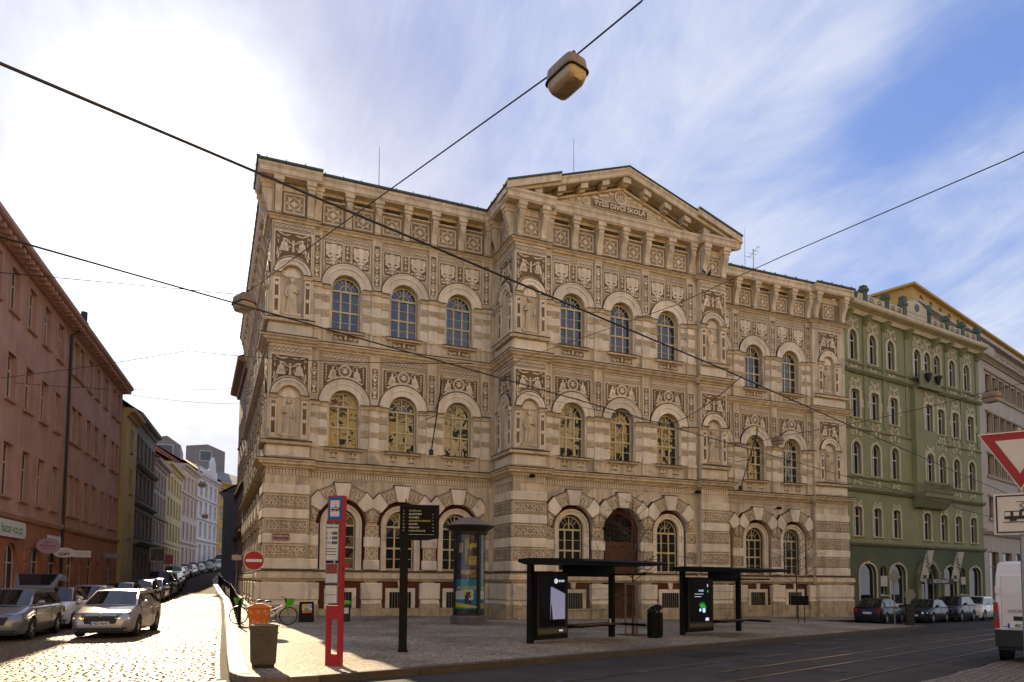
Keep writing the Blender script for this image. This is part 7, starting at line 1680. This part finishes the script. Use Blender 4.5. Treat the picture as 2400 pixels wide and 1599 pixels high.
# shop signs on the red building
def shopsign(name, label, s_, z, out, build):
    X = frR @ T(s_, out, z); t_ = thing(name, label, 'shop sign', X, 'shop signs on the red building'); build(t_, X)
def b1(t_, X):
    b = MB(); b.prism([(-2.0, -.38), (1.6, -.38), (1.75, -.2), (1.75, .2), (1.6, .38), (-2.0, .38)], -.12, 0); p_ = put('board', b.mesh('board', WTX), t_, X); put('lettering', text_mesh('lettering', 'bazar-co.cz', .62, mat('sign_green', (.12, .30, .06), .5, 0, 1, 0), .004), p_, X @ T(-.15, -.125, 0) @ UPR)
shopsign('fascia_sign', 'long white fascia sign with green lettering at the left edge', 14.6, 3.95, -.05, b1)
def b2(t_, X):
    Y = X @ RZ(R(-75)); b = MB(); n = 26
    b.prism([(.52*math.cos(2*math.pi*k/n), .40*math.sin(2*math.pi*k/n)) for k in range(n)], -.08, .08); p_ = put('oval_board', b.mesh('oval_board', mat('lilac_sign', (.36, .22, .30), .5, .1, 3, 0)), t_, Y)
    for tx, z, sz in (('PETIT', .16, .13), ('Bohemian', 0, .17), ('fashion studio', -.15, .1)): put('lettering', text_mesh('lettering', tx, sz, mat('plum_text', (.08, .02, .05), .6, 0, 1, 0), .002), p_, Y @ T(-.02, -.084, z) @ UPR)
    b = MB(); b.tube([(0, .5, .1), (0, -.0, .1)], .02, 6); put('bracket', b.mesh('bracket', BLKM), t_, X)
shopsign('oval_shop_sign', 'lilac oval projecting sign second from the left edge', 18.2, 3.35, -.65, b2)
def b3(t_, X):
    Y = X @ RZ(R(-75)); b = MB(); n = 26; b.prism([(.52*math.cos(2*math.pi*k/n), .27*math.sin(2*math.pi*k/n)) for k in range(n)], -.07, .07); p_ = put('oval_board', b.mesh('oval_board', WTX), t_, Y)
    put('lettering', text_mesh('lettering', 'COPY', .2, DKTX, .002, bold=.01), p_, Y @ T(0, -.074, -.09) @ UPR); put('lettering', text_mesh('lettering', 'X-CENTR', .11, REDP, .002), p_, Y @ T(0, -.074, .09) @ UPR); b = MB(); b.tube([(0, .5, .0), (0, 0, .0)], .02, 6); put('bracket', b.mesh('bracket', BLKM), t_, X)
shopsign('oval_copy_sign', 'white oval copy shop sign right of the lilac oval', 20.9, 3.1, -.7, b3)
def b4(t_, X):
    Y = X @ RZ(R(-75)); b = MB(); b.box(-.5, .5, -.05, .05, -.2, .2); p_ = put('board', b.mesh('board', WTX), t_, Y); put('lettering', text_mesh('lettering', 'A. MORAVEC', .11, PG, .002), p_, Y @ T(.08, -.054, .03) @ UPR); b = MB(); b.tube([(0, .5, .0), (0, 0, .0)], .02, 6); put('bracket', b.mesh('bracket', BLKM), t_, X)
shopsign('white_box_sign', 'white rectangular projecting sign right of the copy shop oval', 24.6, 3.15, -.7, b4)
def b5(t_, X):
    b = MB(); b.box(-1.2, 1.2, -.06, 0, -.22, .22); p_ = put('board', b.mesh('board', WTX), t_, X); put('lettering', text_mesh('lettering', 'Comvise', .2, PG, .002), p_, X @ T(.1, -.064, 0) @ UPR)
shopsign('white_wall_sign', 'white flat sign on the red wall above the copy shop oval', 21.3, 3.8, -.08, b5)
def b6(t_, X):
    Y = X @ RZ(R(-75)); b = MB(); b.box(-.5, .5, -.05, .05, -.2, .2); p_ = put('board', b.mesh('board', mat('grey_sign', (.2, .19, .18), .6, 0, 1, 0)), t_, Y); put('lettering', text_mesh('lettering', 'HAIR STUDIO', .12, WTX, .002), p_, Y @ T(0, -.054, 0) @ UPR); b = MB(); b.tube([(0, .5, .0), (0, 0, .0)], .02, 6); put('bracket', b.mesh('bracket', BLKM), t_, X)
shopsign('grey_projecting_sign', 'small grey projecting sign near the far end of the red building', 33.0, 3.3, -.7, b6)
F = T(-4.7, 63.5, gz(-4.7, 63.5)); bs = thing('dark_back_sign', 'dark square sign seen from behind on a pale pole before the ochre house', 'road sign', F); pole(bs, F, 2.9, .06); box('sign_plate', bs, F, -.55, .55, -.05, .0, 2.4, 3.5, mat('sign_back', (.05, .06, .06), .5, .1, 3, 0)); 
b = MB(); border(b, -.55, .55, 2.4, 3.5, .05, .055, 0); put('sign_edge', b.mesh('sign_edge', GRP), bs, F)
F = T(-4.3, 70, gz(-4.3, 70)); pk = thing('pink_sign', 'small pink sign behind the dark square one', 'sign', F); pole(pk, F, 2.9, .04); box('sign_plate', pk, F, -.4, .4, -.03, .03, 2.0, 2.8, mat('pink_board', (.45, .10, .14), .6, 0, 1, 0))
# banners on the green building
BAN = mat('banner_cloth', (.50, .47, .36), .8, .05, 2, .1, 20)
for s_, lb in ((8.9, 'cream restaurant banner hanging left of the arched portal'), (13.2, 'cream restaurant banner hanging right of the arched portal')):
    X = frG @ T(s_, -.55, 3.1) @ RZ(R(-28)); bn = thing('banner', lb, 'banner', X, 'cream banners of the restaurant')
    b = MB(); b.prism([(-.30+.28, 1.15), (.30+.28, 1.15), (.30-.28, -1.15), (-.30-.28, -1.15)], -.012, .012); p_ = put('cloth', b.mesh('cloth', BAN), bn, X)
    put('lettering', text_mesh('lettering', 'ŠOHAJKA', .42, mat('banner_text', (.04, .05, .04), .7, 0, 1, 0), .002, bold=.008), p_, X @ T(.05, -.018, .2) @ RY(R(-14)) @ UPR @ RZ(R(-90)))
    b = MB(); disc(b, 0, 0, .1, .002, 10, 0); 
    for q_ in range(4): leaf(b, 0, 0, .22, .12, 90*q_+45, .004, 0)
    put('emblem', b.mesh('emblem', MATS['banner_text']), p_, X @ T(-.2, -.016, -.85))
    b = MB(); b.tube([(.28, .5, 1.2), (.28, -.1, 1.2), (.28-.32, -.0, 1.2), (.28+.32, 0, 1.2)], .02, 6); put('banner_rod', b.mesh('banner_rod', BLKM), bn, X)
# pigeons on the ledge under the pediment
PIG = mat('pigeon_grey', (.05, .052, .06), .7, .2, 20, 0)
for i, (x, lb) in enumerate(((25.72, 'left of two dark pigeons on the ledge under the pediment'), (26.1, 'right of two dark pigeons on the ledge under the pediment'))):
    b = MB(); b.ball((0, 0, .11), .085, 10, sx=1.5, sy=.8, sz=.9); b.ball((.13, 0, .21), .04, 8); b.tube([(.08, 0, .13), (.13, 0, .2)], [.05, .035], 6); b.prism([(-.1, .1), (-.28, .05), (-.28, .08), (-.1, .15)], -.03, .03); b.tube([(.16, 0, .21), (.2, 0, .2)], [.012, .003], 4)
    for s in (-1, 1): b.tube([(.01, s*.03, .05), (.01, s*.03, 0)], .006, 4)
    put('pigeon', b.mesh('pigeon', PIG, smooth=60), None, T(x, 32.92, 19.735) @ RZ(R(200+i*50)) @ Matrix.Scale(1.25, 4), label=lb, category='pigeon', group='pigeons on the school ledge')
# wall fittings
for x, y, z, lb in ((25.2, 33.1, 6.9, 'small dark camera on the wall below the first string course of the centre'), (33.6, 35.7, 6.6, 'small dark camera on the right wing above the arches'), (14.6, 32.7, 7.1, 'small dark floodlight on the string course of the central corner')):
    F = T(x, y, z); t_ = thing('wall_camera', lb, 'camera', F); b = MB(); b.tube([(0, .3, 0), (0, 0, 0)], .03, 6); put('arm', b.mesh('arm', BLKM), t_, F); b = MB(); b.cbox(-.09, .09, -.28, .05, -.08, .08, .03); put('housing', b.mesh('housing', BLKM), t_, F)

# ------------------------------------------------------------------ overhead wires and hanging lamps
WIRE = mat('wire_steel', (.03, .03, .032), .5, 0, 1, 0, metal=.4)
def wire(name, label, pts, r_=.012, sag=0.0, n=10, group='overhead wires', cat='wire'):
    out = []
    for a, c_ in zip(pts, pts[1:]):
        a = Vector(a); c_ = Vector(c_)
        for k in range(n): u = k/n; p = a.lerp(c_, u); p.z -= sag*4*u*(1-u); out.append(p)
    out.append(Vector(pts[-1])); b = MB(); b.tube(out, r_, 6); return put(name, b.mesh(name, WIRE, smooth=60), None, I4, label=label, category=cat, group=group)
def rp3(s_, o_, z): x, y = rp(s_, o_); return (x, y, z)
wire('contact_wire', 'nearer tram contact wire crossing the whole picture from upper left', [rp3(-25, 5.5, 5.55), rp3(0, 5.45, 5.5), rp3(25, 5.3, 5.4), rp3(60, 5.1, 5.3)], .0125, .03)
wire('contact_wire', 'farther tram contact wire running below the nearer one', [rp3(-25, 2.3, 5.55), rp3(0, 2.25, 5.5), rp3(25, 2.5, 5.4), rp3(60, 2.6, 5.3)], .011, .03)
A_ = [(6.6, -8.0, 11.2), (4.95, 7.6, 9.45), (4.62, 9.2, 9.6), (.42, 23.4, 10.72), (redx(30)+.05, 30, 12.6)]
wire('lamp_wire', 'twisted cable carrying the large hanging lamp and the lamp at the corner', A_, .013, .0)
wire('span_wire', 'thin span wire from the right edge down to the school wall', [(12.2, -6.0, 8.2), (11.6, 7.1, 8.62), (11.85, 12.4, 9.32), (12.55, 17.5, 10.15), (11.9, 27.7, 11.4), (13.6, 35.9, 13.2)], .010)
wire('lamp_wire', 'thin cable carrying the two distant lamps over the tram street', [(30, -2, 10.4), (27.5, 17.8, 9.25), (26.6, 28.2, 9.35), (26.4, 33.0, 9.6)], .012, .15)
wire('cross_wire', 'thin wire from the red building over the side street', [(redx(38)+.05, 38, 10.6), (1.8, 41, 12.4)], .010, .25)
wire('cross_wire', 'second thin wire over the side street deeper in', [(redx(50)+.05, 50, 13.6), (1.6, 53, 14.2)], .012, .3)
wire('cross_wire', 'faint short wire at the far left before the red wall', [(redx(30)+.05, 30, 8.4), (-1, 21, 8.0), rp3(-3, 2.3, 5.6)], .008, .1)
wire('pull_wire', 'short wire tying the contact wires together near the school centre', [rp3(.8, 5.44, 5.52), rp3(3.3, 2.28, 5.52), (13.55, 35.9, 12.6)], .008, .1)
wire('pull_wire', 'short wire tying the contact wires together by the right lamp', [rp3(17, 5.34, 5.45), rp3(21, 2.5, 5.45), (27.2, 33.1, 9.0)], .008, .1)
wire('pull_wire', 'thin bridle wire near the green building', [rp3(33, 5.3, 5.4), rp3(35, 2.5, 5.4), (47, 37.0, 8.6)], .010, .1)
LMP = mat('lamp_housing_brown', (.24, .17, .10), .5, .15, 4, .1, 30); LGL = glass('lamp_bowl', (.42, .33, .22), .12, 1.5); DKR = mat('lamp_gasket', (.03, .025, .02), .7, 0, 1, 0)
def lamp(label, M, s=1.0):
    th = thing('hanging_lamp', label, 'street lamp', M, 'lamps hanging on wires over the streets')
    def ell(rows_, a, c_): return [[(x*rx*(abs(math.cos(t))**.38)*(1 if math.cos(t) > 0 else -1), ry_*(abs(math.sin(t))**.38)*(1 if math.sin(t) > 0 else -1), z) for t in (2*math.pi*(k+.5)/28 for k in range(28))] for x, rx, ry_, z in rows_]
    S_ = M @ Matrix.Scale(s, 4)
    b = MB(); rw = ell([(1, .37, .25, -.34), (1, .37, .25, -.28), (1, .35, .235, -.12), (1, .30, .19, -.07), (1, .1, .06, -.06)], 0, 0); b.grid(rw, True); b.face(rw[-1]); put('housing', b.mesh('housing', LMP, smooth=48), th, S_)
    b = MB(); rw = ell([(1, .36, .24, -.36), (1, .35, .23, -.46), (1, .30, .19, -.56), (1, .18, .11, -.59)], 0, 0); b.grid(rw, True); b.face(rw[-1]); put('glass_bowl', b.mesh('glass_bowl', LGL, smooth=48), th, S_)
    b = MB(); rw = ell([(1, .395, .275, -.345), (1, .395, .275, -.37)], 0, 0); b.grid(rw, True); b.face(rw[0]); b.face(rw[1]); put('gasket', b.mesh('gasket', DKR), th, S_)
    for s_ in (-.2, .2): b = MB(); b.tube([(s_, 0, -.08), (s_, 0, .01)], .02, 6); b.box(s_-.04, s_+.04, -.03, .03, -.02, .05); put('hanger', b.mesh('hanger', DKR), th, S_)
a1 = math.atan2(23.4-9.4, .85-4.75)
lamp('large brown hanging lamp high over the tram street in the sky', T(4.62, 9.15, 9.62) @ RZ(a1) @ RY(R(4)), .80)
lamp('small backlit hanging lamp beside the school corner', T(.45, 23.2, 10.7) @ RZ(a1+.2), 1.0)
lamp('grey hanging lamp before the right wing of the school', T(26.6, 28.2, 9.35) @ RZ(R(95)), .8)
lamp('grey hanging lamp before the stone office building', T(27.5, 17.8, 9.25) @ RZ(R(95)), .8)
F = T(-2.1, 86, 12.6); lamp('small hanging lamp far up the side street, upper of two', F, 1.1); wire('lamp_wire', 'faint cable of the upper far lamp in the side street', [(-6, 86, 13), (-2.1, 86, 12.6), (3, 86, 13)], .012)
F = T(-1.9, 96, 9.8); lamp('small hanging lamp far up the side street, lower of two', F, 1.0); wire('lamp_wire', 'faint cable of the lower far lamp in the side street', [(-6, 96, 10.2), (-1.9, 96, 9.8), (4, 96, 10.2)], .012)
for p0, p1, lb in (((10.15, 35.78, 8.5), (10.32, 34.55, 12.05), 'thin dark flagpole slanting up from the pier before the third left window'), ((30.62, 35.78, 7.75), (31.0, 34.6, 11.2), 'thin dark flagpole slanting up from the right wing of the school')):
    F = T(*p0); v = Vector(p1)-Vector(p0); t_ = thing('flagpole', lb, 'flagpole', F, 'empty flagpoles on the school wall'); b = MB(); b.tube([(0, 0, 0), v], .035, 6); put('rod', b.mesh('rod', WIRE), t_, F); b = MB(); b.box(-.1, .1, -.08, .06, -.14, .14); put('socket', b.mesh('socket', WIRE), t_, F)
    b = MB(); m2 = v*.52; b.tube([(-.35, .25, m2.z-.1), m2], .02, 5); put('stay', b.mesh('stay', WIRE), t_, F); b = MB(); b.lathe([(.03, 0), (.09, .08), (.08, .28), (.03, .34)], 8); b.xf(T(*v)); put('head', b.mesh('head', mat('insulator_yellow', (.40, .24, .03), .5, 0, 1, 0)), t_, F)
